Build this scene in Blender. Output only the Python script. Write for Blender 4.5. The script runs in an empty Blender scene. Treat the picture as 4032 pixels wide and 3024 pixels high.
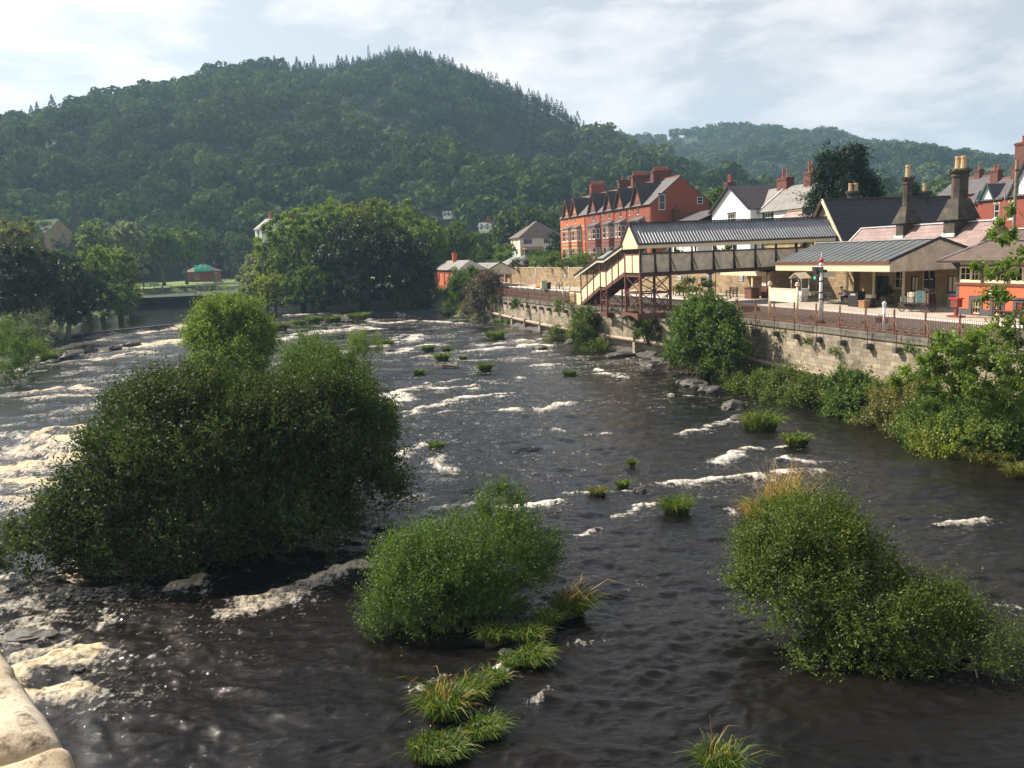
import bpy, bmesh, math, random
import numpy as np
from mathutils import Matrix, Vector
SC = bpy.context.scene
COL = SC.collection
# ------------------------------------------------------------------ camera
F = 3300.0; CX, CY = 2016.0, 1512.0; EYE = 10.4; ROLL = 0.04
PITCH = math.atan(504/3300.0)
_fw = np.array([0, math.cos(PITCH), -math.sin(PITCH)]); _r0 = np.array([1., 0, 0]); _u0 = np.cross(_r0, _fw)
RGT = math.cos(ROLL)*_r0-math.sin(ROLL)*_u0
UPV = math.sin(ROLL)*_r0+math.cos(ROLL)*_u0
CAMP = np.array([0, 0, EYE])
cam = bpy.data.cameras.new('camera'); camo = bpy.data.objects.new('camera', cam); COL.objects.link(camo)
cam.sensor_fit = 'HORIZONTAL'; cam.sensor_width = 36.0; cam.lens = 36.0*F/4032.0
cam.clip_start = 0.1; cam.clip_end = 12000
_m = Matrix.Identity(4)
for i in range(3):
    _m[i][0] = RGT[i]; _m[i][1] = UPV[i]; _m[i][2] = -_fw[i]; _m[i][3] = CAMP[i]
camo.matrix_world = _m
SC.camera = camo
# ------------------------------------------------------------------ light
SUN_H, SUN_E = -62.0, 41.0           # heading from +Y clockwise, elevation
EXPOSURE = 0.95
sd = np.array([math.sin(math.radians(SUN_H))*math.cos(math.radians(SUN_E)), math.cos(math.radians(SUN_H))*math.cos(math.radians(SUN_E)), math.sin(math.radians(SUN_E))])
sl = bpy.data.lights.new('sun', 'SUN'); sl.energy = 5.0; sl.angle = math.radians(0.5); sl.color = (1.0, 0.9, 0.76)
so = bpy.data.objects.new('sun', sl); COL.objects.link(so)
so.rotation_euler = Vector(-sd).to_track_quat('-Z', 'Y').to_euler()
SC.view_settings.view_transform = 'Standard'; SC.view_settings.look = 'None'
SC.view_settings.exposure = EXPOSURE; SC.view_settings.gamma = 1.0
W = bpy.data.worlds.new('World'); SC.world = W; W.use_nodes = True
_nt = W.node_tree; _nt.nodes.clear()
def _n(nt, t, **kw):
    n = nt.nodes.new(t)
    for k, v in kw.items():
        if k == 'i':
            for a, b in v.items(): n.inputs[a].default_value = b
        else: setattr(n, k, v)
    return n
def ramp(nt, stops, fac=None, interp='LINEAR'):
    r = _n(nt, 'ShaderNodeValToRGB'); cr = r.color_ramp; cr.interpolation = interp
    while len(cr.elements) < len(stops): cr.elements.new(0.5)
    for e, (p, c) in zip(cr.elements, stops):
        e.position = p; e.color = (c, c, c, 1) if isinstance(c, (int, float)) else tuple(c)+(1,)
    if fac is not None: nt.links.new(fac, r.inputs[0])
    return r
def mth(nt, op, a, b=None, clamp=False):
    m = _n(nt, 'ShaderNodeMath', operation=op, use_clamp=clamp)
    for k, x in enumerate((a, b)):
        if x is None: continue
        if isinstance(x, (int, float)): m.inputs[k].default_value = x
        else: nt.links.new(x, m.inputs[k])
    return m.outputs[0]
def mixc(nt, fac, a, b, blend='MIX'):
    m = _n(nt, 'ShaderNodeMix', data_type='RGBA', blend_type=blend)
    for k, x in ((0, fac), (6, a), (7, b)):
        if isinstance(x, (int, float)): m.inputs[k].default_value = x
        elif isinstance(x, tuple): m.inputs[k].default_value = x if len(x) == 4 else x+(1,)
        else: nt.links.new(x, m.inputs[k])
    return m.outputs[2]
sky = _n(_nt, 'ShaderNodeTexSky', sky_type='NISHITA', sun_disc=False)
sky.sun_elevation = math.radians(SUN_E); sky.sun_rotation = math.radians(SUN_H)
sky.air_density = 1.0; sky.dust_density = 2.5; sky.ozone_density = 1.0
tc = _n(_nt, 'ShaderNodeTexCoord'); sep = _n(_nt, 'ShaderNodeSeparateXYZ'); _nt.links.new(tc.outputs['Generated'], sep.inputs[0])
zc = mth(_nt, 'ADD', mth(_nt, 'MAXIMUM', sep.outputs[2], 0.0), 0.22)
cb = _n(_nt, 'ShaderNodeCombineXYZ')
_nt.links.new(mth(_nt, 'DIVIDE', sep.outputs[0], zc), cb.inputs[0]); _nt.links.new(mth(_nt, 'DIVIDE', sep.outputs[1], zc), cb.inputs[1])
_nt.links.new(sep.outputs[2], cb.inputs[2])
cn = _n(_nt, 'ShaderNodeTexNoise', i={'Scale': 2.1, 'Detail': 8.0, 'Roughness': 0.6, 'Distortion': 0.15})
_nt.links.new(cb.outputs[0], cn.inputs['Vector'])
cmask = ramp(_nt, [(0.44, 0.0), (0.53, 0.5), (0.64, 0.95)], cn.outputs['Fac'])
# bluish haze brightening the sky towards the horizon, then the clouds
hz = ramp(_nt, [(0.0, 0.92), (0.28, 0.7), (0.6, 0.0)], sep.outputs[2])
hi = ramp(_nt, [(0.30, 1.0), (0.75, 0.42)], sep.outputs[2])
c1 = mixc(_nt, hz.outputs[0], sky.outputs[0], (10.8, 11.0, 11.5))
c2 = mixc(_nt, mth(_nt, 'MULTIPLY', cmask.outputs[0], hi.outputs[0]), c1, (15.0, 14.3, 13.9))
sdv = _n(_nt, 'ShaderNodeVectorMath', operation='DOT_PRODUCT'); _nt.links.new(tc.outputs['Generated'], sdv.inputs[0]); sdv.inputs[1].default_value = (math.sin(math.radians(SUN_H)), math.cos(math.radians(SUN_H)), 0)
c2 = mixc(_nt, 1.0, c2, ramp(_nt, [(0.0, (.80, .785, .80)), (0.45, (.84, .825, .835)), (0.95, (1.0, 1.0, 1.0))], sdv.outputs['Value']).outputs[0], 'MULTIPLY')
bg = _n(_nt, 'ShaderNodeBackground', i={'Strength': 0.05}); _nt.links.new(c2, bg.inputs[0])
wo = _n(_nt, 'ShaderNodeOutputWorld'); _nt.links.new(bg.outputs[0], wo.inputs[0])
# ------------------------------------------------------------------ frames: photo pixel -> point in the place
def ray(u, v):
    d = RGT*(u-CX)+UPV*(CY-v)+_fw*F
    return d/np.linalg.norm(d)
HT = math.radians(-14.7)
AX = np.array([math.sin(HT), math.cos(HT), 0]); BX = np.array([AX[1], -AX[0], 0])   # along the railway, away from the river
RZ = math.atan2(-AX[1], -AX[0])
def pz(u, v, z): d = ray(u, v); return CAMP+d*((z-EYE)/d[2])
def py(u, v, y): d = ray(u, v); return CAMP+d*(y/d[1])
def pb(u, v, b): d = ray(u, v); return CAMP+d*(b/(d@BX))
def PAB(a, b, z): return AX*a+BX*b+np.array([0, 0, z])
def fu(x, y): return x*1.82278, y*1.82278
def r6(x, y): return x*.48216, 700+y*.48216
def r7(x, y): return 2600+x*.6474, 1200+y*.6474
def r3(x, y): return 2200+x*.36166, 900+y*.36174
def r4(x, y): return 2900+x*.27125, 900+y*.27125
def r5(x, y): return 3450+x*.2712, 900+y*.2712
def q3(x, y): return x*.72333, 1200+y*.72333
def q4(x, y): return 1200+x*.7376, 1800+y*.7376
def q5(x, y): return 2600+x*.73776, 1800+y*.73776
def q6(x, y): return x*.43644, 2300+y*.43644
def q7(x, y): return 1000+x*.72333, 1150+y*.72333
def w3(x, y): return 3500+x*.42189, 1200+y*.42189
def w4(x, y): return 1700+x*.27125, 900+y*.27125
# ------------------------------------------------------------------ noise
def _h(ix, iy, iz, s):
    n = (ix.astype(np.int64)*374761393+iy.astype(np.int64)*668265263+iz.astype(np.int64)*2147483647+s*974634777) & 0xffffffff
    n = ((n ^ (n >> 13))*1274126177) & 0xffffffff
    n = (n ^ (n >> 16)) & 0xffffff
    return n/float(0xffffff)
def vn(x, y, z=None, s=0):
    """value noise, 0..1"""
    x = np.asarray(x, float); y = np.asarray(y, float); z = np.zeros_like(x) if z is None else np.asarray(z, float)
    ix, iy, iz = np.floor(x), np.floor(y), np.floor(z); fx, fy, fz = x-ix, y-iy, z-iz
    fx = fx*fx*(3-2*fx); fy = fy*fy*(3-2*fy); fz = fz*fz*(3-2*fz)
    r = 0
    for dx in (0, 1):
        for dy in (0, 1):
            for dz in (0, 1):
                r = r+_h(ix+dx, iy+dy, iz+dz, s)*(fx if dx else 1-fx)*(fy if dy else 1-fy)*(fz if dz else 1-fz)
    return r
def fbm(x, y, z=None, s=0, o=3):
    r = 0; t = 0; k = 1.0
    for i in range(o):
        r = r+vn(np.asarray(x)*k, np.asarray(y)*k, None if z is None else np.asarray(z)*k, s+i)/k; t += 1/k; k *= 2
    return r/t
def sstep(a, b, x): t = np.clip((x-a)/(b-a), 0, 1); return t*t*(3-2*t)
# ------------------------------------------------------------------ things, parts
def tag(o, label=None, cat=None, group=None, kind=None):
    for k, v in (('label', label), ('category', cat), ('group', group), ('kind', kind)):
        if v: o[k] = v
    return o
def thing(name, label, cat, loc=(0, 0, 0), rz=0.0, group=None):
    o = bpy.data.objects.new(name, None); COL.objects.link(o); o.empty_display_size = 0.3
    o.location = tuple(float(t) for t in loc); o.rotation_euler = (0, 0, rz)
    return tag(o, label, cat, group)
def fr(name, label, cat, a, b, z, group=None):
    """a thing whose local x runs along the railway towards the viewer, y away from the river"""
    return thing(name, label, cat, PAB(a, b, z), RZ, group)
def meshobj(name, me, mats, parent=None, label=None):
    o = bpy.data.objects.new(name, me); COL.objects.link(o)
    for m in (mats if isinstance(mats, (list, tuple)) else [mats]): me.materials.append(m)
    if parent is not None: o.parent = parent
    if label: o['label'] = label
    return o
def dup(root, loc=None, rz=None, label=None, group=None, scale=None):
    r = root.copy(); COL.objects.link(r)
    if loc is not None: r.location = tuple(float(t) for t in loc)
    if rz is not None: r.rotation_euler = (0, 0, rz)
    if scale is not None: r.scale = (scale,)*3 if isinstance(scale, (int, float)) else scale
    if label: r['label'] = label
    if group: r['group'] = group
    for ch in list(root.children):
        c = ch.copy(); COL.objects.link(c); c.parent = r
        for g in list(ch.children):
            d = g.copy(); COL.objects.link(d); d.parent = c
    return r
def V3(*a): return np.array(a, float)
def unit(v): v = np.asarray(v, float); return v/(np.linalg.norm(v)+1e-12)
class MB:
    def __init__(s): s.v = []; s.f = []; s.m = []
    def poly(s, pts, m=0):
        k = len(s.v); s.v += [tuple(float(c) for c in p) for p in pts]; s.f.append(tuple(range(k, k+len(pts)))); s.m.append(m); return s
    def prism(s, pts, vec, m=0):
        k = len(s.v); n = len(pts); vec = np.asarray(vec, float)
        s.v += [tuple(float(c) for c in p) for p in pts]+[tuple(float(c) for c in np.asarray(p, float)+vec) for p in pts]
        s.f.append(tuple(range(k, k+n))[::-1]); s.f.append(tuple(range(k+n, k+2*n)))
        for i in range(n): j = (i+1) % n; s.f.append((k+i, k+j, k+n+j, k+n+i))
        s.m += [m]*(n+2); return s
    def box(s, x0, x1, y0, y1, z0, z1, m=0):
        return s.prism([(x0, y0, z0), (x1, y0, z0), (x1, y1, z0), (x0, y1, z0)], (0, 0, z1-z0), m)
    def beam(s, p, q, w, h, m=0, up=(0, 0, 1)):
        p = np.asarray(p, float); q = np.asarray(q, float); d = unit(q-p); u = np.asarray(up, float)
        if abs(d@u) > .98: u = np.array([1., 0, 0])
        sd_ = unit(np.cross(d, u))*w/2; uu = unit(np.cross(sd_, d))*h/2
        return s.prism([p-sd_-uu, p+sd_-uu, p+sd_+uu, p-sd_+uu], q-p, m)
    def tube(s, p, q, r0, r1=None, n=8, m=0, caps=True):
        r1 = r0 if r1 is None else r1
        p = np.asarray(p, float); q = np.asarray(q, float); d = unit(q-p); u = np.array([0, 0, 1.]) if abs(d[2]) < .95 else np.array([1., 0, 0])
        a = unit(np.cross(d, u)); b = np.cross(d, a); k = len(s.v)
        for c, r in ((p, r0), (q, r1)):
            for i in range(n):
                t = 2*math.pi*i/n; s.v.append(tuple(c+(a*math.cos(t)+b*math.sin(t))*r))
        for i in range(n): j = (i+1) % n; s.f.append((k+i, k+j, k+n+j, k+n+i)); s.m.append(m)
        if caps: s.f.append(tuple(range(k, k+n))[::-1]); s.f.append(tuple(range(k+n, k+2*n))); s.m += [m, m]
        return s
    def path(s, pts, rs, n=6, m=0):
        """a bent tapering tube"""
        pts = [np.asarray(p, float) for p in pts]; k0 = len(s.v); L = len(pts)
        for i, p in enumerate(pts):
            d = unit(pts[min(i+1, L-1)]-pts[max(i-1, 0)]); u = np.array([0, 0, 1.]) if abs(d[2]) < .9 else np.array([1., 0, 0])
            a = unit(np.cross(d, u)); b = np.cross(d, a)
            for j in range(n): t = 2*math.pi*j/n; s.v.append(tuple(p+(a*math.cos(t)+b*math.sin(t))*rs[i]))
        for i in range(L-1):
            for j in range(n):
                jj = (j+1) % n; s.f.append((k0+i*n+j, k0+i*n+jj, k0+(i+1)*n+jj, k0+(i+1)*n+j)); s.m.append(m)
        s.f.append(tuple(range(k0, k0+n))[::-1]); s.f.append(tuple(range(k0+(L-1)*n, k0+L*n))); s.m += [m, m]
        return s
    def lathe(s, c, prof, n=12, m=0):
        c = np.asarray(c, float); k = len(s.v)
        for r, z in prof:
            for i in range(n): t = 2*math.pi*i/n; s.v.append((c[0]+r*math.cos(t), c[1]+r*math.sin(t), c[2]+z))
        for a in range(len(prof)-1):
            for i in range(n): j = (i+1) % n; s.f.append((k+a*n+i, k+a*n+j, k+(a+1)*n+j, k+(a+1)*n+i)); s.m.append(m)
        s.f.append(tuple(range(k, k+n))[::-1]); e = k+(len(prof)-1)*n; s.f.append(tuple(range(e, e+n))); s.m += [m, m]
        return s
    def build(s, name, mats, parent=None, smooth=False, label=None):
        me = bpy.data.meshes.new(name); me.from_pydata(s.v, [], s.f); me.polygons.foreach_set('material_index', s.m)
        if smooth: me.polygons.foreach_set('use_smooth', [True]*len(s.f))
        me.update(); return meshobj(name, me, mats, parent, label)
def npmesh(name, verts, faces_n, nv, mats, parent=None, smooth=False, attrs=None, pattrs=None):
    """verts (N,3), faces (M,nv) as numpy arrays"""
    me = bpy.data.meshes.new(name); M = len(faces_n)
    me.vertices.add(len(verts)); me.vertices.foreach_set('co', np.ascontiguousarray(verts, np.float32).ravel())
    me.loops.add(M*nv); me.loops.foreach_set('vertex_index', np.ascontiguousarray(faces_n, np.int32).ravel())
    me.polygons.add(M); me.polygons.foreach_set('loop_start', np.arange(0, M*nv, nv, dtype=np.int32))
    if smooth: me.polygons.foreach_set('use_smooth', np.ones(M, bool))
    me.update(calc_edges=True)
    for k, a in (attrs or {}).items():
        t = me.attributes.new(k, 'FLOAT', 'POINT'); t.data.foreach_set('value', np.ascontiguousarray(a, np.float32))
    for k, a in (pattrs or {}).items():
        t = me.attributes.new(k, 'FLOAT', 'FACE'); t.data.foreach_set('value', np.ascontiguousarray(a, np.float32))
    return meshobj(name, me, mats, parent)
def gridmesh(name, P, mats, parent=None, smooth=True, attrs=None):
    """P (r,c,3)"""
    r, c = P.shape[:2]; i = np.arange(r*c).reshape(r, c)
    f = np.stack([i[:-1, :-1], i[:-1, 1:], i[1:, 1:], i[1:, :-1]], -1).reshape(-1, 4)
    return npmesh(name, P.reshape(-1, 3), f, 4, mats, parent, smooth, attrs)
# ------------------------------------------------------------------ materials
MATS = {}
def newmat(name):
    m = bpy.data.materials.new(name); m.use_nodes = True; nt = m.node_tree; nt.nodes.clear()
    out = _n(nt, 'ShaderNodeOutputMaterial'); p = _n(nt, 'ShaderNodeBsdfPrincipled'); nt.links.new(p.outputs[0], out.inputs[0])
    MATS[name] = m; return m, nt, p, out
def bump(nt, p, h, strength=0.3, dist=0.02):
    b = _n(nt, 'ShaderNodeBump', i={'Strength': strength, 'Distance': dist}); nt.links.new(h, b.inputs['Height']); nt.links.new(b.outputs[0], p.inputs['Normal'])
def ocoord(nt): return _n(nt, 'ShaderNodeTexCoord').outputs['Object']
def noise(nt, vec, scale, detail=4.0, rough=0.55):
    n = _n(nt, 'ShaderNodeTexNoise', i={'Scale': scale, 'Detail': detail, 'Roughness': rough}); nt.links.new(vec, n.inputs['Vector']); return n.outputs['Fac']
def wallvec(nt):
    """(along the wall, up): picks x or y by which way the face looks"""
    t = _n(nt, 'ShaderNodeTexCoord'); so_ = _n(nt, 'ShaderNodeSeparateXYZ'); sn = _n(nt, 'ShaderNodeSeparateXYZ')
    nt.links.new(t.outputs['Object'], so_.inputs[0]); nt.links.new(t.outputs['Normal'], sn.inputs[0])
    g = mth(nt, 'GREATER_THAN', mth(nt, 'ABSOLUTE', sn.outputs[0]), mth(nt, 'ABSOLUTE', sn.outputs[1]))
    h = mth(nt, 'ADD', mth(nt, 'MULTIPLY', so_.outputs[1], g), mth(nt, 'MULTIPLY', so_.outputs[0], mth(nt, 'SUBTRACT', 1.0, g)))
    c = _n(nt, 'ShaderNodeCombineXYZ'); nt.links.new(h, c.inputs[0]); nt.links.new(so_.outputs[2], c.inputs[1]); return c.outputs[0]
def plain(name, col, rough=0.6, var=0.15, scale=2.0, metal=0.0, bumpk=0.0):
    m, nt, p, out = newmat(name); o = ocoord(nt); n = noise(nt, o, scale, 6)
    lo = tuple(c*(1-var) for c in col); hi = tuple(min(1, c*(1+var)) for c in col)
    r = ramp(nt, [(0.3, lo), (0.7, hi)], n); nt.links.new(r.outputs[0], p.inputs['Base Color'])
    p.inputs['Roughness'].default_value = rough; p.inputs['Metallic'].default_value = metal
    if bumpk: bump(nt, p, n, bumpk)
    return m
def brickmat(name, c1, c2, mortar, w=0.225, h=0.075, msize=0.08, var=0.5, stain=(0.1, 0.09, 0.08), stk=0.35, rough=0.85, bk=0.25, off=0.5, sscale=0.8):
    m, nt, p, out = newmat(name); v = wallvec(nt)
    if h > .22:
        wn_ = _n(nt, 'ShaderNodeTexNoise', i={'Scale': .9, 'Detail': 2.0}); nt.links.new(v, wn_.inputs['Vector']); va = _n(nt, 'ShaderNodeVectorMath', operation='MULTIPLY_ADD'); nt.links.new(wn_.outputs['Color'], va.inputs[0]); va.inputs[1].default_value = (w*.7, h*.5, 0); nt.links.new(v, va.inputs[2]); v = va.outputs[0]
    b = _n(nt, 'ShaderNodeTexBrick', offset=off, i={'Color1': c1+(1,), 'Color2': c2+(1,), 'Mortar': mortar+(1,), 'Scale': 1.0, 'Mortar Size': h*msize, 'Mortar Smooth': 0.3, 'Bias': 0.0, 'Brick Width': w, 'Row Height': h})
    nt.links.new(v, b.inputs['Vector'])
    o = ocoord(nt); n1 = noise(nt, o, sscale, 6, 0.6); n2 = noise(nt, o, 3.7, 3)
    c = mixc(nt, mth(nt, 'MULTIPLY', ramp(nt, [(0.45, 0.0), (0.72, 1.0)], n1).outputs[0], stk), b.outputs['Color'], stain)
    if name == 'river_wall_stone':
        mpw = _n(nt, 'ShaderNodeMapping'); mpw.inputs['Scale'].default_value = (1.1, 1.1, .16); nt.links.new(o, mpw.inputs[0]); c = mixc(nt, ramp(nt, [(0.52, 0.0), (0.68, 0.6)], noise(nt, mpw.outputs[0], 1.0, 6, .65)).outputs[0], c, (0.075, 0.065, 0.05)); c = mixc(nt, ramp(nt, [(0.62, 0.0), (0.75, 0.6)], noise(nt, o, .8, 5, .6)).outputs[0], c, (0.5, 0.46, 0.38))
    c = mixc(nt, mth(nt, 'MULTIPLY', n2, var*0.6), c, mixc(nt, 1.0, c, (0.55, 0.5, 0.45), 'MULTIPLY'))
    nt.links.new(c, p.inputs['Base Color']); p.inputs['Roughness'].default_value = rough
    bump(nt, p, mth(nt, 'SUBTRACT', 1.0, b.outputs['Fac']), bk, 0.02)
    return m
def leafmat(name, c1, c2, trans=0.35, gloss=0.03, dead=None):
    m, nt, p, out = newmat(name); nt.nodes.remove(p)
    a = _n(nt, 'ShaderNodeAttribute', attribute_name='rnd'); oi = _n(nt, 'ShaderNodeObjectInfo')
    stops = [(0.0, c1), (0.85, c2)]
    if dead: stops = [(0.0, c1), (0.88, c2), (0.995, dead)]
    col = ramp(nt, stops, a.outputs['Fac']).outputs[0]
    col = mixc(nt, mth(nt, 'MULTIPLY', oi.outputs['Random'], 0.3), col, mixc(nt, 1.0, col, (1.25, 1.1, 0.7), 'MULTIPLY'))
    d = _n(nt, 'ShaderNodeBsdfDiffuse'); t = _n(nt, 'ShaderNodeBsdfTranslucent'); g = _n(nt, 'ShaderNodeBsdfGlossy', i={'Roughness': 0.5, 'Color': (1, 1, 1, 1)})
    nt.links.new(col, d.inputs[0]); nt.links.new(mixc(nt, 1.0, col, (1.25, 1.35, 0.6), 'MULTIPLY'), t.inputs[0])
    m1 = _n(nt, 'ShaderNodeMixShader', i={0: trans}); m2 = _n(nt, 'ShaderNodeMixShader', i={0: gloss})
    nt.links.new(d.outputs[0], m1.inputs[1]); nt.links.new(t.outputs[0], m1.inputs[2]); nt.links.new(m1.outputs[0], m2.inputs[1]); nt.links.new(g.outputs[0], m2.inputs[2])
    nt.links.new(m2.outputs[0], out.inputs[0]); return m
RED = brickmat('red_brick', (0.35, 0.07, 0.032), (0.25, 0.045, 0.022), (0.26, 0.12, 0.08), stk=0.3)
STACK = brickmat('stack_brick', (0.17, 0.042, 0.026), (0.12, 0.033, 0.022), (0.12, 0.065, 0.05), stk=0.45)
ORANGE = brickmat('orange_brick', (0.55, 0.145, 0.045), (0.46, 0.11, 0.04), (0.42, 0.2, 0.1), stk=0.15)
ORANGE2 = brickmat('signal_brick', (0.62, 0.14, 0.05), (0.54, 0.11, 0.04), (0.6, 0.22, 0.12), stk=0.1)
BLUEBRICK = brickmat('blue_brick', (0.09, 0.085, 0.095), (0.06, 0.055, 0.065), (0.12, 0.11, 0.1))
RIVERSTONE = brickmat('river_wall_stone', (0.47, 0.40, 0.29), (0.26, 0.22, 0.155), (0.17, 0.14, 0.10), w=0.62, h=0.3, msize=0.05, var=0.9, stain=(0.09, 0.075, 0.055), stk=0.75, bk=0.6, sscale=0.5)
BACKSTONE = brickmat('platform_wall_stone', (0.46, 0.34, 0.19), (0.27, 0.19, 0.11), (0.2, 0.15, 0.1), w=0.55, h=0.24, msize=0.06, var=0.8, stain=(0.13, 0.1, 0.07), stk=0.6, bk=0.5)
ASHLAR = brickmat('station_ashlar', (0.44, 0.33, 0.17), (0.33, 0.235, 0.115), (0.22, 0.16, 0.09), w=0.7, h=0.32, msize=0.03, var=0.5, stain=(0.16, 0.11, 0.06), stk=0.5)
SOOT = brickmat('sooty_stone', (0.065, 0.056, 0.043), (0.028, 0.026, 0.023), (0.02, 0.02, 0.02), w=0.5, h=0.42, msize=0.04, var=0.8, stain=(0.2, 0.15, 0.08), stk=0.45, sscale=1.4)
COPING = brickmat('dark_coping_stone', (0.17, 0.15, 0.12), (0.10, 0.09, 0.075), (0.05, 0.045, 0.04), w=0.9, h=0.6, msize=0.04, var=0.7, stain=(0.3, 0.27, 0.2), stk=0.5)
def slate(name, c1, c2, w=0.5, h=0.2, stk=0.2): return brickmat(name, c1, c2, tuple(c*.45 for c in c1), w=w, h=h, msize=0.06, var=0.5, stain=tuple(c*1.6 for c in c1), stk=stk, rough=0.55, bk=0.35)
SLATE = slate('slate_grey', (0.13, 0.12, 0.125), (0.085, 0.08, 0.085))
SLATE_DARK = slate('slate_dark', (0.07, 0.055, 0.058), (0.045, 0.036, 0.04), w=0.55, h=0.22)
SLATE_PALE = slate('slate_pale', (0.27, 0.255, 0.24), (0.19, 0.18, 0.17), w=0.7, h=0.28)
SLATE_PINK = slate('slate_pinkish', (0.34, 0.24, 0.22), (0.22, 0.145, 0.13), w=0.75, h=0.3, stk=0.1)
SLATE_BROWN = slate('tile_brown', (0.14, 0.095, 0.075), (0.10, 0.07, 0.055))
RIDGE_RED = plain('ridge_tile_red', (0.34, 0.1, 0.05), 0.8, 0.3, 4)
CREAM = plain('cream_paint', (0.78, 0.66, 0.42), 0.5, 0.07, 1.3)
CREAM_SHADED_DIRTY = plain('cream_shaded_weathered', (0.62, 0.54, 0.40), 0.6, 0.24, 1.6)  # stained cream, also dulled to paint shade on faces turned from the sun
WHITE = plain('white_paint', (0.8, 0.79, 0.76), 0.5, 0.06, 2)
LIME = plain('white_limewash', (0.80, 0.78, 0.76), 0.8, 0.05, 1.2, bumpk=0.3)
BROWN = plain('chocolate_paint', (0.14, 0.055, 0.04), 0.5, 0.25, 3)
DARKBROWN = plain('dark_brown_paint', (0.045, 0.024, 0.02), 0.5, 0.25, 3)
BLACKP = plain('black_paint', (0.018, 0.018, 0.02), 0.5, 0.3, 3)
DARKSTONE = plain('dark_dressed_stone', (0.10, 0.09, 0.085), 0.8, 0.3, 3)
BUFF = plain('buff_dressed_stone', (0.5, 0.37, 0.2), 0.8, 0.15, 3)
POT_CREAM = plain('cream_clay_pot', (0.5, 0.35, 0.19), 0.7, 0.12, 5)
POT_RED = plain('red_clay_pot', (0.36, 0.09, 0.05), 0.6, 0.2, 5)
LEAD = plain('lead_flashing', (0.55, 0.55, 0.56), 0.45, 0.15, 4)
RUST = plain('rusty_iron', (0.17, 0.07, 0.042), 0.7, 0.4, 6)
IRON = plain('dark_iron', (0.05, 0.04, 0.038), 0.5, 0.3, 6)
STEEL = plain('rail_steel', (0.3, 0.27, 0.25), 0.35, 0.2, 6, metal=0.8)
TIMBER = plain('grey_timber', (0.25, 0.2, 0.15), 0.8, 0.3, 4)
BENCHRED = plain('maroon_bench_paint', (0.2, 0.05, 0.035), 0.45, 0.2, 4)
REDPAINT = plain('red_paint', (0.5, 0.035, 0.03), 0.4, 0.1, 4)
GREENC = plain('green_canvas', (0.05, 0.36, 0.2), 0.8, 0.12, 3)
TEALC = plain('teal_canvas', (0.08, 0.5, 0.36), 0.8, 0.12, 3)
BLUEC = plain('blue_cloth', (0.16, 0.3, 0.5), 0.8, 0.2, 4)
TEALBOX = plain('teal_case', (0.05, 0.13, 0.14), 0.5, 0.2, 4)
TAN = plain('tan_leather', (0.3, 0.17, 0.08), 0.5, 0.2, 5)
GREYM = plain('grey_metal', (0.32, 0.33, 0.34), 0.4, 0.15, 4)
PIPE = plain('pipe_iron', (0.36, 0.27, 0.2), 0.6, 0.35, 2.5)
BARK = plain('bark', (0.09, 0.07, 0.05), 0.9, 0.35, 5, bumpk=0.5)
BARKL = plain('pale_bark', (0.26, 0.2, 0.13), 0.9, 0.3, 5)
ROCK = plain('wet_rock', (0.06, 0.053, 0.046), 0.65, 0.5, 2.2, bumpk=0.8)
ROCKP = plain('pale_rock', (0.33, 0.29, 0.25), 0.7, 0.35, 3, bumpk=0.6)
PLATFORM = plain('platform_paving', (0.42, 0.36, 0.29), 0.9, 0.14, 0.9)
BALLAST = plain('track_ballast', (0.15, 0.105, 0.08), 0.95, 0.5, 9, bumpk=0.6)
EARTH = plain('earth', (0.09, 0.065, 0.04), 0.95, 0.4, 1.5)
GRASSG = plain('meadow_grass', (0.14, 0.22, 0.045), 0.95, 0.25, 0.35)
FOREST = plain('woodland_floor', (0.022, 0.036, 0.014), 1.0, 0.4, 0.06)
BANKG = plain('bank_grass', (0.06, 0.085, 0.025), 1.0, 0.4, 0.5)
SKIN = plain('skin', (0.5, 0.28, 0.19), 0.5, 0.05, 8)
HAIR = plain('dark_hair', (0.03, 0.02, 0.015), 0.6, 0.2, 20)
CLOTH = {k: plain('cloth_'+k, c, 0.8, 0.12, 8) for k, c in dict(white=(0.75, 0.74, 0.72), black=(0.02, 0.02, 0.024), red=(0.5, 0.05, 0.04), navy=(0.03, 0.04, 0.1), pink=(0.65, 0.2, 0.22), grey=(0.25, 0.25, 0.26), green=(0.08, 0.2, 0.1), orange=(0.6, 0.2, 0.05)).items()}
m, nt, p, out = newmat('window_glass'); p.inputs['Base Color'].default_value = (0.018, 0.02, 0.014, 1); p.inputs['Roughness'].default_value = 0.06; GLASS = m
m, nt, p, out = newmat('curtained_glass'); p.inputs['Base Color'].default_value = (0.22, 0.21, 0.2, 1); p.inputs['Roughness'].default_value = 0.1; CURTAIN = m
# corrugated sheet: real ridges in the mesh, streaks of dirt down the sheets
CORR = plain('corrugated_sheet', (0.30, 0.30, 0.315), 0.4, 0.18, 0.8, metal=0.35)
FELT = brickmat('canopy_sheet', (0.125, 0.14, 0.145), (0.09, 0.105, 0.11), (0.07, 0.08, 0.085), w=9.0, h=0.42, msize=0.05, var=0.6, stain=(0.2, 0.2, 0.2), stk=0.4, rough=0.6, off=0.0)
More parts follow.
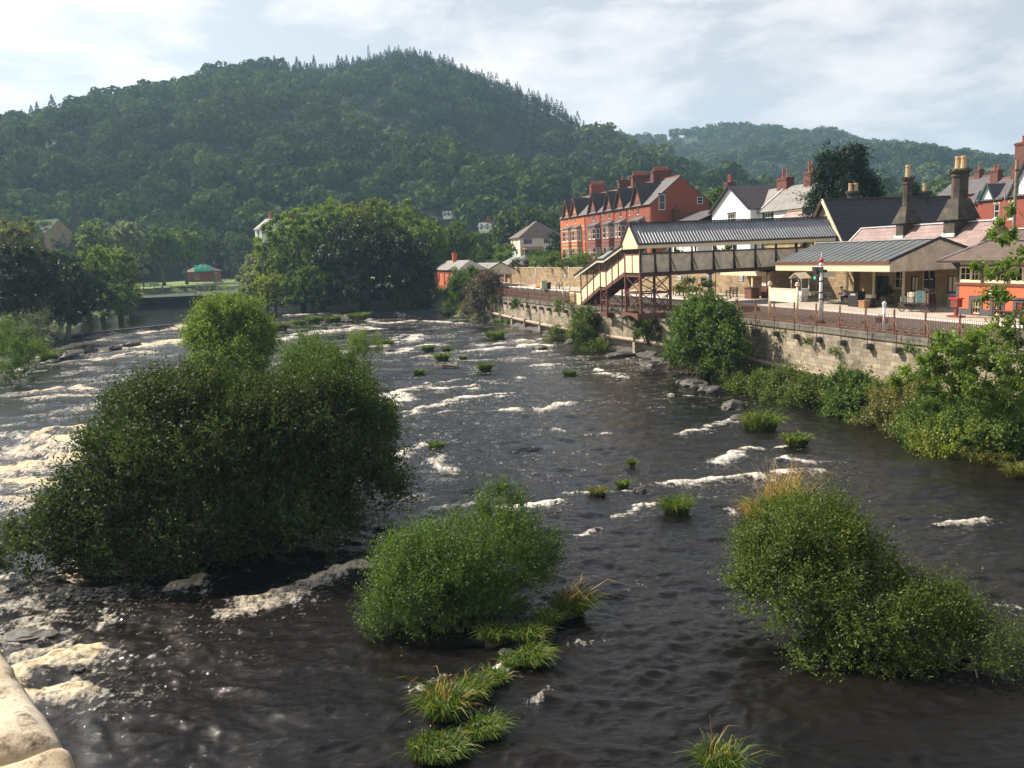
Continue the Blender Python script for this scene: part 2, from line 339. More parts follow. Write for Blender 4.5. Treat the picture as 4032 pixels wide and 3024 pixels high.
# moss-stained pale parapet stone
m, nt, p, out = newmat('parapet_stone'); o = ocoord(nt); n1 = noise(nt, o, 3.5, 8, 0.65); n2 = noise(nt, o, 28.0, 6, 0.7); n3 = noise(nt, o, 1.3, 4)
c = ramp(nt, [(0.35, (0.40, 0.31, 0.19)), (0.46, (0.56, 0.46, 0.32)), (0.56, (0.70, 0.62, 0.50)), (0.68, (0.78, 0.72, 0.65))], n1).outputs[0]
c = mixc(nt, ramp(nt, [(0.5, 0.0), (0.7, 0.75)], n2).outputs[0], c, (0.2, 0.15, 0.09)); c = mixc(nt, ramp(nt, [(0.55, 0.0), (0.75, 0.5)], n3).outputs[0], c, (0.3, 0.24, 0.12))
n4 = noise(nt, o, 7.0, 10, 0.75); c = mixc(nt, ramp(nt, [(0.49, 0.0), (0.60, 0.85)], n4).outputs[0], c, (0.24, 0.17, 0.085)); c = mixc(nt, ramp(nt, [(0.56, 0.0), (0.66, 0.75)], n2).outputs[0], c, (0.10, 0.075, 0.045)); nt.links.new(c, p.inputs['Base Color']); p.inputs['Roughness'].default_value = 0.9; bump(nt, p, n4, 0.6, 0.02); PARAPET = m
# foliage
L_DARK = leafmat('leaf_alder_dark', (0.014, 0.014, 0.005), (0.072, 0.115, 0.027), 0.3, 0.014, (0.12, 0.10, 0.03))
L_MID = leafmat('leaf_willow_mid', (0.037, 0.069, 0.015), (0.115, 0.19, 0.038), 0.38, 0.014)
L_OLIVE = leafmat('leaf_sallow_olive', (0.039, 0.061, 0.012), (0.12, 0.175, 0.036), 0.36, 0.014, (0.24, 0.2, 0.05))
L_LIGHT = leafmat('leaf_light', (0.054, 0.090, 0.019), (0.20, 0.29, 0.06), 0.4, 0.014)
L_YELLOW = leafmat('leaf_yellowish', (0.075, 0.100, 0.016), (0.25, 0.29, 0.05), 0.42, 0.014)
L_AUTUMN = leafmat('leaf_autumn', (0.07, 0.085, 0.02), (0.19, 0.185, 0.042), 0.4, 0.03)
L_GREY = leafmat('leaf_grey_green', (0.11, 0.14, 0.075), (0.30, 0.33, 0.20), 0.35, 0.03)
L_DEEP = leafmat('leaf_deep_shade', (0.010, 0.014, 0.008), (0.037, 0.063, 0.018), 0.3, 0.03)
L_YEW = leafmat('leaf_cypress', (0.006, 0.016, 0.009), (0.022, 0.045, 0.02), 0.2, 0.014)
L_PURPLE = leafmat('leaf_buddleia', (0.05, 0.05, 0.03), (0.13, 0.10, 0.07), 0.3, 0.03, (0.25, 0.12, 0.2))
L_WOOD = leafmat("leaf_woodland", (0.016, 0.034, 0.014), (0.105, 0.15, 0.05), 0.15, 0.0, (0.11, 0.10, 0.025))
L_CONIF = leafmat("leaf_conifer", (0.010, 0.024, 0.011), (0.034, 0.058, 0.014), 0.15, 0.0)
L_GRASS = leafmat('leaf_grass', (0.036, 0.072, 0.009), (0.13, 0.20, 0.035), 0.4, 0.014, (0.36, 0.26, 0.08))
L_STRAW = leafmat('leaf_straw', (0.30, 0.20, 0.06), (0.50, 0.34, 0.13), 0.35, 0.03)
L_FLOWER = leafmat('leaf_flower', (0.4, 0.1, 0.12), (0.6, 0.3, 0.35), 0.3, 0.03)
# ------------------------------------------------------------------ foliage builders
def leaves(name, C, AXS, NRM, ln, wd, mat, parent=None, rng=None, tone=None):
    """diamond leaves: centres, long axes, normals, lengths, widths"""
    AXS = AXS/(np.linalg.norm(AXS, axis=1, keepdims=True)+1e-9); S = np.cross(AXS, NRM); S /= (np.linalg.norm(S, axis=1, keepdims=True)+1e-9)
    l = (ln*0.5)[:, None]; w = (wd*0.5)[:, None]; fold = np.cross(S, AXS)*w*0.35
    P = np.stack([C-AXS*l, C+S*w+fold, C+AXS*l, C-S*w+fold], 1).reshape(-1, 3)
    f = np.arange(len(C)*4).reshape(-1, 4)
    r = rng.random(len(C)) if tone is None else np.clip(tone, 0, 1)
    return npmesh(name, P, f, 4, mat, parent, False, None, {'rnd': r})
def sph(rng, n, zmin=-1.0):
    z = rng.uniform(zmin, 1, n); t = rng.uniform(0, 2*math.pi, n); s = np.sqrt(1-z*z); return np.stack([s*np.cos(t), s*np.sin(t), z], 1)
def foliage(name, lobes, nsh, nlv, ll, sl, mat, parent, seed=0, up=0.5, zmin=-0.35, rough=0.5, shell=0.62, wid=0.5, zfloor=0.02, jit=0.5, clr=.085, nd=.8):
    """leafy shoots spread through the shells of several lobes (centre, radii)"""
    rng = np.random.default_rng(seed)
    C = np.array([l[0] for l in lobes], float); R = np.array([l[1] for l in lobes], float)
    wts = (R[:, 0]*R[:, 1]+R[:, 0]*R[:, 2]+R[:, 1]*R[:, 2]); nc = max(8, nsh//16); kc = rng.choice(len(lobes), nc, p=wts/wts.sum())
    dc = sph(rng, nc, zmin); q = dc*R[kc]+C[kc]; sc = 1.6/max(R.mean(), .3); nz = fbm(q[:, 0]*sc+seed, q[:, 1]*sc, q[:, 2]*sc, seed, 3)
    rho = (shell+(1-shell)*rng.random(nc)**0.5)*(1+rough*(nz-0.5)*0.9)*rng.uniform(1-.12*rough, 1+.2*rough, nc)
    cc = C[kc]+dc*R[kc]*rho[:, None]; tc_ = np.clip(nz+rng.normal(0, .16, nc), 0, 1)
    j = rng.integers(0, nc, nsh); d = dc[j]; k = kc[j]; nz = tc_[j]
    P = cc[j]+rng.normal(0, 1, (nsh, 3))*R[k]*clr+d*R[k]*clr*.5
    strayd = sph(rng, nsh, zmin); st_ = rng.random(nsh) < .10; d = np.where(st_[:, None], strayd, d); P = np.where(st_[:, None], C[k]+strayd*R[k]*(.75+.38*rng.random(nsh))[:, None], P)
    sd_ = d*0.7+np.array([0, 0, up])+rng.normal(0, jit, (nsh, 3)); sd_ /= np.linalg.norm(sd_, axis=1, keepdims=True)
    L = sl*rng.uniform(0.4, 1.3, nsh)*np.where(rng.random(nsh) < .12, 1.6, 1)
    t = (np.arange(nlv)+0.5)/nlv
    pos = P[:, None, :]+sd_[:, None, :]*(L[:, None]*t[None, :])[..., None]
    n = nsh*nlv
    ax = sd_[:, None, :]*0.6+rng.normal(0, 0.7, (nsh, nlv, 3)); nr = rng.normal(0, 0.5, (nsh, nlv, 3))+np.array([0, 0, 0.45])+d[:, None, :]*nd
    pos = pos.reshape(n, 3)+rng.normal(0, ll*0.35, (n, 3)); ok = pos[:, 2] > zfloor
    tone = np.clip(np.repeat((nz-.5)*1.3+.5, nlv)*0.7+rng.random(n)*0.4-0.05, 0, 1)
    ln = ll*rng.uniform(0.6, 1.25, n)
    return leaves(name, pos[ok], ax.reshape(n, 3)[ok], nr.reshape(n, 3)[ok], ln[ok], ln[ok]*wid, mat, parent, rng, tone[ok])
def limbs(name, base, lobes, n, r0, mat, parent, seed=0, frac=0.85):
    rng = np.random.default_rng(seed+77); mb = MB(); base = np.asarray(base, float)
    for i in range(n):
        c, R = lobes[rng.integers(len(lobes))]; d = sph(rng, 1, -0.2)[0]; e = np.asarray(c)+d*np.asarray(R)*frac
        b = base+np.append(rng.normal(0, 0.25, 2)*min(R[0], 3), 0)
        m1 = b+(e-b)*0.45+np.array([0, 0, 0.12*np.linalg.norm(e-b)])+rng.normal(0, 0.05, 3)*np.linalg.norm(e-b)
        mb.path([b, (b+m1)/2+rng.normal(0, .03, 3)*np.linalg.norm(e-b), m1, (m1+e)/2+rng.normal(0, .04, 3)*np.linalg.norm(e-b), e], [r0, r0*.75, r0*.5, r0*.3, r0*.1], 5)
    return mb.build(name, mat, parent, True)
def crown_lobes(rx, ry, h, z0, n, seed, lobe=0.42, flat=0.75):
    """lobes that fill a rounded crown standing on z0"""
    rng = np.random.default_rng(seed); o = []
    zc = z0+h*0.48
    o.append(((0, 0, zc), (rx*0.62, ry*0.62, h*0.40)))
    for i in range(n):
        t = 2*math.pi*(i*0.618+rng.random()*0.15); zf = -0.75+1.62*((i+0.5)/n)
        s = math.sqrt(max(0.05, 1-min(1, zf*zf)*0.85)); k = lobe*rng.uniform(0.75, 1.2)
        o.append(((math.cos(t)*s*rx*(1-lobe*0.75), math.sin(t)*s*ry*(1-lobe*0.75), zc+zf*h*0.5*(1-lobe*0.55)), (rx*k, ry*k, h*0.5*k*flat)))
    return o
def tree(name, label, cat, loc, rx, h, mat, seed, leaf=0.45, nsh=1500, nlv=8, trunk=0.18, group=None, ry=None, bark=None, nl=22, droop=0.35, rough=0.5, lobe=0.34, vis=0.0, sl=None):
    o = thing(name, label, cat, loc, 0, group); ry = ry or rx
    z0 = h*trunk; lo = crown_lobes(rx, ry, h-z0, z0, nl, seed, lobe)
    foliage('crown', lo, nsh, nlv, leaf, sl or leaf*1.6, mat, o, seed, droop, -0.35, rough, 0.8, 0.66, 0.2, nd=1.5, clr=.06)
    rng = np.random.default_rng(seed+5); mb = MB(); r = h*0.022+0.05
    mb.path([(0, 0, -0.6), (0.02*h*rng.normal(), 0.02*h*rng.normal(), h*.22), (0.02*h*rng.normal(), .02*h*rng.normal(), h*.45), (0, 0, h*.8)], [r*1.5, r, r*.8, r*.2], 8)
    for i in range(9):
        c, R = lo[rng.integers(1, len(lo))]; zb = h*rng.uniform(.16, .5); c = np.asarray(c)
        mb.path([(0, 0, zb), c*np.array([.4, .4, 0])+np.array([0, 0, zb+(c[2]-zb)*.5]), c*.9], [r*.55, r*.38, r*.12], 5)
    mb.build('trunk', bark or BARK, o, True)
    return o
def blades(n, rx, ry, h, rng, lean=(0, 0), wid=0.02, spread=0.5, hv=0.6):
    """curved grass blades about the origin: verts, quads, tone"""
    t = rng.uniform(0, 2*math.pi, n); r = np.sqrt(rng.random(n)); b = np.stack([np.cos(t)*r*rx, np.sin(t)*r*ry, np.zeros(n)], 1)
    out = np.stack([np.cos(t)*r, np.sin(t)*r, np.zeros(n)], 1)*spread+np.array([lean[0], lean[1], 0])+np.concatenate([rng.normal(0, .42, (n, 2)), np.zeros((n, 1))], 1)
    H = h*rng.uniform(1-hv, 1+hv*.6, n)[:, None]; s = np.stack([-np.sin(t), np.cos(t), np.zeros(n)], 1); s = s+rng.normal(0, .4, (n, 3)); s /= np.linalg.norm(s, axis=1, keepdims=True)
    w = wid*rng.uniform(.6, 1.3, n)[:, None]
    p1 = b+np.array([0, 0, 1])*H*.55+out*H*.22; p2 = b+np.array([0, 0, 1])*H*.85+out*H*.65; p3 = p2+out*H*.45-np.array([0, 0, 1])*H*.12
    Vt = np.stack([b-s*w*.5, b+s*w*.5, p1-s*w*.5, p1+s*w*.5, p2-s*w*.35, p2+s*w*.35, p3-s*w*.06, p3+s*w*.06], 1).reshape(-1, 3)
    k = np.arange(n)[:, None]*8; f = np.concatenate([k+np.array([[0, 1, 3, 2]]), k+np.array([[2, 3, 5, 4]]), k+np.array([[4, 5, 7, 6]])], 1).reshape(-1, 4)
    return Vt, f, np.repeat(rng.random(n), 3)
def tuft(name, label, loc, rx, ry, h, n, seed, mat=None, lean=(0, 0), wid=0.03, group=None, seeds=0, spread=0.5, cat='grass tuft', clumps=1):
    rng = np.random.default_rng(seed); o = thing(name, label, cat, loc, 0, group)
    Vs, Fs, Ts = [], [], []; k = 0
    for i in range(clumps):
        c = (0, 0) if clumps == 1 else (rng.uniform(-1, 1)*rx*.75, rng.uniform(-1, 1)*ry*.75); q = 1 if clumps == 1 else rng.uniform(.35, .6)
        v, f, t = blades(n//clumps, rx*q, ry*q, h*rng.uniform(.75, 1.1), rng, lean, wid, spread); v = v+np.array([c[0], c[1], 0])
        Vs.append(v); Fs.append(f+k); Ts.append(t); k += len(v)
    npmesh('blades', np.concatenate(Vs), np.concatenate(Fs), 4, mat or L_GRASS, o, False, None, {'rnd': np.concatenate(Ts)})
    if seeds:
        v, f, t = blades(seeds, rx*.8, ry*.8, h*2.0, rng, lean, wid*.6, spread*.08); npmesh('seed_stalks', v, f, 4, L_STRAW, o, False, None, {'rnd': t})
    mb = MB(); mb.lathe((0, 0, -.25), [(max(rx, .2)*1.0, 0), (max(rx, .2)*.8, .22), (.05, .32)], 9)
    b = mb.build('root_mat', EARTH, o, True); b.scale = (1, ry/rx, 1)
    return o
def rock(name, label, loc, sx, sy, sz, seed, mat=None, group=None):
    bm = bmesh.new(); bmesh.ops.create_icosphere(bm, subdivisions=3, radius=1.0)
    co = np.array([v.co[:] for v in bm.verts]); d = 0.55+0.8*fbm(co[:, 0]*1.6+seed, co[:, 1]*1.6, co[:, 2]*1.6, seed, 3)
    d = np.round(d*5)/5*.6+d*.4
    for v, k in zip(bm.verts, d): v.co = Vector((v.co.x*sx*k, v.co.y*sy*k, v.co.z*sz*k))
    me = bpy.data.meshes.new(name); bm.to_mesh(me); bm.free(); me.polygons.foreach_set('use_smooth', [False]*len(me.polygons))
    o = meshobj(name, me, mat or ROCK); o.location = tuple(float(t) for t in loc); o.rotation_euler = (0, 0, seed*1.7)
    return tag(o, label, 'rock', group)
# ------------------------------------------------------------------ river
_wx = np.array([-90, -60, -56, -50, -40, -20, 10, 40]); _wy = np.array([104, 111, 117, 126, 131, 138, 143, 146.])
def weirY(x): return np.interp(x, _wx, _wy)
def zw(x, y):
    x = np.asarray(x, float); y = np.asarray(y, float)
    z = 1.25*sstep(55, 112, y)+.5*sstep(92, 112, y)*sstep(-18, -32, x+0*y)
    lf = sstep(-11, -17, x+0.0*y)*(0.1+0.8*sstep(43.5, 50.5, y+1.2*(vn(x*.4, y*.4, None, 3)-.5)))
    z = np.maximum(z, lf)
    dy = y-weirY(x)
    return z+(2.25-z)*sstep(-1.6, 0.0, dy)
def wp(u, v):
    z = 0.3
    for _ in range(6):
        p = pz(u, v, z); z = float(zw(p[0], p[1]))
    return p
FOAM = []
def fm(conv, pts, w, I, warm=0.0): FOAM.append((np.array([wp(*conv(*p))[:2] for p in pts]), w, I, warm))
for pts, w, I in [([(130, 737), (250, 722), (400, 699)], 1.3, 1.0), ([(70, 768), (150, 757), (280, 745), (395, 733)], 2.4, 1.0), ([(70, 790), (200, 775), (300, 760)], 1.8, .8), ([(20, 800), (110, 780)], 1.2, .7),
                  ([(80, 846), (150, 833), (205, 841)], .9, .9), ([(100, 858), (190, 850)], .9, .7), ([(0, 850), (60, 846)], .8, .6),
                  ([(60, 941), (110, 931), (200, 922)], .7, 1.0), ([(70, 955), (120, 950), (200, 945)], 1.3, 1.0), ([(0, 1010), (70, 993), (140, 982)], 1.7, 1.0), ([(0, 1040), (60, 1030), (120, 1035)], 1.5, 1.0), ([(0, 1075), (50, 1080), (100, 1090)], 1.2, .75),
                  ([(120, 1230), (200, 1245)], 1.1, .95), ([(0, 1265), (70, 1245)], 1.0, .7), ([(0, 1310), (120, 1270), (230, 1260)], 1.2, .55),
                  ([(375, 1262), (410, 1254), (445, 1240)], .3, 1.0), ([(390, 1225), (540, 1170)], .4, .45), ([(570, 1285), (640, 1262), (700, 1243), (785, 1222)], .5, 1.0), ([(520, 1312), (600, 1297), (660, 1280)], .45, .7), ([(300, 1420), (360, 1395)], .3, .3),
                  ([(50, 1450), (110, 1430), (160, 1415), (195, 1412)], .55, 1.0), ([(45, 1490), (110, 1478), (175, 1478)], .6, 1.0), ([(45, 1455), (60, 1490)], .5, 1.0), ([(55, 1415), (130, 1390), (175, 1365), (225, 1330)], .35, .75), ([(0, 1390), (60, 1355), (130, 1320)], .8, .6), ([(90, 1370), (140, 1345)], .4, .45)]:
    fm(fu, pts, w, I, 0.5)
for pts, w, I in [([(740, 690), (830, 670), (900, 645), (1000, 618), (1100, 590), (1200, 568), (1330, 560), (1420, 550)], .6, 1), ([(860, 660), (960, 650), (1060, 645)], .5, .6), ([(720, 600), (800, 560), (900, 520), (960, 495), (1060, 512), (1200, 515)], .8, 1), ([(820, 545), (940, 505), (1040, 520)], 1.1, 1), ([(760, 610), (860, 590)], .8, .8),
                  ([(1340, 640), (1480, 635)], .45, 1), ([(1500, 650), (1600, 620), (1700, 605)], .5, 1), ([(690, 290), (800, 270), (900, 238)], 1.1, 1), ([(720, 265), (780, 235), (880, 232)], .8, .7), ([(790, 325), (870, 297), (950, 285)], 1.2, 1), ([(1200, 315), (1330, 302), (1450, 288), (1560, 290)], 1.1, 1), ([(1240, 287), (1400, 268), (1590, 257)], .9, .8), ([(1500, 320), (1570, 318)], .7, 1),
                  ([(90, 262), (250, 230), (400, 205), (560, 200)], 1.3, 1), ([(400, 215), (600, 190), (660, 200)], 1.3, 1), ([(620, 150), (720, 138), (860, 155), (1000, 160), (1120, 170)], .9, 1), ([(690, 172), (800, 165)], 1.0, 1), ([(80, 105), (200, 110)], .8, .9), ([(190, 125), (330, 120), (415, 112)], .7, 1), ([(100, 175), (300, 165), (450, 170)], .6, .6), ([(470, 185), (640, 178)], .8, .9),
                  ([(1390, 465), (1480, 460)], .4, .8), ([(1510, 405), (1640, 395)], .5, .9), ([(980, 482), (1150, 470)], .5, .7), ([(1250, 482), (1380, 492)], .5, .7), ([(1880, 412), (1950, 430), (2020, 457)], .5, 1), ([(1880, 435), (1960, 445)], .4, .9), ([(1690, 440), (1760, 440)], .4, .7), ([(880, 350), (1000, 345)], .8, .7), ([(1130, 370), (1300, 365)], .5, .6), ([(620, 455), (720, 455)], .4, .5), ([(1000, 330), (1180, 345)], .5, .5), ([(1420, 360), (1500, 360)], .4, .6),
                  ([(800, 895), (860, 865), (950, 838)], .4, 1), ([(895, 805), (925, 840)], .4, .9), ([(1000, 1000), (1035, 930), (1030, 870)], .4, 1), ([(910, 1030), (1030, 1018)], .5, .9), ([(910, 945), (1000, 928)], .4, .9), ([(880, 985), (960, 975)], .4, .6), ([(700, 940), (800, 935)], .6, .35), ([(1840, 772), (1920, 765)], .35, .8), ([(1620, 730), (1690, 747)], .3, .6), ([(1060, 755), (1140, 750)], .25, .4), ([(640, 700), (760, 690)], .8, .7), ([(770, 640), (760, 700)], .7, .9)]:
    fm(q7, pts, w, I, 0.2)
for pts, w, I in [([(590, 300), (720, 288), (860, 242)], .35, 1), ([(600, 340), (760, 315)], .3, .6), ([(1060, 262), (1200, 250), (1315, 245)], .35, 1), ([(1370, 190), (1535, 187)], .18, .8), ([(1640, 188), (1720, 185)], .15, .8), ([(1690, 310), (1780, 262), (1890, 245)], .25, .9), ([(1490, 408), (1545, 380)], .2, .8), ([(480, 215), (700, 175)], .7, .5), ([(1160, 790), (1240, 795)], .2, .5), ([(540, 1250), (620, 1230)], .15, .4), ([(1190, 1330), (1300, 1250)], .12, .5), ([(1000, 1140), (1080, 1090)], .18, .9), ([(1420, 990), (1530, 985)], .15, .5), ([(1700, 730), (1790, 690)], .2, .4), ([(660, 1190), (760, 1165)], .15, .35)]:
    fm(q4, pts, w, I, 0.15)
for pts, w, I in [([(40, 127), (150, 130), (260, 112), (400, 106), (520, 85), (640, 62)], .42, 1), ([(290, 20), (400, 0)], .35, .9), ([(640, 30), (720, 8), (790, 25)], .5, 1), ([(560, 75), (760, 62), (860, 75)], .5, .7), ([(300, 140), (520, 130)], .3, .45), ([(1480, 348), (1600, 335), (1745, 322)], .22, .9), ([(1745, 785), (1835, 790)], .2, .8), ([(370, 270), (440, 330)], .2, .6), ([(180, 205), (300, 215)], .15, .4), ([(1390, 300), (1470, 320)], .2, .35)]:
    fm(q5, pts, w, I, 0.1)
for pts, w, I in [([(325, 948), (420, 920), (470, 885), (560, 865)], .45, .9), ([(100, 778), (235, 762)], .35, .9), ([(260, 732), (340, 715), (440, 692)], .4, .9), ([(50, 560), (165, 553)], .3, .8), ([(715, 858), (770, 850)], .25, .9), ([(0, 480), (60, 480)], .3, .5)]:
    fm(r7, pts, w, I, 0.0)
NR, NT = 1000, 640
rr = 5.5*(250/5.5)**(np.arange(NR)/(NR-1)); th = np.radians(np.linspace(-48, 44, NT))
Rg, Tg = np.meshgrid(rr, th, indexing='ij'); X = Rg*np.sin(Tg); Y = Rg*np.cos(Tg)
Z0 = zw(X, Y)
foam = np.zeros_like(X); warm = np.zeros_like(X)
wob = (fbm(X*.5, Y*.5, None, 5, 3)-.5); wobx = X+3.0*wob+.5*(vn(X*1.6, Y*1.6, None, 61)-.5); woby = Y+2.0*(fbm(X*.5+40, Y*.5, None, 9, 3)-.5)+.5*(vn(X*1.6, Y*1.6, None, 62)-.5)
for pl, w, I, wm in FOAM:
    sc_ = max(.7, min(1.0, float(np.hypot(*pl.mean(0)))/55)); dxw = X+(wobx-X)*sc_*min(1, w*1.8); dyw = Y+(woby-Y)*sc_*min(1, w*1.8)
    ctr = pl.mean(0); rad = np.abs(pl-ctr).max()+9*w+2
    ii, jj = np.nonzero((np.abs(X-ctr[0]) < rad) & (np.abs(Y-ctr[1]) < rad))
    if not len(ii): continue
    px_ = dxw[ii, jj]; py_ = dyw[ii, jj]; best = np.full(len(ii), 1e9); side = np.zeros(len(ii))
    tt = np.linspace(0, 1, len(pl))
    for k in range(len(pl)-1):
        a, b = pl[k], pl[k+1]; ab_ = b-a; L2 = ab_@ab_+1e-9
        t = np.clip(((px_-a[0])*ab_[0]+(py_-a[1])*ab_[1])/L2, 0, 1); ex = px_-(a[0]+ab_[0]*t); ey = py_-(a[1]+ab_[1]*t); d = np.hypot(ex, ey)
        up_ = d < best; side[up_] = ey[up_]; best[up_] = d[up_]
    # a crest breaks sharply upstream and trails off downstream, towards the viewer
    wv = np.where(side < 0, w*1.7, w*.65)
    f = I*np.maximum(np.exp(-(best/wv)**2), .33*np.exp(-(best/(wv*2.4))**2))
    foam[ii, jj] = np.maximum(foam[ii, jj], f); warm[ii, jj] = np.maximum(warm[ii, jj], f*wm)
# churned water under the weirs: patchy white between the crests
brk = fbm(X*.9, Y*1.4, None, 71, 4); foam *= np.clip(.3+1.4*sstep(.34, .60, brk), 0, 1.15)
chop = sstep(50, 80, Y)*(1-sstep(-1, 3, Y-weirY(X)))*sstep(.50, .66, fbm(X*.35, Y*.75, None, 21, 4))
chop = np.maximum(chop*.42, sstep(-13, -22, X)*sstep(33, 38, Y)*(1-sstep(-1, 3, Y-weirY(X)))*sstep(.48, .68, fbm(X*.4, Y*.6, None, 23, 4))*.5)
stk = np.abs(2*fbm(X*.45+1.5*wob, Y*1.5+X*.35, None, 81, 4)-1); stk = .36*(1-sstep(.03, .16, stk))*sstep(.45, .65, fbm(X*.1, Y*.1, None, 83, 3))*sstep(16, 30, Rg)*(1-sstep(-2, 1, Y-weirY(X)))
foam = np.maximum(foam, np.maximum(chop, stk))
fl = 1-sstep(-1.5, .5, Y-weirY(X))*.92                      # the pool above the weir lies still
cl = 0.55+0.9*fbm(X*.08, Y*.08, None, 17, 2)                # calmer and rougher reaches
wav = (fbm(X*.35, Y*.55, None, 31, 2)-.5)*.26+(fbm(X*1.0+.5*Y, Y*1.9, None, 33, 3)-.5)*.15*np.clip(1.2-Rg/160, .2, 1)+(fbm(X*3.1+Y, Y*5.0-X, None, 37, 2)-.5)*.06*np.clip(1.3-Rg/45, 0, 1)+(1-np.abs(2*fbm(X*1.1+Y*.7+1.2*wob, Y*1.9-X*.5+2*wob, None, 35, 3)-1)-.7)*.13*np.clip(1.25-Rg/90, .15, 1)
lump = (fbm(X*2.0, Y*2.2, None, 41, 3))*.42+(vn(X*5, Y*5, None, 43)-.4)*.14*np.clip(1.3-Rg/60, 0, 1)
Zs = Z0+wav*cl*fl+foam*lump*np.clip(foam, 0, 1)*np.clip(.2+Rg/110, .2, .5)*.8
P = np.stack([X, Y, Zs], -1)
m, nt, p, out = newmat('river_water')
o = _n(nt, 'ShaderNodeTexCoord').outputs['Object']; at = _n(nt, 'ShaderNodeAttribute', attribute_name='foam').outputs['Fac']; aw = _n(nt, 'ShaderNodeAttribute', attribute_name='warm').outputs['Fac']
mp = _n(nt, 'ShaderNodeMapping'); mp.inputs['Scale'].default_value = (1.0, 1.5, 1.0); mp.inputs['Rotation'].default_value = (0, 0, 0.25); nt.links.new(o, mp.inputs[0])
n1 = noise(nt, mp.outputs[0], 2.6, 8, 0.65); n2 = noise(nt, mp.outputs[0], 9.0, 8, 0.78)
mp2 = _n(nt, 'ShaderNodeMapping'); mp2.inputs['Scale'].default_value = (3.2, 0.9, 1.0); mp2.inputs['Rotation'].default_value = (0, 0, 0.5); nt.links.new(o, mp2.inputs[0])
n3 = noise(nt, mp2.outputs[0], 2.2, 8, 0.7)
br = mth(nt, 'ADD', mth(nt, 'MULTIPLY', n1, 0.35), mth(nt, 'ADD', mth(nt, 'MULTIPLY', n2, 0.35), mth(nt, 'MULTIPLY', n3, .42)))
f1 = mth(nt, 'ADD', at, mth(nt, 'MULTIPLY', mth(nt, 'SUBTRACT', br, 0.585), 4.2))
fmask = ramp(nt, [(0.25, 0.0), (0.50, 0.35), (0.95, 1.0)], f1).outputs[0]
gate = ramp(nt, [(0.02, 0.0), (0.12, 1.0)], at).outputs[0]
fleck = mth(nt, 'MULTIPLY', ramp(nt, [(0.665, 0.0), (0.70, 0.75)], n2).outputs[0], ramp(nt, [(0.52, 0.0), (0.62, 1.0)], noise(nt, mp.outputs[0], 0.45, 4)).outputs[0])
fmask = mth(nt, 'MULTIPLY', fmask, ramp(nt, [(0.34, 0.15), (0.50, 1.0)], mth(nt, 'ADD', mth(nt, 'MULTIPLY', n2, .6), mth(nt, 'MULTIPLY', n3, .4))).outputs[0])
fmask = mth(nt, 'MAXIMUM', mth(nt, 'MULTIPLY', fmask, gate), fleck, True)
fcol = mixc(nt, ramp(nt, [(0.15, 0.0), (0.5, 1.0)], aw).outputs[0], (0.76, 0.72, 0.64), (0.74, 0.60, 0.38))
fcol = mixc(nt, ramp(nt, [(0.36, 0.6), (0.5, 0.0)], n1).outputs[0], fcol, (0.34, 0.20, 0.07))
wcol = mixc(nt, ramp(nt, [(0.4, 0.0), (0.7, 1.0)], noise(nt, o, 0.12, 3)).outputs[0], (0.0075, 0.0066, 0.006), (0.014, 0.0100, 0.0072))
nt.links.new(mixc(nt, fmask, wcol, fcol), p.inputs['Base Color'])
nt.links.new(ramp(nt, [(0.0, 0.035), (1.0, 0.75)], fmask).outputs[0], p.inputs['Roughness']); p.inputs['IOR'].default_value = 1.38
mp3 = _n(nt, 'ShaderNodeMapping'); mp3.inputs['Scale'].default_value = (0.8, 2.3, 1.0); mp3.inputs['Rotation'].default_value = (0, 0, -0.35); nt.links.new(o, mp3.inputs[0]); nw = _n(nt, 'ShaderNodeTexNoise', i={'Scale': 1.9, 'Detail': 8.0, 'Roughness': 0.62, 'Distortion': 0.9}); nt.links.new(mp3.outputs[0], nw.inputs['Vector'])
hb = mth(nt, 'ADD', mth(nt, 'ADD', nw.outputs['Fac'], mth(nt, 'MULTIPLY', noise(nt, mp.outputs[0], 7.0, 5, 0.6), 0.35)), mth(nt, 'MULTIPLY', mth(nt, 'MULTIPLY', fmask, n2), 0.9)); bump(nt, p, hb, 0.75, 0.06)
WATER = m
tag(gridmesh('water', P, WATER, None, True, {'foam': foam.ravel(), 'warm': warm.ravel()}), kind='structure')
# stone sill of the weir, just under the lip of the water
mb = MB()
for k in range(len(_wx)-1):
    x0, x1 = _wx[k], _wx[k+1]
    if x1 <= -28: mb.prism([(x0, _wy[k]-.55, .2), (x0, _wy[k]+.6, .2), (x0, _wy[k]+.5, 2.36), (x0, _wy[k]-.25, 2.34)], (x1-x0, _wy[k+1]-_wy[k], 0))
wr = thing('weir', 'low curved stone weir across the river, dark wet lip above the white water', 'weir', (-55, 118, 0)); wm = mb.build('sill', ROCK, wr); wm.location = (55, -118, 0)
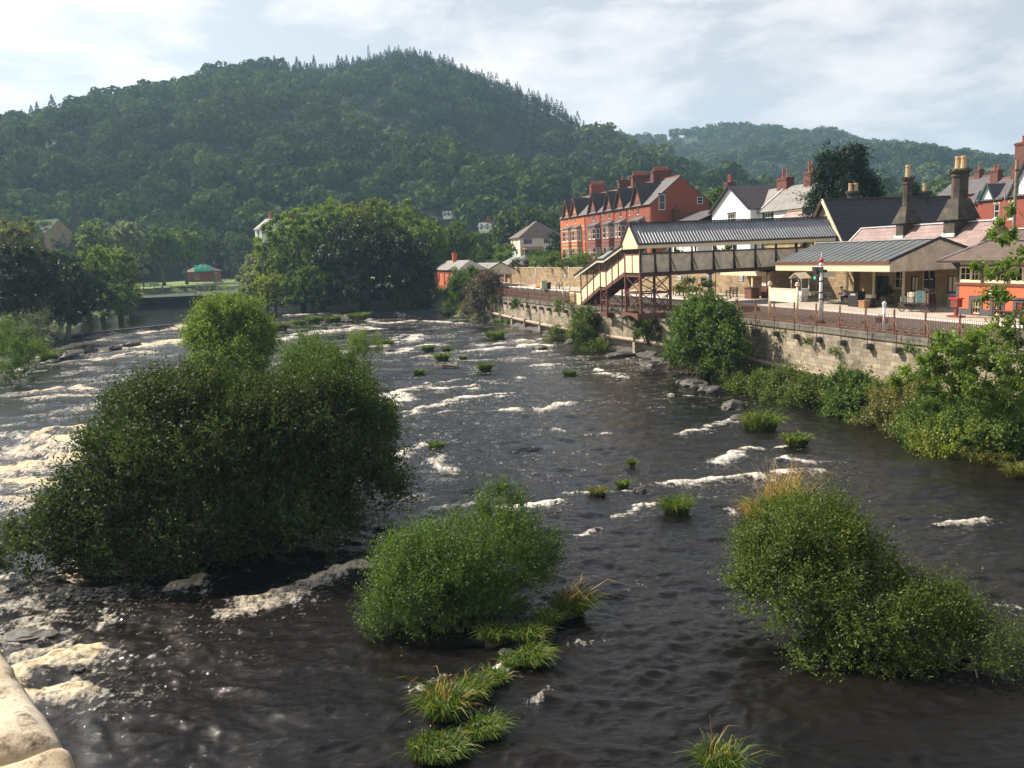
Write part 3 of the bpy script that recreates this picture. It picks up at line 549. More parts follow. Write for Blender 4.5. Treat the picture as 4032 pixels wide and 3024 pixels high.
# ------------------------------------------------------------------ ground
def sheet(name, pts, mat, kind='structure'):
    o = MB().poly(pts).build(name, mat); return tag(o, kind=kind)
sheet('ground', [(-3500, -200, -1.8), (3500, -200, -1.8), (3500, 3500, -1.8), (-3500, 3500, -1.8)], EARTH)
def wallb(a):                                                # the river wall bends towards the water further up
    return np.interp(a, [-40, 40, 60, 68, 76, 84, 92, 104, 120, 136, 150, 170, 200], [35, 35, 34.8, 33.9, 32.6, 31.2, 30.35, 29.7, 29.3, 28.6, 27.8, 26.8, 25.5])
def strip(name, A, offs, zf, mat, seed=0, rough=.0, fine=1):
    """ground along the railway between two offsets from the river wall"""
    P = np.zeros((len(A), len(offs), 3))
    for i, a in enumerate(A):
        for j, b in enumerate(offs):
            bb = wallb(a)+b if not callable(b) else b(a); P[i, j] = PAB(a, bb, zf(a, bb))
    if rough: P[..., 2] += rough*(fbm(P[..., 0]*.9, P[..., 1]*.9, None, seed, 4)-.5)*2
    return tag(gridmesh(name, P, mat, None, True), kind='structure')
strip('track_ground', np.linspace(-30, 210, 49), [0.25, 3, 6, 9, 16], lambda a, b: 4.62, BALLAST)
# rocky foot of the river wall
def footz(a, b):
    d = wallb(a)-b; z = float(zw(*PAB(a, b, 0)[:2])); return z+0.55-d*.42 if a < 130 else z+1.6-d*.5
strip('river_bank', np.linspace(8, 175, 220), [-4.6, -3.6, -2.8, -2.1, -1.5, -1.0, -.5, 0.1], footz, ROCK, 5, .35)
# left bank and the shaded shore
lb = [wp(*p)[:2] for p in [(-260, 1800), (-60, 1560), (60, 1440), (160, 1372), (236, 1320)]]+[pz(*p, 2.25)[:2] for p in [(330, 1272), (482, 1232), (560, 1198), (700, 1188), (930, 1183), (1060, 1180)]]
lb = np.array(lb); tt = np.linspace(0, len(lb)-1, 120); lbi = np.stack([np.interp(tt, np.arange(len(lb)), lb[:, 0]), np.interp(tt, np.arange(len(lb)), lb[:, 1])], 1)
tng = np.gradient(lbi, axis=0); nrm = np.stack([-tng[:, 1], tng[:, 0]], 1); nrm /= np.linalg.norm(nrm, axis=1, keepdims=True)
for _ in range(10): nrm[1:-1] = (nrm[:-2]+nrm[1:-1]+nrm[2:])/3
offs = [-1.5, 0, .8, 2, 4, 8, 14, 24, 40]; hs = [-.8, -.05, .3, .7, 1.2, 2.0, 2.8, 3.6, 4.0]
Pb = np.zeros((120, len(offs), 3))
for j, (q, h) in enumerate(zip(offs, hs)):
    Pb[:, j, :2] = lbi+nrm*q; Pb[:, j, 2] = np.maximum(zw(lbi[:, 0], lbi[:, 1]), .2)+h
Pb[..., 2] += .3*(fbm(Pb[..., 0]*.6, Pb[..., 1]*.6, None, 4, 3)-.5)
tag(gridmesh('left_bank', Pb, BANKG), kind='structure')
# park lawn beyond the pool, held up by two rough terrace steps
def poly_z(pix, z): return [tuple(pz(u, v, z)) for u, v in pix]
PK = np.array([[-150, 216], [-75, 214], [-60, 218], [-46, 224], [-30, 228], [10, 226], [60, 226.]])
gx = np.linspace(-190, 60, 120); P = np.zeros((120, 12, 3))
for i, x in enumerate(gx):
    y0 = np.interp(x, PK[:, 0], PK[:, 1])
    for j in range(12): f = j/11; P[i, j] = (x, y0-3+10*f, 1.7+4.0*(.5*sstep(.1, .42, f)+.5*sstep(.6, .95, f)))
P[..., 2] += .5*(fbm(P[..., 0]*.5, P[..., 1]*.5, None, 6, 3)-.5); tag(gridmesh('park_bank', P, BANKG), kind='structure')
NP_ = 40; gx = np.linspace(-210, 60, NP_); P = np.zeros((NP_, 8, 3))
for i, x in enumerate(gx):
    y0 = np.interp(x, PK[:, 0], PK[:, 1])+6
    for j in range(8): P[i, j] = (x, y0+(420-y0)*(j/7)**1.6, 5.68+1.6*(j/7)+.15*math.sin(x*.2+j))
tag(gridmesh('park_lawn', P, GRASSG), kind='structure')
# ------------------------------------------------------------------ hills
def sky_pts(L): 
    o = []
    for u, v, D in L:
        d = ray(*fu(u, v)); o.append((math.atan2(d[0], d[1]), D, EYE+D*d[2]/math.hypot(d[0], d[1])))
    return np.array(o)
CREST = sky_pts([(-500, 330, 470), (-200, 300, 500), (0, 268, 530), (60, 262, 545), (110, 252, 560), (160, 238, 580), (240, 220, 610), (310, 222, 630), (370, 212, 650), (440, 180, 690), (520, 165, 720), (600, 158, 740), (680, 160, 755), (740, 158, 765), (800, 140, 775), (850, 126, 780), (920, 134, 775), (980, 154, 760), (1060, 184, 735), (1140, 219, 710), (1200, 250, 690), (1240, 275, 675), (1290, 300, 655), (1330, 315, 640), (1420, 345, 610), (1560, 405, 560), (1700, 440, 520), (1900, 470, 480), (2212, 490, 450), (2700, 510, 420)])
FAR = sky_pts([(900, 330, 1300), (1200, 330, 1280), (1330, 305, 1260), (1400, 312, 1250), (1450, 300, 1240), (1500, 291, 1240), (1560, 286, 1230), (1640, 288, 1220), (1720, 292, 1200), (1790, 292, 1180), (1830, 311, 1180), (1890, 324, 1160), (1960, 328, 1150), (2060, 342, 1120), (2150, 362, 1090), (2212, 374, 1060), (2400, 405, 1000), (2700, 440, 950)])
def hill_h(h, t, C, Df, zf, seed, bmp):
    D = np.interp(h, C[:, 0], C[:, 1]); zc = np.interp(h, C[:, 0], C[:, 2]); r = Df+(D-Df)*t
    x = r*np.sin(h); y = r*np.cos(h)
    prof = np.where(t <= 1, np.clip(t, 0, 1)**0.92, 1-(t-1)*.8)
    w = np.sin(np.clip(t, 0, 1)*math.pi)
    z = zf+(zc-zf)*prof+bmp*w*((fbm(x*.006, y*.006, None, seed, 3)-.5)*2)
    return np.stack([x, y, z], -1)
DF1, DF2 = 312.0, 620.0
def hill1(h, t): return hill_h(h, t, CREST, DF1, 7.5, 11, 22)
def hill2(h, t): return hill_h(h, t, FAR, DF2, 20, 13, 30)
for nm, fn, C in (('hill', hill1, CREST), ('far_hill', hill2, FAR)):
    hh = np.linspace(C[0, 0], C[-1, 0], 150); t_ = np.linspace(0, 1.5, 60); Hh, Tt = np.meshgrid(hh, t_, indexing='ij')
    P = fn(Hh, Tt)-np.array([0, 0, 1.0]); P[:, 0, 2] = -1.5; tag(gridmesh(nm, P, FOREST), kind='structure')
# the valley floor behind the town, up to the foot of the hill
sheet('valley_floor', [(-260, 200, 3.3), (-260, 330, 3.3), (320, 330, 7.2), (320, 150, 7.2)], FOREST)
# ------------------------------------------------------------------ woodland
def proto_broad(seed, nsh, leaf):
    """crown of unit radius standing on its base: leaf centres, axes, normals, tones"""
    rng = np.random.default_rng(seed); lo = crown_lobes(1.0, 1.0, 1.45, 0.12, 10, seed, 0.46, 0.9)
    C = np.array([l[0] for l in lo]); R = np.array([l[1] for l in lo]); k = rng.integers(0, len(lo), nsh); d = sph(rng, nsh, -0.3)
    c = C[k]+d*R[k]*rng.uniform(.8, 1.06, nsh)[:, None]
    nr = d+rng.normal(0, .28, (nsh, 3)); ax = np.cross(nr, rng.normal(0, 1, (nsh, 3)))
    return c, ax, nr, leaf*rng.uniform(.6, 1.3, nsh), np.clip(rng.random(nsh)*.55+.3*(k % 3)/2, 0, 1)
def proto_conif(seed, n, leaf):
    rng = np.random.default_rng(seed); z = rng.random(n)**0.8; tier = np.round(z*9)/9*.55+z*.45; r = (1-tier)*.30*rng.uniform(.55, 1.1, n)+.008
    t = rng.uniform(0, 2*math.pi, n); rad = np.stack([np.cos(t), np.sin(t), np.zeros(n)], 1)
    c = rad*r[:, None]+np.array([0, 0, 1])*(.06+.94*z)[:, None]; ax = rad+np.array([0, 0, -.35])+rng.normal(0, .2, (n, 3)); nr = np.array([0, 0, 1.])+rad*.4+rng.normal(0, .25, (n, 3))
    return c, ax, nr, leaf*(.4+.8*(1-z))*rng.uniform(.7, 1.2, n), rng.random(n)*.7
PB = [proto_broad(100+i, 300, .30) for i in range(7)]
PC = [proto_conif(200+i, 120, .16) for i in range(5)]
def scatter(fn, C, Df, t0, t1, n, rng, h0=None, h1=None):
    h0 = C[0, 0] if h0 is None else h0; h1 = C[-1, 0] if h1 is None else h1
    h = rng.uniform(h0, h1, n); D = np.interp(h, C[:, 0], C[:, 1]); r = np.sqrt(rng.uniform((Df+(D-Df)*t0)**2, (Df+(D-Df)*t1)**2)); return h, (r-Df)/(D-Df)
def thin(P, dmin):
    g = {}; keep = []
    for i, (x, y) in enumerate(P[:, :2]):
        k = (int(x//dmin), int(y//dmin)); ok = True
        for a in (-1, 0, 1):
            for b in (-1, 0, 1):
                for j in g.get((k[0]+a, k[1]+b), ()):
                    if (P[j, 0]-x)**2+(P[j, 1]-y)**2 < dmin*dmin: ok = False
        if ok: keep.append(i); g.setdefault(k, []).append(i)
    return np.array(keep)
def mass(name, P, protos, S, H, mat, rng, seed):
    out = [[], [], [], [], [], []]
    pt = (fbm(P[:, 0]*.012, P[:, 1]*.012, None, 51, 3)-.5)*.9+rng.normal(0, .12, len(P))
    for i in range(len(P)):
        c, ax, nr, ln, tn = protos[rng.integers(len(protos))]; a = rng.uniform(0, 6.28); ca, sa = math.cos(a), math.sin(a); M = np.array([[ca, sa, 0], [-sa, ca, 0], [0, 0, 1]])
        sc = np.array([S[i], S[i], H[i]]); out[0].append((c@M)*sc+P[i]); out[1].append(ax@M); out[2].append(nr@M); out[3].append(ln*(S[i] if protos is not PC else H[i])); out[4].append(np.clip(tn*.55+.22+pt[i], 0, .86) if rng.random() > .03 else np.clip(tn*.3+.70, 0, 1))
    C = np.concatenate(out[0]); ln = np.concatenate(out[3])
    o = leaves(name, C, np.concatenate(out[1]), np.concatenate(out[2]), ln, ln*.75, mat, None, rng, np.concatenate(out[4])); return tag(o, kind='stuff')
rng = np.random.default_rng(42)
# conifer plantation high on the main hill: everywhere above a ragged line, lower on the right-hand shoulder
h, t = scatter(hill1, CREST, DF1, .50, 1.16, 9000, rng); P = hill1(h, t)
line = np.interp(h, [-.60, -.42, -.36, -.25, -.1, 0.02, .09, .125, .6], [1.3, 1.3, .93, .72, .60, .56, .58, 1.3, 1.3])+.16*(fbm(P[:, 0]*.01, P[:, 1]*.01, None, 3, 3)-.5)
con = t > line; Pc = P[con]; keepc = thin(Pc, 5.0); Pc = Pc[keepc]
tcn = t[con][keepc]; H = rng.uniform(9, 14.5, len(Pc))*np.where(tcn > .86, .55, 1); tag(mass('conifer_wood', Pc, PC, H, H, L_CONIF, rng, 1), 'dense dark conifer plantation covering the top of the hill', 'woodland')
h, t = scatter(hill1, CREST, DF1, -.16, 1.08, 10000, rng); P = hill1(h, t)
line = np.interp(h, [-.60, -.42, -.36, -.25, -.1, 0.02, .09, .125, .6], [1.3, 1.3, .93, .72, .60, .56, .58, 1.3, 1.3])+.16*(fbm(P[:, 0]*.01, P[:, 1]*.01, None, 3, 3)-.5)
HOUSES = [(1110, 345, 560, 22), (960, 468, 330, 8), (1042, 496, 315, 12), (570, 505, 270, 14)]
ok = np.ones(len(P), bool)
for u_, v_, D_, w_ in HOUSES:
    hd = math.atan2(*ray(*fu(u_, v_))[:2]); rr_ = np.hypot(P[:, 0], P[:, 1]); ok &= ~((np.abs(np.arctan2(P[:, 0], P[:, 1])-hd)*D_ < w_*.62+4) & (rr_ > D_-75) & (rr_ < D_+14))
Pw = P[(t <= line+.05) & ok & ((t > -.01) | (h > -.06))]; keepw = thin(Pw, 9.2); Pw = Pw[keepw]; tw = t[(t <= line+.05) & ok & ((t > -.01) | (h > -.06))][keepw]; S = rng.uniform(4.6, 10.8, len(Pw))*np.where(tw > .88, .62, 1)*np.where(rng.random(len(Pw)) < .15, .7, 1)
rd = np.hypot(Pw[:, 0], Pw[:, 1]); idx = np.argsort(rd); near = idx[:70]; rest = idx[70:]
tag(mass('broadleaf_wood', Pw[rest], PB, S[rest], S[rest]*rng.uniform(.85, 1.15, len(rest)), L_WOOD, rng, 2), 'rounded broadleaf woodland covering the slopes of the hill', 'woodland')
h, t = scatter(hill2, FAR, DF2, .12, 1.05, 9000, rng); P = hill2(h, t); P = P[thin(P, 11.0)]; S = rng.uniform(6.0, 10.5, len(P))
clear = (np.abs(np.arctan2(P[:, 0], P[:, 1])-math.atan2(*ray(*fu(1463, 297))[:2])) < .028) & (np.hypot(P[:, 0], P[:, 1]) > 1120) & (np.hypot(P[:, 0], P[:, 1]) < 1215)
P, S = P[~clear], S[~clear]
tag(mass('far_wood', P, PB, S, S*rng.uniform(.8, 1.1, len(S)), L_WOOD, rng, 3), 'hazy woodland on the lower ridge behind the town', 'woodland')
gp_ = hill2(np.array([math.atan2(*ray(*fu(1463, 297))[:2])]), np.array([.93]))[0]
# the nearest trees of the wood, one by one
WP = []
for i in range(5):
    o = thing('woodland_tree', 'rounded green broadleaf tree at the foot of the wooded hill', 'tree', (0, 0, 0), 0, 'single trees along the foot of the wooded hill')
    foliage('crown', crown_lobes(5.6, 5.6, 10.5, 1.5, 13, 60+i, .42), 420, 5, 1.25, 1.8, L_WOOD, o, 60+i, .4, -.5, .5, .6, .7, .1)
    mb = MB(); mb.path([(0, 0, -1.5), (.1, 0, 3), (0, .2, 7)], [.45, .35, .15], 7); mb.build('trunk', BARK, o, True); WP.append(o)
for n_, i in enumerate(near):
    k = float(rng.uniform(.85, 1.35)); src = WP[n_ % 5]
    o = src if n_ < 5 else dup(src)
    o.location = tuple(Pw[i]); o.rotation_euler = (0, 0, float(rng.uniform(0, 6.28))); o.scale = (k, k, k*float(rng.uniform(.85, 1.15)))
# skyline conifers one by one
SK = []
def conifer(name, label, h, seed, mat, group, thinc=1.0):
    o = thing(name, label, 'tree', (0, 0, 0), 0, group); c, ax, nr, ln, tn = proto_conif(seed, 420, .15)
    if thinc < 1: c[:, :2] *= thinc
    leaves('crown', c*h, ax, nr, ln*h, ln*h*.45, mat, o, np.random.default_rng(seed), tn)
    MB().path([(0, 0, -1.5), (0, 0, h*.5), (0, 0, h*.97)], [h*.022, h*.015, .03], 6).build('trunk', BARK, o, True); return o
def put_sky(src, u, vtop, D, fresh, label=None):
    d = ray(*fu(u, vtop)); k = D/math.hypot(d[0], d[1]); ztop = EYE+k*d[2]; x, y = d[0]*k, d[1]*k
    hh = math.atan2(d[0], d[1]); Dc = np.interp(hh, CREST[:, 0], CREST[:, 1]); z = hill1(np.array([hh]), np.array([(D-DF1)/(Dc-DF1)]))[0][2]
    o = src if fresh else dup(src); o.location = (float(x), float(y), float(z)); hgt = max(4, ztop-z); o.scale = (max(hgt, 9)/14,)*2+(hgt/14,); o.rotation_euler = (0, 0, u*.7)
    if label: o['label'] = label
    return o
protos = [conifer('spruce_tree', 'spruce spire standing up from the skyline of the hill', 14, 300+i, L_CONIF, 'conifers along the hill skyline', (1.1, .8, .95)[i]) for i in range(3)]
cnt = 0
for u, v in [(525, 130), (540, 136), (565, 127), (575, 124), (592, 119), (612, 122), (640, 121), (648, 130), (663, 136), (692, 138), (705, 136), (730, 118), (738, 122), (748, 118), (762, 120), (772, 119), (778, 121), (808, 115), (824, 114), (838, 112), (850, 107), (866, 114), (880, 116), (906, 119), (930, 122), (955, 130), (985, 143), (1010, 150), (1030, 158), (1060, 170), (1085, 180), (1120, 195), (1150, 205), (1185, 222), (1215, 238), (440, 158), (410, 172), (12, 240), (22, 240), (46, 236), (78, 218), (66, 226), (110, 203), (140, 213), (156, 214)]:
    d = ray(*fu(u, v)); hh = math.atan2(d[0], d[1]); D = float(np.interp(hh, CREST[:, 0], CREST[:, 1]))
    put_sky(protos[cnt % 3], u, v, D, cnt < 3); cnt += 1
ls = conifer('larch_tree', 'tall thin see-through conifer, the tallest tree on the ridge left of the mast', 14, 320, L_CONIF, None, .75); put_sky(ls, 677, 118, 752, True)
# ------------------------------------------------------------------ river wall, railing, pipe
def AB(a, off, z): return PAB(a, wallb(a)+off, z)
o = thing('river_wall', 'long buff stone retaining wall between the river and the railway, dark coping on top', 'wall', (0, 0, 0))
o.rotation_euler = (0, 0, RZ)
def loc(a, off, z, abs_b=None): return (-a, (wallb(a) if abs_b is None else abs_b)+off, z)     # the wall's own frame
As = np.concatenate([np.linspace(-12, 58, 12), np.linspace(61, 175, 40)])
mb = MB()
for a0, a1 in zip(As[:-1], As[1:]):
    mb.prism([loc(a0, 0, 4.42), loc(a0, .6, 4.42), loc(a0, .6, -.6), loc(a0, -.28, -.6)], np.array(loc(a1, 0, 0))-np.array(loc(a0, 0, 0)), 0)
mb.build('masonry', RIVERSTONE, o)
mb = MB()
rng = np.random.default_rng(7)
a = -10.0
while a < 150:
    w = rng.uniform(.8, 1.3); e = rng.uniform(-.03, .03); mb.prism([loc(a, -.12+e, 4.42), loc(a, .5, 4.42), loc(a, .5, 4.80+e*.6), loc(a, -.10+e, 4.80+e*.6)], np.array(loc(a+w-.02, 0, 0))-np.array(loc(a, 0, 0)), 0); a += w
mb.build('coping', COPING, o)
posts = [35.2+2.55*i for i in range(40)]
for a in posts:
    mb = MB(); x, y, _ = loc(a-.9, 0, 0); mb.prism([(x-.16, y-.05, 3.72), (x-.16, y-.50, 3.80), (x-.16, y-.50, 4.12), (x-.16, y-.05, 4.12)], (.32, 0, 0)); mb.build('corbel', DARKSTONE, o)
o = thing('railing', 'rust brown spiked iron railing on the coping of the river wall', 'railing'); o.rotation_euler = (0, 0, RZ)
for i, a in enumerate(posts[:-1]):
    a2 = posts[i+1]; p0 = np.array(loc(a, .22, 4.8)); p1 = np.array(loc(a2, .22, 4.8)); mb = MB()
    mb.beam(p0+V3(0, 0, .14), p1+V3(0, 0, .14), .03, .05); mb.beam(p0+V3(0, 0, 1.0), p1+V3(0, 0, 1.0), .03, .05)
    n = 20
    for k in range(1, n):
        q = p0+(p1-p0)*k/n; mb.beam(q+V3(0, 0, .05), q+V3(0, 0, 1.14), .022, .022); mb.lathe(q+V3(0, 0, 1.13), [(.022, 0), (.001, .1)], 4)
    mb.build('picket_panel', RUST, o)
for a in posts:
    p0 = np.array(loc(a, .22, 4.8)); mb = MB(); mb.tube(p0, p0+V3(0, 0, 1.28), .055, .05, 8); mb.lathe(p0+V3(0, 0, 1.28), [(.05, 0), (.085, .03), (.05, .07), (.035, .1), (.07, .15), (.002, .3)], 8); mb.build('railing_post', RUST, o)
    x, y, _ = loc(a-.9, 0, 0); mb = MB(); mb.path([p0+V3(0, -.03, .95), (p0+np.array((x, y, 4.8)))/2+V3(0, -.15, .75), V3(x, y-.33, 5.2), V3(x, y-.33, 4.1)], [.028]*4, 5); mb.build('raking_stay', RUST, o)
o = thing('river_pipe', 'rusty iron pipe carried on stone piers along the foot of the river wall', 'pipe'); o.rotation_euler = (0, 0, RZ)
def pipez(a): return float(np.interp(a, [30, 42, 60, 72, 88, 120], [1.62, 1.62, 1.75, 1.85, 2.0, 2.3]))
mb = MB(); ps = [np.array(loc(a, -.62, pipez(a))) for a in np.linspace(26, 122, 40)]; mb.path(ps, [.2]*40, 10); mb.build('pipe_run', PIPE, o, True)
for k, a in enumerate(np.arange(30, 122, 5.6)):
    c = np.array(loc(a, -.62, pipez(a))); mb = MB(); mb.box(c[0]-.3, c[0]+.3, c[1]-.28, c[1]+.5, -.4, c[2]-.12); mb.build('pier', RIVERSTONE, o)
    mb = MB(); mb.tube(c-V3(.12, 0, 0), c+V3(.12, 0, 0), .27, .27, 10); mb.build('collar', IRON, o)
# ------------------------------------------------------------------ tracks and platforms
def plat_b(a): return np.interp(a, [-30, 47, 58, 69, 90, 104, 116, 128, 150, 165, 200], [40.1, 40.0, 40.1, 40.0, 38.9, 38.1, 37.4, 36.9, 36.0, 35.6, 34.8])
def back_b(a): return np.interp(a, [60, 78, 93, 116, 128, 150, 200], [48.5, 47.5, 46.5, 43.5, 42, 41.4, 41.])
for off, lab in ((1.7, 'railway track nearer the river wall, rusty rails on dark ballast'), (4.6 if False else 3.45, None)):
    if lab is None: continue
for nm, f, lab in (('railway_track', lambda a: wallb(a)+.95+.72, 'railway track running beside the spiked railing'), ('railway_track', lambda a: plat_b(a)-1.55, 'railway track running close along the platform edge')):
    o = thing(nm, lab, 'railway track'); o.rotation_euler = (0, 0, RZ); aa = np.linspace(-15, 150, 67)
    for s in (-.72, .72):
        mb = MB()
        for a0, a1 in zip(aa[:-1], aa[1:]): mb.beam((-a0, f(a0)+s, 4.78), (-a1, f(a1)+s, 4.78), .07, .14)
        mb.build('rail', STEEL, o)
    mb = MB()
    for a in np.arange(-14, 150, .75):
        mb.box(-a-.12, -a+.12, f(a)-1.25, f(a)+1.25, 4.60, 4.70)
    mb.build('sleepers', TIMBER, o)
o = thing('platform', 'station platform with white painted edge beyond the tracks', 'platform'); o.rotation_euler = (0, 0, RZ); tag(o, kind='structure')
aa = np.linspace(-30, 200, 80); P = np.zeros((80, 5, 3))
for i, a in enumerate(aa):
    pbk = plat_b(a)
    for j, (q, z) in enumerate(((.42, 5.30), (.42, 5.304), (4, 5.31), (10, 5.32), (16, 5.32))): P[i, j] = (-a, pbk+q, z)
gridmesh('paving', P[:, 1:], PLATFORM, o)
mb = MB(); mb2 = MB()
for a0, a1 in zip(aa[:-1], aa[1:]):
    d = np.array((-a1, plat_b(a1), 0))-np.array((-a0, plat_b(a0), 0))
    mb.prism([(-a0, plat_b(a0), 4.6), (-a0, plat_b(a0)+.41, 4.6), (-a0, plat_b(a0)+.41, 5.22), (-a0, plat_b(a0)+.02, 5.22)], d); mb2.prism([(-a0, plat_b(a0)-.05, 5.222), (-a0, plat_b(a0)+.415, 5.222), (-a0, plat_b(a0)+.415, 5.312), (-a0, plat_b(a0)-.05, 5.306)], d)
mb.build('edge_wall', DARKSTONE, o); mb2.build('white_edge', WHITE, o)
# stone wall at the back of the platform, gardens above it
o = thing('platform_back_wall', 'tall pale sandstone wall behind the far platform, garden on top', 'wall'); o.rotation_euler = (0, 0, RZ)
aa = np.linspace(64, 158, 44); mb = MB(); mc = MB()
for a0, a1 in zip(aa[:-1], aa[1:]):
    d = np.array((-a1, back_b(a1), 0))-np.array((-a0, back_b(a0), 0)); mb.prism([(-a0, back_b(a0), 4.9), (-a0, back_b(a0)+.5, 4.9), (-a0, back_b(a0)+.5, 8.15), (-a0, back_b(a0), 8.15)], d); mc.prism([(-a0, back_b(a0)-.06, 8.15), (-a0, back_b(a0)+.55, 8.15), (-a0, back_b(a0)+.55, 8.28), (-a0, back_b(a0)-.06, 8.28)], d)
mb.build('masonry', BACKSTONE, o); mc.build('coping', BUFF, o)
aa = np.linspace(40, 260, 50); P = np.zeros((50, 4, 3))
for i, a in enumerate(aa):
    b0 = back_b(a)+.5 if a > 64 else 56
    for j, q in enumerate((0, 6, 40, 160)): P[i, j] = PAB(a, b0+q, 8.0 + (0.45 if j else 0))
tag(gridmesh('garden_ground', P, BANKG), kind='structure')
# ------------------------------------------------------------------ footbridge
FA, FB = 70.8, 31.0
fb = fr('footbridge', 'covered cream and brown railway footbridge with corrugated roof and covered stairs', 'footbridge', FA, FB, 0)
# local: x towards the viewer (x=0 is the near side of the deck), so the deck spans x -3.5..0; y away from the river
DW = 3.5; DL = 20.4; ZD = 8.45; ZP = 10.05; ZE = 11.05; ZRg = 12.9; SAG = -0.01
def corrug(mb, p0, p1, q0, q1, pitch, amp):
    """corrugated sheet between edges p0-p1 (eave) and q0-q1 (ridge); ridges run from eave to ridge"""
    p0, p1, q0, q1 = [np.asarray(t, float) for t in (p0, p1, q0, q1)]; L = np.linalg.norm(p1-p0); n = int(L/pitch*6); nn = unit(np.cross(p1-p0, q0-p0)); nn = nn if nn[2] > 0 else -nn
    k = len(mb.v)
    for i in range(n+1):
        t = i/n; h = amp*math.cos(2*math.pi*i/6); a = p0+(p1-p0)*t+nn*h; b = q0+(q1-q0)*t+nn*h; mb.v += [tuple(a), tuple(b)]
    for i in range(n): mb.f.append((k+2*i, k+2*i+2, k+2*i+3, k+2*i+1)); mb.m.append(0)
mb = MB(); rx = -DW/2
corrug(mb, (.25, -.35, ZE), (.25, DL, ZE), (rx, -.35, ZRg), (rx, DL, ZRg), .30, .085); corrug(mb, (-DW-.25, -.35, ZE), (-DW-.25, DL, ZE), (rx, -.35, ZRg), (rx, DL, ZRg), .30, .085)
mb.build('deck_roof', CORR, fb, True)
mb = MB(); mb.beam((rx, -.4, ZRg+.05), (rx, DL, ZRg+.05), .5, .1); mb.build('ridge_cap', BLACKP, fb)
mb = MB()
for x in (.27, -DW-.27): mb.beam((x, -.35, ZE-.09), (x, DL, ZE-.09), .1, .14)
mb.build('gutter', DARKBROWN, fb)
def valance(mb, p, q, h, pitch=.16):
    """hanging boards with pointed feet, from top line p-q down h"""
    p = np.asarray(p, float); q = np.asarray(q, float); n = max(1, int(np.linalg.norm(q-p)/pitch)); nrm_ = unit(np.cross(q-p, (0, 0, 1)))*.02
    for i in range(n):
        a = p+(q-p)*i/n; b = p+(q-p)*(i+.94)/n; m_ = (a+b)/2; dz = V3(0, 0, 1)
        mb.prism([a-nrm_/2, b-nrm_/2, b-dz*h*.78-nrm_/2, m_-dz*h-nrm_/2, a-dz*h*.78-nrm_/2], nrm_)
mb = MB(); valance(mb, (.24, -.3, ZE-.15), (.24, DL-.3, ZE-.15), .36, .2); mb.build('deck_valance', CREAM, fb)
# river-facing gable, cream boards
mb = MB(); y = -.3
zt = lambda x: ZE+(ZRg-ZE)*(1-abs(x-rx)/(DW/2+.25))
n = 22
for i in range(n):
    x0 = -DW-.1+(DW+.2)*i/n; x1 = x0+(DW+.2)/n*.95; mb.prism([(x0, y, ZE-.42), ((x0+x1)/2, y, ZE-.5), (x1, y, ZE-.42), (x1, y, zt(x1)-.05), (x0, y, zt(x0)-.05)], (0, .05, 0))
mb.build('gable', CREAM, fb)
mb = MB()
for s in (.27, -DW-.27): mb.beam((s, -.36, ZE-.02), (rx, -.36, ZRg+.06), .07, .2)
mb.build('bargeboard', DARKBROWN, fb)
# deck floor, parapet panels with posts on the near side and far side
mb = MB(); mb.box(-DW, 0, 0, DL, ZD-.35, ZD-.1); mb.build('deck_floor', DARKBROWN, fb)
ypost = [0, 1.45, 2.92, 5.1, 7.29, 9.41, 11.62, 13.8, 16., 18.2, 20.2]
for i in range(len(ypost)-1):
    mb = MB(); mb.box(-.06, 0, ypost[i]+.1, ypost[i+1]-.1, ZD-.02, ZP); mb.build('side_panel', CREAM_SHADED_DIRTY, fb)  # long side lies in shade, so its panels take the dulled cream
    if i >= 2:
        mb = MB(); mb.beam((.06, ypost[i]+.05, ZD+1.25), (.06, ypost[i]+.55, ZD+.1), .05, .05); mb.build('brace', DARKBROWN, fb)
mb = MB(); mb.box(-DW, -DW+.06, 1.5, DL, ZD, ZP); mb.build('far_side_panel', CREAM_SHADED_DIRTY, fb)
mb = MB()
for x in (.02, -DW-.02):
    mb.beam((x, 0, ZP+.05), (x, DL, ZP+.05), .14, .12); mb.beam((x, 0, ZD-.16), (x, DL, ZD-.16), .16, .3)
mb.build('girder', DARKBROWN, fb)
for i, yy in enumerate(ypost):
    for x in (.03, -DW-.03):
        mb = MB(); mb.beam((x, yy, ZD-.3), (x, yy, ZE-.1), .12, .16); mb.build('roof_post', DARKBROWN, fb)
        if x > 0: mb = MB(); mb.prism([(x+.05, yy-.03, ZD-.1), (x+.4, yy-.03, ZD-.1), (x+.05, yy-.03, ZD+1.2)], (0, .06, 0)); mb.build('gusset', DARKBROWN, fb)
# sunlit panels at the river end, painted lighter than the shaded long side
for x0, x1 in ((-DW+.08, -DW/2-.04), (-DW/2+.04, -.08)):
    mb = MB(); mb.box(x0, x1, -.04, .02, ZD-.02, ZP-.02); mb.build('end_panel', CREAM, fb)
mb = MB(); mb.beam((-DW/2, -.05, ZD), (-DW/2, -.05, ZP), .08, .08); mb.beam((-DW, -.05, ZP+.04), (0, -.05, ZP+.04), .08, .1); mb.build('end_frame', BROWN, fb)
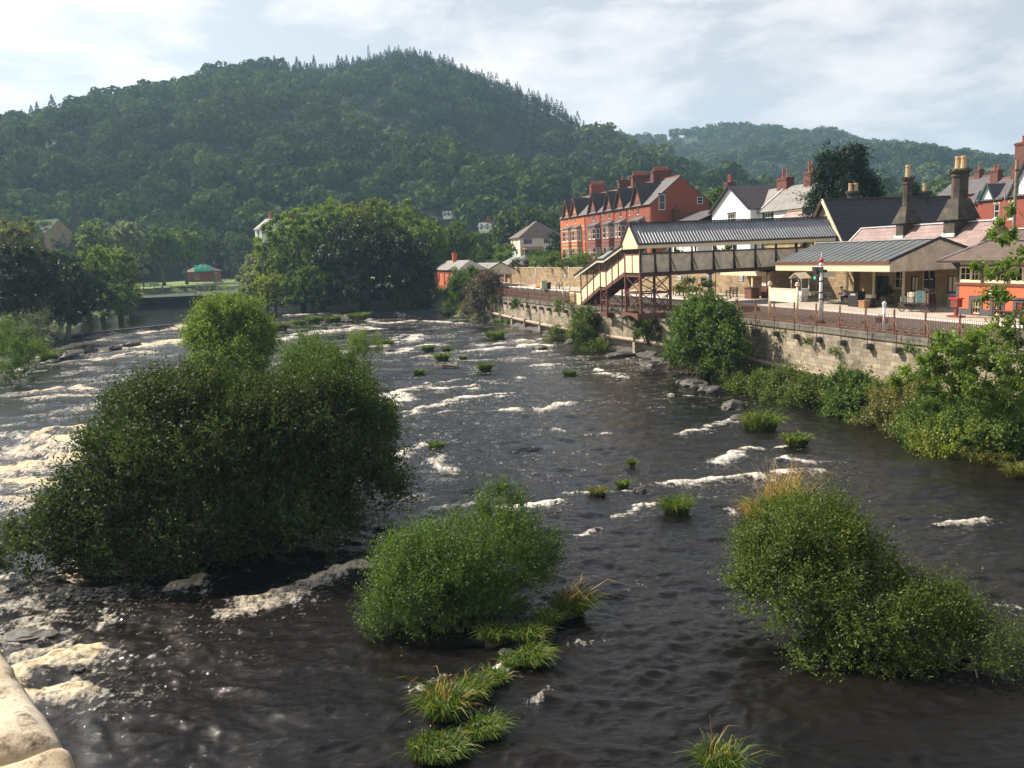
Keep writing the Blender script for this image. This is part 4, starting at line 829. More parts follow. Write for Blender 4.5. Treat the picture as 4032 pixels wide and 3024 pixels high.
# main tower: four legs, rails, crossed ties, bracket beams out of the wall
legs = [(-.02, 0), (-DW, 0), (-.02, 2.92), (-DW, 2.92)]; zb = 4.75
for x, yy in legs: mb = MB(); mb.beam((x, yy, zb), (x, yy, ZE-.1), .2, .2); mb.build('tower_leg', BROWN, fb)
def cross(p, q, z0, z1, w=.09):
    mb = MB(); p = np.asarray(p, float); q = np.asarray(q, float)
    mb.beam(np.append(p, z0), np.append(q, z1), w, w*.5); mb.beam(np.append(p, z1), np.append(q, z0), w*.5, w); mb.build('cross_tie', BROWN, fb)
    mb = MB(); mb.beam(np.append(p, z1), np.append(q, z1), .12, .14); mb.build('tie_beam', BROWN, fb)
zm = 6.55
for p, q in ((legs[0], legs[1]), (legs[0], legs[2]), (legs[1], legs[3]), (legs[2], legs[3])): cross(p, q, zb, zm); cross(p, q, zm, ZD-.35)
mb = MB()
for x in (0, -DW): mb.beam((x, -.3, 4.5), (x, 3.2, 4.5), .25, .5)
n = 9
mb.prism([(-DW-.15, -.42, 4.75), (.13, -.42, 4.75), (.13, -.42, 4.15)]+[(.13-(DW+.28)*(k+.5)/n, -.42, 4.15+.35*math.sin(math.pi*(k+.5)/n)) for k in range(n)]+[(-DW-.15, -.42, 4.15)], (0, .12, 0)); mb.build('bracket', BROWN, fb)
# stairs run down along the wall away from the viewer: x from -DW to about -19
SX0, SX1, MX0, MX1, EX = -DW, -8.4, -10.0, -15.9, -20.0; ZM = 7.0; ZL = 5.0; SW = 2.3
stz = lambda x: np.interp(x, [MX1, MX0, SX1, SX0], [ZL, ZM, ZM, ZD])
# flights
for (xa, za, xb, zb_, n) in ((SX0, ZD, SX1, ZM, 9), (MX0, ZM, MX1, ZL, 11)):
    for yy in (0, SW): mb = MB(); mb.beam((xa, yy, za-.12), (xb, yy, zb_-.12), .14, .36); mb.build('stringer', BROWN if yy == 0 else DARKBROWN, fb)
    mb = MB()
    for k in range(n):
        t = (k+.5)/n; x = xa+(xb-xa)*t; z = za+(zb_-za)*(k+1)/n; w = abs(xb-xa)/n; mb.box(x-w/2, x+w/2, .07, SW-.07, z-.06, z); mb.box(x+w/2-.03, x+w/2, .07, SW-.07, z, z+(za-zb_)/n-.06)
    mb.poly([(xa, .07, za-.3), (xb, .07, zb_-.3), (xb, SW-.07, zb_-.3), (xa, SW-.07, za-.3)]); mb.build('steps', DARKBROWN, fb)
mb = MB(); mb.box(SX1-.0, MX0, 0, SW, ZM-.25, ZM-.05) if SX1 < MX0 else mb.box(MX0, SX1, 0, SW, ZM-.25, ZM-.05); mb.box(EX, MX1, 0, SW, ZL-.3, ZL-.05); mb.build('landing', DARKBROWN, fb)
def slopepanel(x0, x1, z0, z1, h, name='stair_panel'):
    for yy, mt in ((0, CREAM), (SW, CREAM_SHADED_DIRTY)):  # sunny river side in clear cream, back side in shade-dulled cream
        mb = MB(); mb.prism([(x0, yy-.04, z0), (x1, yy-.04, z1), (x1, yy-.04, z1+h), (x0, yy-.04, z0+h)], (0, .06, 0)); mb.build(name, mt, fb)
        mb = MB(); mb.beam((x0, yy-.05, z0+h+.05), (x1, yy-.05, z1+h+.05), .1, .08); mb.build('handrail', BROWN, fb)
xs = np.linspace(SX0, SX1, 4)
for i in range(3): slopepanel(xs[i]-.08, xs[i+1]+.08, np.interp(xs[i], [SX1, SX0], [ZM, ZD])+.1, np.interp(xs[i+1], [SX1, SX0], [ZM, ZD])+.1, 1.35)
slopepanel(SX1-.08, MX0+.08, ZM-.05, ZM-.05, 1.5)
xs2 = np.linspace(MX0, MX1, 4)
for i in range(3): slopepanel(xs2[i]-.08, xs2[i+1]+.08, np.interp(xs2[i], [MX1, MX0], [ZL, ZM])+.1, np.interp(xs2[i+1], [MX1, MX0], [ZL, ZM])+.1, 1.35)
for x0, x1 in ((MX1-.08, -17.95), (-18.03, EX+.08)): slopepanel(x0, x1, ZL-.2, ZL-.2, 1.35)
mb = MB()
for i in range(2): mb.box(EX-.03, EX+.03, .1+i*1.1, 1.1+i*1.1, ZL-.2, ZL+1.15)
mb.build('landing_end_panel', CREAM, fb)
rtop = lambda x: float(np.interp(x, [-17.1, MX0-.2, SX1+.1, SX0], [8.0, ZM+2.65, ZM+2.65, ZE-.25]))
for x in list(xs[1:])+list(xs2)+[-18, EX]:
    for yy in (0, SW):
        z1 = rtop(x) if x > -17 else ZL+1.2; mb = MB(); mb.beam((x, yy-.06, float(stz(x))-.35), (x, yy-.06, z1), .11, .11); mb.build('stair_post', BROWN, fb)
# stair roof, two slopes each side of a ridge, stepped with a flat over the half landing
ys = [-.35, SW/2, SW+.35]
segs = [(SX0+.1, ZE-.1, SX1+.1, ZM+2.72), (SX1+.1, ZM+2.72, MX0-.2, ZM+2.72), (MX0-.2, ZM+2.72, -17.2, 8.0)]
mb = MB()
for xa, za, xb, zb_ in segs:
    for ya, yb in ((ys[0], ys[1]), (ys[2], ys[1])):
        p = [(xa, ya, za), (xb, ya, zb_), (xb, yb, zb_+.75), (xa, yb, za+.75)]; mb.prism(p, (0, 0, .05))
mb.build('stair_roof', CORR, fb)
mb = MB(); mc = MB()
for xa, za, xb, zb_ in segs:
    mb.beam((xa, ys[0]-.03, za), (xb, ys[0]-.03, zb_), .1, .17); p = V3(xa, ys[0], za-.06); q = V3(xb, ys[0], zb_-.06); valance(mc, p, q, .3, .17)
    mb.beam((xa, ys[2]+.03, za), (xb, ys[2]+.03, zb_), .1, .17)
mb.build('stair_eaves', BLACKP, fb); mc.build('stair_valance', CREAM_SHADED_DIRTY, fb)
mb = MB(); mb.prism([(-17.2, ys[0], 8.0), (-17.2, ys[2], 8.0), (-17.2, ys[1], 8.75)], (.05, 0, 0)); mb.build('stair_gable', CREAM_SHADED_DIRTY, fb)
# narrow trestle under the half landing, and the three bracket beams
for x in (SX1, MX0):
    for yy in (0, SW): mb = MB(); mb.beam((x, yy, 4.4), (x, yy, ZM-.2), .13, .13); mb.build('trestle_leg', BROWN, fb)
cross((SX1, 0), (MX0, 0), 4.4, 5.6, .07); cross((SX1, 0), (MX0, 0), 5.6, ZM-.3, .07); cross((SX1, 0), (SX1, SW), 4.4, ZM-.3, .07)
for x0, x1, z in ((MX0-.1, SX1+.1, 4.4), (EX-.1, MX1+.4, ZL-.2)):
    mb = MB(); mb.beam(((x0+x1)/2, 0, z-.25), ((x0+x1)/2, 3.2, z-.25), .5, .4); n = 7; k2 = 2 if x0 < -15 else 1
    w = (x1-x0)/k2
    for s in range(k2): mb.prism([(x0+s*w, -.1, z), (x0+s*w+w, -.1, z), (x0+s*w+w, -.1, z-.55)]+[(x0+s*w+w-w*(j+.5)/n, -.1, z-.55+.28*math.sin(math.pi*(j+.5)/n)) for j in range(n)]+[(x0+s*w, -.1, z-.55)], (0, .1, 0))
    mb.build('bracket', BROWN, fb)
mb = MB(); mb.beam((MX0, .1, 4.5), (0, .1, 4.45), .12, .2); mb.beam((MX0, SW, 4.5), (0, SW, 4.45), .12, .2); mb.build('tie_beam', DARKBROWN, fb)
# ------------------------------------------------------------------ building helpers
def Q(o2, ex, s, d, z): return (o2[0]+ex[0]*s-ex[1]*d, o2[1]+ex[1]*s+ex[0]*d, z)     # s along the wall, d inwards
def wall(mb, o2, ex, L, z0, z1, holes=(), rev=.12, m=0):
    xs = sorted({0, L}|{h[0] for h in holes}|{h[1] for h in holes}); zs = sorted({z0, z1}|{h[2] for h in holes}|{h[3] for h in holes})
    for i in range(len(xs)-1):
        for j in range(len(zs)-1):
            cx, cz = (xs[i]+xs[i+1])/2, (zs[j]+zs[j+1])/2
            if any(h[0] < cx < h[1] and h[2] < cz < h[3] for h in holes): continue
            mb.poly([Q(o2, ex, xs[i], 0, zs[j]), Q(o2, ex, xs[i+1], 0, zs[j]), Q(o2, ex, xs[i+1], 0, zs[j+1]), Q(o2, ex, xs[i], 0, zs[j+1])], m)
    for a, b, c, d in holes:
        for s0, s1, t0, t1 in ((a, a, c, d), (b, b, c, d)): mb.poly([Q(o2, ex, s0, 0, t0), Q(o2, ex, s0, rev+.06, t0), Q(o2, ex, s0, rev+.06, t1), Q(o2, ex, s0, 0, t1)], m)
        for t in (c, d): mb.poly([Q(o2, ex, a, 0, t), Q(o2, ex, b, 0, t), Q(o2, ex, b, rev+.06, t), Q(o2, ex, a, rev+.06, t)], m)
def qbox(mb, o2, ex, s0, s1, d0, d1, z0, z1, m=0): mb.prism([Q(o2, ex, s0, d0, z0), Q(o2, ex, s1, d0, z0), Q(o2, ex, s1, d1, z0), Q(o2, ex, s0, d1, z0)], (0, 0, z1-z0), m)
def window(par, o2, ex, s0, s1, z0, z1, rec=.10, style='sash', mat=None, sill=None, lintel=None, fw=.07, glass=None, nx=2, nz=3):
    """frame recessed in the wall by rec; sash, grid or casement bars; the pane is the frame's child"""
    mat = mat or WHITE; mb = MB(); d0, d1 = rec-.03, rec+.05
    qbox(mb, o2, ex, s0, s0+fw, d0, d1, z0, z1); qbox(mb, o2, ex, s1-fw, s1, d0, d1, z0, z1); qbox(mb, o2, ex, s0+fw, s1-fw, d0, d1, z0, z0+fw*1.3); qbox(mb, o2, ex, s0+fw, s1-fw, d0, d1, z1-fw, z1)
    b = fw*.55
    if style == 'sash': zm_ = (z0+z1)/2; qbox(mb, o2, ex, s0+fw, s1-fw, d0-.01, d1, zm_-b*.6, zm_+b*.6)
    if style in ('grid', 'cross'):
        for k in range(1, nx): x = s0+(s1-s0)*k/nx; qbox(mb, o2, ex, x-b/2, x+b/2, d0+.004, d1, z0+fw*1.3, z1-fw)
        for k in range(1, nz): z = z0+(z1-z0)*k/nz; qbox(mb, o2, ex, s0+fw, s1-fw, d0+.008, d1-.004, z-b/2, z+b/2)
    w = mb.build('window', mat, par)
    mb = MB(); mb.poly([Q(o2, ex, s0+.01, rec+.02, z0+.01), Q(o2, ex, s1-.01, rec+.02, z0+.01), Q(o2, ex, s1-.01, rec+.02, z1-.01), Q(o2, ex, s0+.01, rec+.02, z1-.01)]); mb.build('pane', glass or GLASS, w)
    if sill: mb = MB(); qbox(mb, o2, ex, s0-.08, s1+.08, -.07, rec+.05, z0-.12, z0-.002); mb.build('sill', sill, w)
    if lintel: mb = MB(); qbox(mb, o2, ex, s0-.14, s1+.14, -.025, rec, z1+.002, z1+.26); mb.build('lintel', lintel, w)
    return w
def slab(mb, pts, t=.1, m=0):
    p = [np.asarray(q, float) for q in pts]; n = unit(np.cross(p[1]-p[0], p[2]-p[0])); n = n if n[2] > 0 else -n; mb.prism([q-n*t for q in p], n*t, m)
def gable_roof(mb, x0, x1, y0, y1, ze, zr, oh=.25, along='x', t=.1, ov=.3):
    """two slabs; ov widens past the wall at the eaves, oh at the gable ends"""
    if along == 'x':
        ym = (y0+y1)/2; k = (zr-ze)/(ym-y0); slab(mb, [(x0-oh, y0-ov, ze-k*ov), (x1+oh, y0-ov, ze-k*ov), (x1+oh, ym, zr), (x0-oh, ym, zr)], t); slab(mb, [(x0-oh, y1+ov, ze-k*ov), (x1+oh, y1+ov, ze-k*ov), (x1+oh, ym, zr), (x0-oh, ym, zr)], t)
    else:
        xm = (x0+x1)/2; k = (zr-ze)/(xm-x0); slab(mb, [(x0-ov, y0-oh, ze-k*ov), (x0-ov, y1+oh, ze-k*ov), (xm, y1+oh, zr), (xm, y0-oh, zr)], t); slab(mb, [(x1+ov, y0-oh, ze-k*ov), (x1+ov, y1+oh, ze-k*ov), (xm, y1+oh, zr), (xm, y0-oh, zr)], t)
def hip_roof(mb, x0, x1, y0, y1, ze, zr, r0, r1, ym=None, t=.1):
    """ridge along x from r0 to r1"""
    ym = (y0+y1)/2 if ym is None else ym; a, b, c, d = (x0, y0, ze), (x1, y0, ze), (x1, y1, ze), (x0, y1, ze); e, f = (r0, ym, zr), (r1, ym, zr)
    for p in ([a, b, f, e], [c, d, e, f], [b, c, f], [d, a, e]): slab(mb, p, t)
def chimney(par, x, y, z0, z1, w, d, mat, pots=2, potm=None, along='x', poth=.8, cap=.1, potr=.15):
    mb = MB(); mb.box(x-w/2, x+w/2, y-d/2, y+d/2, z0, z1-.34); mb.box(x-w/2-cap*.5, x+w/2+cap*.5, y-d/2-cap*.5, y+d/2+cap*.5, z1-.34, z1-.2); mb.box(x-w/2-cap, x+w/2+cap, y-d/2-cap, y+d/2+cap, z1-.2, z1-.04); mb.box(x-w/2, x+w/2, y-d/2, y+d/2, z1-.04, z1+.05)
    c = mb.build('chimney', mat, par)
    for i in range(pots):
        q = (i+.5)/pots-.5; px_, py_ = (x+q*w*.9, y) if along == 'x' else (x, y+q*d*.9); mb = MB(); mb.lathe((px_, py_, z1+.04), [(potr*1.1, 0), (potr*1.1, .08), (potr*.85, .14), (potr*.8, poth*.8), (potr*1.05, poth*.84), (potr*1.05, poth*.93), (potr*.9, poth), (potr*.6, poth)], 10); mb.build('chimney_pot', potm or POT_RED, c)
    return c
# ------------------------------------------------------------------ station building (local x=0 at a=76, y=0 at b=48.8)
SA, SB, SZ = 77.0, 48.8, 5.3
st = fr('station_building', 'old stone railway station with tall chimneys, steep slate roofs and a canopy over the platform', 'station', SA, SB, SZ)
def sx(a): return SA-a
fo, fx = (0, 0), (1, 0); LW = sx(51.6)
holes = [(sx(76.3), sx(75.4), .25, 2.2), (sx(75.0), sx(74.0), .75, 2.0), (sx(62.0), sx(60.2), .1, 2.2), (sx(59.6), sx(58.3), 1.15, 2.75), (sx(57.6), sx(56.8), .05, 2.2), (sx(56.4), sx(55.0), 1.15, 2.75), (sx(53.7), sx(52.8), .05, 2.3), (sx(65.4), sx(64.1), 1.15, 2.7), (sx(68.5), sx(67.2), 1.15, 2.7), (sx(71.6), sx(70.6), .05, 2.3)]
mb = MB(); wall(mb, fo, fx, LW, 0, 4.1, holes); mb.poly([(LW, 0, 0), (LW, 5.2, 0), (LW, 5.2, 4.1), (LW, 2.4, 6.25), (LW, 0, 4.1)]); mb.poly([(0, 0, 0), (0, 12, 0), (0, 12, 4.1), (0, 0, 4.1)]); mb.build('stone_wall', ASHLAR, st)
for i, h in enumerate(holes):
    if h[2] > 1 : window(st, fo, fx, *h, rec=.1, style='grid', nx=2, nz=2, mat=CREAM, sill=BUFF, fw=.1)
    elif i in (0, 6, 4, 9):
        mb = MB(); qbox(mb, fo, fx, h[0]+.06, h[1]-.06, .08, .14, h[2], h[3]-.06); d = mb.build('door', CREAM, st); mb = MB(); w = h[1]-h[0]
        qbox(mb, fo, fx, h[0]+w*.46, h[0]+w*.54, .05, .1, h[2], h[3]-.06); qbox(mb, fo, fx, h[0], h[1], .05, .1, h[2]+.85, h[2]+1.05); qbox(mb, fo, fx, h[0], h[0]+.07, .03, .1, h[2], h[3]); qbox(mb, fo, fx, h[1]-.07, h[1], .03, .1, h[2], h[3]); qbox(mb, fo, fx, h[0], h[1], .03, .1, h[3]-.08, h[3]); mb.build('door_frame', DARKBROWN, d)
    else:
        mb = MB(); qbox(mb, fo, fx, h[0], h[1], .4, .46, h[2], h[3]); mb.build('dark_doorway', BLACKP, st)
mb = MB(); qbox(mb, fo, fx, sx(72.8), sx(60.3), -.02, .3, 2.75, 3.9); mb.build('fascia_beam', DARKBROWN, st)
# low front roof, pinkish slates, ridge over b=51.2; a steep cross wing behind with its gable to the river
mb = MB(); ry_ = 2.4; slab(mb, [(sx(66.9), -.45, 3.75), (LW+.2, -.45, 3.75), (LW+.2, ry_, 6.3), (sx(66.9), ry_, 6.3)]); slab(mb, [(sx(66.9), 5.3, 3.75), (LW+.2, 5.3, 3.75), (LW+.2, ry_, 6.3), (sx(66.9), ry_, 6.3)]); mb.build('low_roof', SLATE_PINK, st)
mb = MB(); mb.beam((sx(66.9), ry_, 6.34), (LW+.2, ry_, 6.34), .3, .1); mb.beam((sx(66.9)-.02, -.4, 3.85), (sx(66.9)-.02, ry_, 6.36), .16, .1); mb.build('ridge_flashing', LEAD, st)
gx_, gy0, gy1 = sx(73.2), 2.6, 19.2; hw = 3.9; zr_, ze_ = 9.35, 4.2
mb = MB(); slab(mb, [(gx_+hw, gy0, ze_), (gx_+hw, gy1, ze_), (gx_, gy1, zr_), (gx_, gy0, zr_)]); slab(mb, [(gx_-hw, gy0, ze_), (gx_-hw, gy1, ze_), (gx_, gy1, zr_), (gx_, gy0, zr_)]); mb.build('cross_wing_roof', SLATE_DARK, st)
mb = MB(); mb.beam((gx_, gy0, zr_+.04), (gx_, gy1, zr_+.04), .25, .12); mb.build('ridge_tile', SLATE_DARK, st)
mb = MB(); mb.prism([(gx_-hw+.2, gy0+.35, 0), (gx_+hw-.2, gy0+.35, 0), (gx_+hw-.2, gy0+.35, ze_), (gx_, gy0+.35, zr_-.2), (gx_-hw+.2, gy0+.35, ze_)], (0, gy1-gy0-.8, 0)); mb.build('cross_wing_wall', ASHLAR, st)
for s, mt in ((1, CREAM), (-1, DARKBROWN)): mb = MB(); mb.beam((gx_+s*hw, gy0-.05, ze_-.05), (gx_, gy0-.05, zr_-.02), .1, .34); mb.build('bargeboard', mt, st)
# rear roof left of the cross wing, and another lower wing beyond
mb = MB(); slab(mb, [(sx(86), 2.9, 5.6), (gx_-1.5, 2.9, 5.6), (gx_-.6, 5.6, 8.75), (sx(83.6), 5.6, 8.75)]); slab(mb, [(sx(86), 8.4, 5.6), (gx_-.8, 8.4, 5.6), (gx_-.6, 5.6, 8.75), (sx(83.6), 5.6, 8.75)]); mb.build('rear_roof', SLATE_PINK, st)
mb = MB(); mb.box(sx(84.5), gx_, 3.3, 8.0, 0, 5.6); mb.beam((sx(83.6), 5.6, 8.8), (gx_-.6, 5.6, 8.8), .25, .1); mb.build('rear_wall', ASHLAR, st)
# chimneys
def tallstack(x, y, z0, zf0, zf1, z1, wb, wt, pots):
    mb = MB(); h = wb/2; g = wt/2
    k_ = .52; mb.box(x-h*k_, x+h*k_, y-h*.8, y+h, z0, zf0); h *= .98
    a = [(x-h, y-h, zf0), (x+h, y-h, zf0), (x+h, y+h, zf0), (x-h, y+h, zf0)]; b = [(x-g, y-g, zf1), (x+g, y-g, zf1), (x+g, y+g, zf1), (x-g, y+g, zf1)]
    for i in range(4): j = (i+1) % 4; mb.poly([a[i], a[j], b[j], b[i]])
    mb.poly(a); n = 8
    mb.lathe((x, y, 0), [(g*1.12, zf1-.05), (g*1.08, zf1+.9), (g*1.08, z1-.55), (g*1.2, z1-.5), (g*1.25, z1-.42), (g*1.12, z1-.36), (g*1.15, z1-.25), (g*1.45, z1-.12), (g*1.48, z1-.02), (g*1.2, z1), (g*1.1, z1+.1)], 8)
    for k in range(8):
        t = 2*math.pi*(k+.5)/8; mb.box(x+g*1.38*math.cos(t)-.07, x+g*1.38*math.cos(t)+.07, y+g*1.38*math.sin(t)-.07, y+g*1.38*math.sin(t)+.07, z1-.03, z1+.1)
    c = mb.build('chimney', SOOT, st)
    for i in range(pots):
        q = ((i+.5)/pots-.5)*.95; mb = MB(); mb.lathe((x+q, y+q*.2, z1+.08), [(.23, 0), (.21, .3), (.19, .78), (.23, .82), (.23, .95), (.2, .98), (.12, .98)], 10); mb.build('chimney_pot', POT_CREAM, c)
    mb = MB(); hx = h*k_; mb.box(x-hx-.12, x+hx+.08, y-h*.8-.1, y-h*.8+.02, z0+1.0, z0+1.3); mb.prism([(x-hx-.02, y-h*.8, z0+1.1), (x-hx-.02, y+h, z0+2.6), (x-hx-.02, y+h, z0+2.8), (x-hx-.02, y-h*.8, z0+1.4)], (-.06, 0, 0)); mb.build('flashing', LEAD, c)
tallstack(sx(60.7), 2.0, 4.2, 6.5, 7.9, 10.2, 1.7, .66, 1)
tallstack(sx(55.0), 2.0, 4.2, 6.5, 8.1, 10.25, 2.2, 1.08, 2)
for b_, a_, z1_, w_, n_ in ((55.2, 73.6, 15.4, 1.1, 2), (63.4, 73.3, 15.2, 1.1, 1)):
    mb = MB(); x, y = sx(a_), b_-SB; z1 = z1_-SZ; g = w_/2; mb.lathe((x, y, 0), [(g, 8.2), (g, z1-.4), (g*1.3, z1-.2), (g*1.35, z1), (g, z1+.05)], 8); c = mb.build('chimney', SOOT, st)
    for i in range(n_): q = ((i+.5)/n_-.5)*.9; mb = MB(); mb.lathe((x+q*.5, y+q, z1+.03), [(.22, 0), (.18, .6), (.22, .65), (.2, .78), (.1, .78)], 10); mb.build('chimney_pot', POT_CREAM, c)
# platform canopy: local y negative is towards the river
CY0, CYR, CY1 = 42-SB, 46.2-SB, 50.2-SB; cx0, cx1 = sx(66.4), sx(51.75); ZC, ZCR, ZC1 = 3.66, 5.12, 3.85
mb = MB(); slab(mb, [(cx0, CY0, ZC), (cx1, CY0, ZC), (cx1, CYR, ZCR), (cx0, CYR, ZCR)], .06); slab(mb, [(cx0, CY1, ZC1), (cx1, CY1, ZC1), (cx1, CYR, ZCR), (cx0, CYR, ZCR)], .06); cr_ = mb.build('canopy_roof', FELT, st)
mb = MB()
for x in np.arange(cx0+.5, cx1, .86): mb.beam((x, CY0, ZC+.02), (x, CYR, ZCR+.02), .06, .04)
mb.build('sheet_seams', FELT, cr_)
mb = MB(); mb.beam((cx0, CYR, ZCR+.05), (cx1, CYR, ZCR+.05), .45, .08); mb.build('canopy_ridge', GREYM, st)
mb = MB(); mb.beam((cx0, CY0-.06, ZC-.1), (cx1+.05, CY0-.06, ZC-.1), .14, .2); mb.build('canopy_gutter', BROWN, st)
mb = MB(); mb.box(cx0, cx1, CY0-.01, CY0+.05, ZC-.42, ZC-.2); valance(mb, (cx0, CY0, ZC-.38), (cx1, CY0, ZC-.38), .42, .16); mb.build('canopy_valance', CREAM, st)
mb = MB(); n = 56
for i in range(n):
    y0 = CY0+(CY1-CY0)*i/n; y1 = y0+(CY1-CY0)/n*.95; zt_ = lambda y: (ZC+(ZCR-ZC)*(y-CY0)/(CYR-CY0) if y < CYR else ZCR+(ZC1-ZCR)*(y-CYR)/(CY1-CYR))-.05
    mb.prism([(cx1, y0, ZC-.72), (cx1, (y0+y1)/2, ZC-.82), (cx1, y1, ZC-.72), (cx1, y1, zt_(y1)), (cx1, y0, zt_(y0))], (-.05, 0, 0))
mb.build('canopy_gable', CREAM_SHADED_DIRTY, st)  # shade on this end is put into the duller cream
mb = MB(); mb.beam((cx1+.04, CY0-.05, ZC+.0), (cx1+.04, CYR, ZCR+.06), .1, .2); mb.beam((cx1+.04, CY1+.1, ZC1-.02), (cx1+.04, CYR, ZCR+.06), .1, .2); mb.build('canopy_bargeboard', BLACKP, st)
for a_ in (55.2, 58.6, 62.0, 65.6):
    mb = MB(); x, y = sx(a_), -2.7; mb.tube((x, y, 0), (x, y, ZC+.9), .12, .09, 10); mb.lathe((x, y, 0), [(.24, 0), (.24, .5), (.16, .6), (.13, .7)], 10)
    mb.beam((x, y-3.6, ZC-.25), (x, y+2.6, ZC-.25), .1, .16); mb.beam((x, y, ZC-.9), (x, y-1.2, ZC-.3), .06, .06); mb.beam((x, y, ZC-.9), (x, y+1.2, ZC-.3), .06, .06); mb.build('canopy_column', CREAM, st)
# small canopy on the left over the far platform end, with its posts
cn_ = fr('waiting_canopy', 'small cream edged canopy on a post beside the footbridge, stone wall behind', 'canopy', 74.6, 44.9, 5.3)
mb = MB(); slab(mb, [(-6.5, -.2, 2.55), (2.4, -.2, 2.55), (2.4, 2.4, 3.3), (-6.5, 2.4, 3.3)], .08); mb.build('roof', FELT, cn_); mb = MB(); valance(mb, (-6.5, -.22, 2.62), (2.4, -.22, 2.62), .45, .16); mb.build('valance', CREAM, cn_)
for x in (-.6, 2.3): mb = MB(); mb.box(x-.1, x+.1, .0, .2, 0, 1.0, 1); mb.box(x-.1, x+.1, .0, .2, 1.0, 2.6, 0); mb.build('post', [CREAM, DARKBROWN], cn_)
# ------------------------------------------------------------------ signal box (local origin at its near-left corner)
sb = fr('signal_box', 'orange brick signal box with cream sliding windows and a hipped slate roof', 'signal box', 47.3, 43.75, 5.3)
L_, D_ = 10.5, 4.2; fo, fx = (0, 0), (1, 0); zf = 2.0
holes = [(1.35, 2.05, .12, 1.0), (3.1, 3.8, .12, 1.0), (4.9, 5.6, .12, 1.0), (6.9, 7.6, .12, 1.0)]
mb = MB(); wall(mb, fo, fx, L_, .42, zf, [(a, b, .42, d) for a, b, c, d in holes]); mb.poly([(0, 0, .42), (0, D_, .42), (0, D_, zf), (0, 0, zf)]); mb.poly([(L_, 0, 0), (L_, D_, 0), (L_, D_, zf), (L_, 0, zf)]); mb.build('brick_base', ORANGE2, sb)
mb = MB(); wall(mb, (0, -.03), fx, L_, 0, .42, [(a, b, .12, .42) for a, b, c, d in holes]); mb.poly([(-.03, -.03, 0), (-.03, D_, 0), (-.03, D_, .42), (-.03, -.03, .42)]); mb.poly([(0, -.03, .42), (L_, -.03, .42), (L_, .02, .42), (0, .02, .42)])
for a, b, c, d in holes:
    for s0, s1 in ((a-.24, a), (b, b+.24)): qbox(mb, fo, fx, s0, s1, -.025, .02, .42, d+.3)
    qbox(mb, fo, fx, a, b, -.025, .02, d, d+.3)
qbox(mb, fo, fx, -.02, .22, -.022, .02, .42, zf); mb.build('blue_brick_dressing', BLUEBRICK, sb)
for a, b, c, d in holes:
    window(sb, fo, fx, a, b, c, d, rec=.1, style='grid', nx=3, nz=2, mat=CREAM, fw=.05)
    mb = MB(); qbox(mb, fo, fx, a-.08, b+.08, -.08, .15, c-.12, c); mb.build('brick_sill', BROWN, sb)
mb = MB(); qbox(mb, fo, fx, -.1, L_, -.1, .1, zf, zf+.16); mb.box(-.1, .1, .1, D_, zf, zf+.16); mb.build('floor_band', BROWN, sb)
zu0, zu1 = zf+.16, 3.6
mb = MB(); wall(mb, (0, .02), fx, L_, zu0, zu1, [(.2+i*2.05, 2.02+i*2.05, zu0+.1, zu1-.42) for i in range(5)]); mb.poly([(0.02, .02, zu0), (.02, D_, zu0), (.02, D_, zu1), (.02, .02, zu1)]); mb.build('timber_front', CREAM, sb)
mb = MB()
for i in range(6): x = .1+i*2.05; qbox(mb, fo, fx, x-.09, x+.09, -.05, .12, zu0, zu1)
qbox(mb, fo, fx, 0, L_, -.04, .1, zu1-.4, zu1-.3); mb.build('timber_post', DARKBROWN, sb)
for i in range(5):
    x0 = .2+i*2.05
    window(sb, (0, .02), fx, x0, x0+.92, zu0+.1, zu1-.42, rec=.06, style='grid', nx=2, nz=2, mat=CREAM, fw=.07); window(sb, (0, .02), fx, x0+.92, x0+1.82, zu0+.1, zu1-.42, rec=.1, style='grid', nx=3, nz=2, mat=CREAM, fw=.06)
mb = MB(); hip_roof(mb, -.85, L_+.5, -.85, D_+.85, 3.62, 5.5, 2.6, L_-2.5); mb.build('roof', SLATE_BROWN, sb)
mb = MB(); mb.beam((-.85, -.85, 3.70), (2.6, D_/2, 5.56), .2, .08); mb.beam((2.6, D_/2, 5.56), (L_-2.5, D_/2, 5.56), .22, .08); mb.build('hip_tile', LEAD, sb)
mb = MB(); mb.box(-.9, L_+.5, -.93, -.83, 3.5, 3.64); mb.box(-.93, -.83, -.83, D_+.8, 3.5, 3.64); mb.build('gutter', DARKBROWN, sb)
mb = MB()
for y in (0, .3): mb.prism([(0, y, zu1), (-.7, y, zu1), (0, y, zu1-.6)], (0, .08, 0))
mb.build('eaves_bracket', DARKBROWN, sb)
def textobj(name, body, size, mat, parent, loc, rot=(math.pi/2, 0, 0), ext=.004):
    c = bpy.data.curves.new(name, 'FONT'); c.body = body; c.size = size; c.extrude = ext; c.align_x = 'CENTER'; c.align_y = 'CENTER'; t = bpy.data.objects.new(name, c); dg_ = bpy.context.evaluated_depsgraph_get(); COL.objects.link(t); bpy.context.view_layer.update()
    me = bpy.data.meshes.new_from_object(t.evaluated_get(bpy.context.evaluated_depsgraph_get())); COL.objects.unlink(t); bpy.data.objects.remove(t)
    o = meshobj(name, me, mat, parent); o.location = loc; o.rotation_euler = rot; return o
mb = MB(); mb.box(2.72, 3.65, -.07, -.035, 1.42, 1.76, 1); mb.box(2.76, 3.61, -.075, -.06, 1.46, 1.72, 0); s_ = mb.build('name_plate', [WHITE, BLACKP], sb); textobj('lettering', 'LLAN', .2, BLACKP, s_, (3.18, -.079, 1.59))
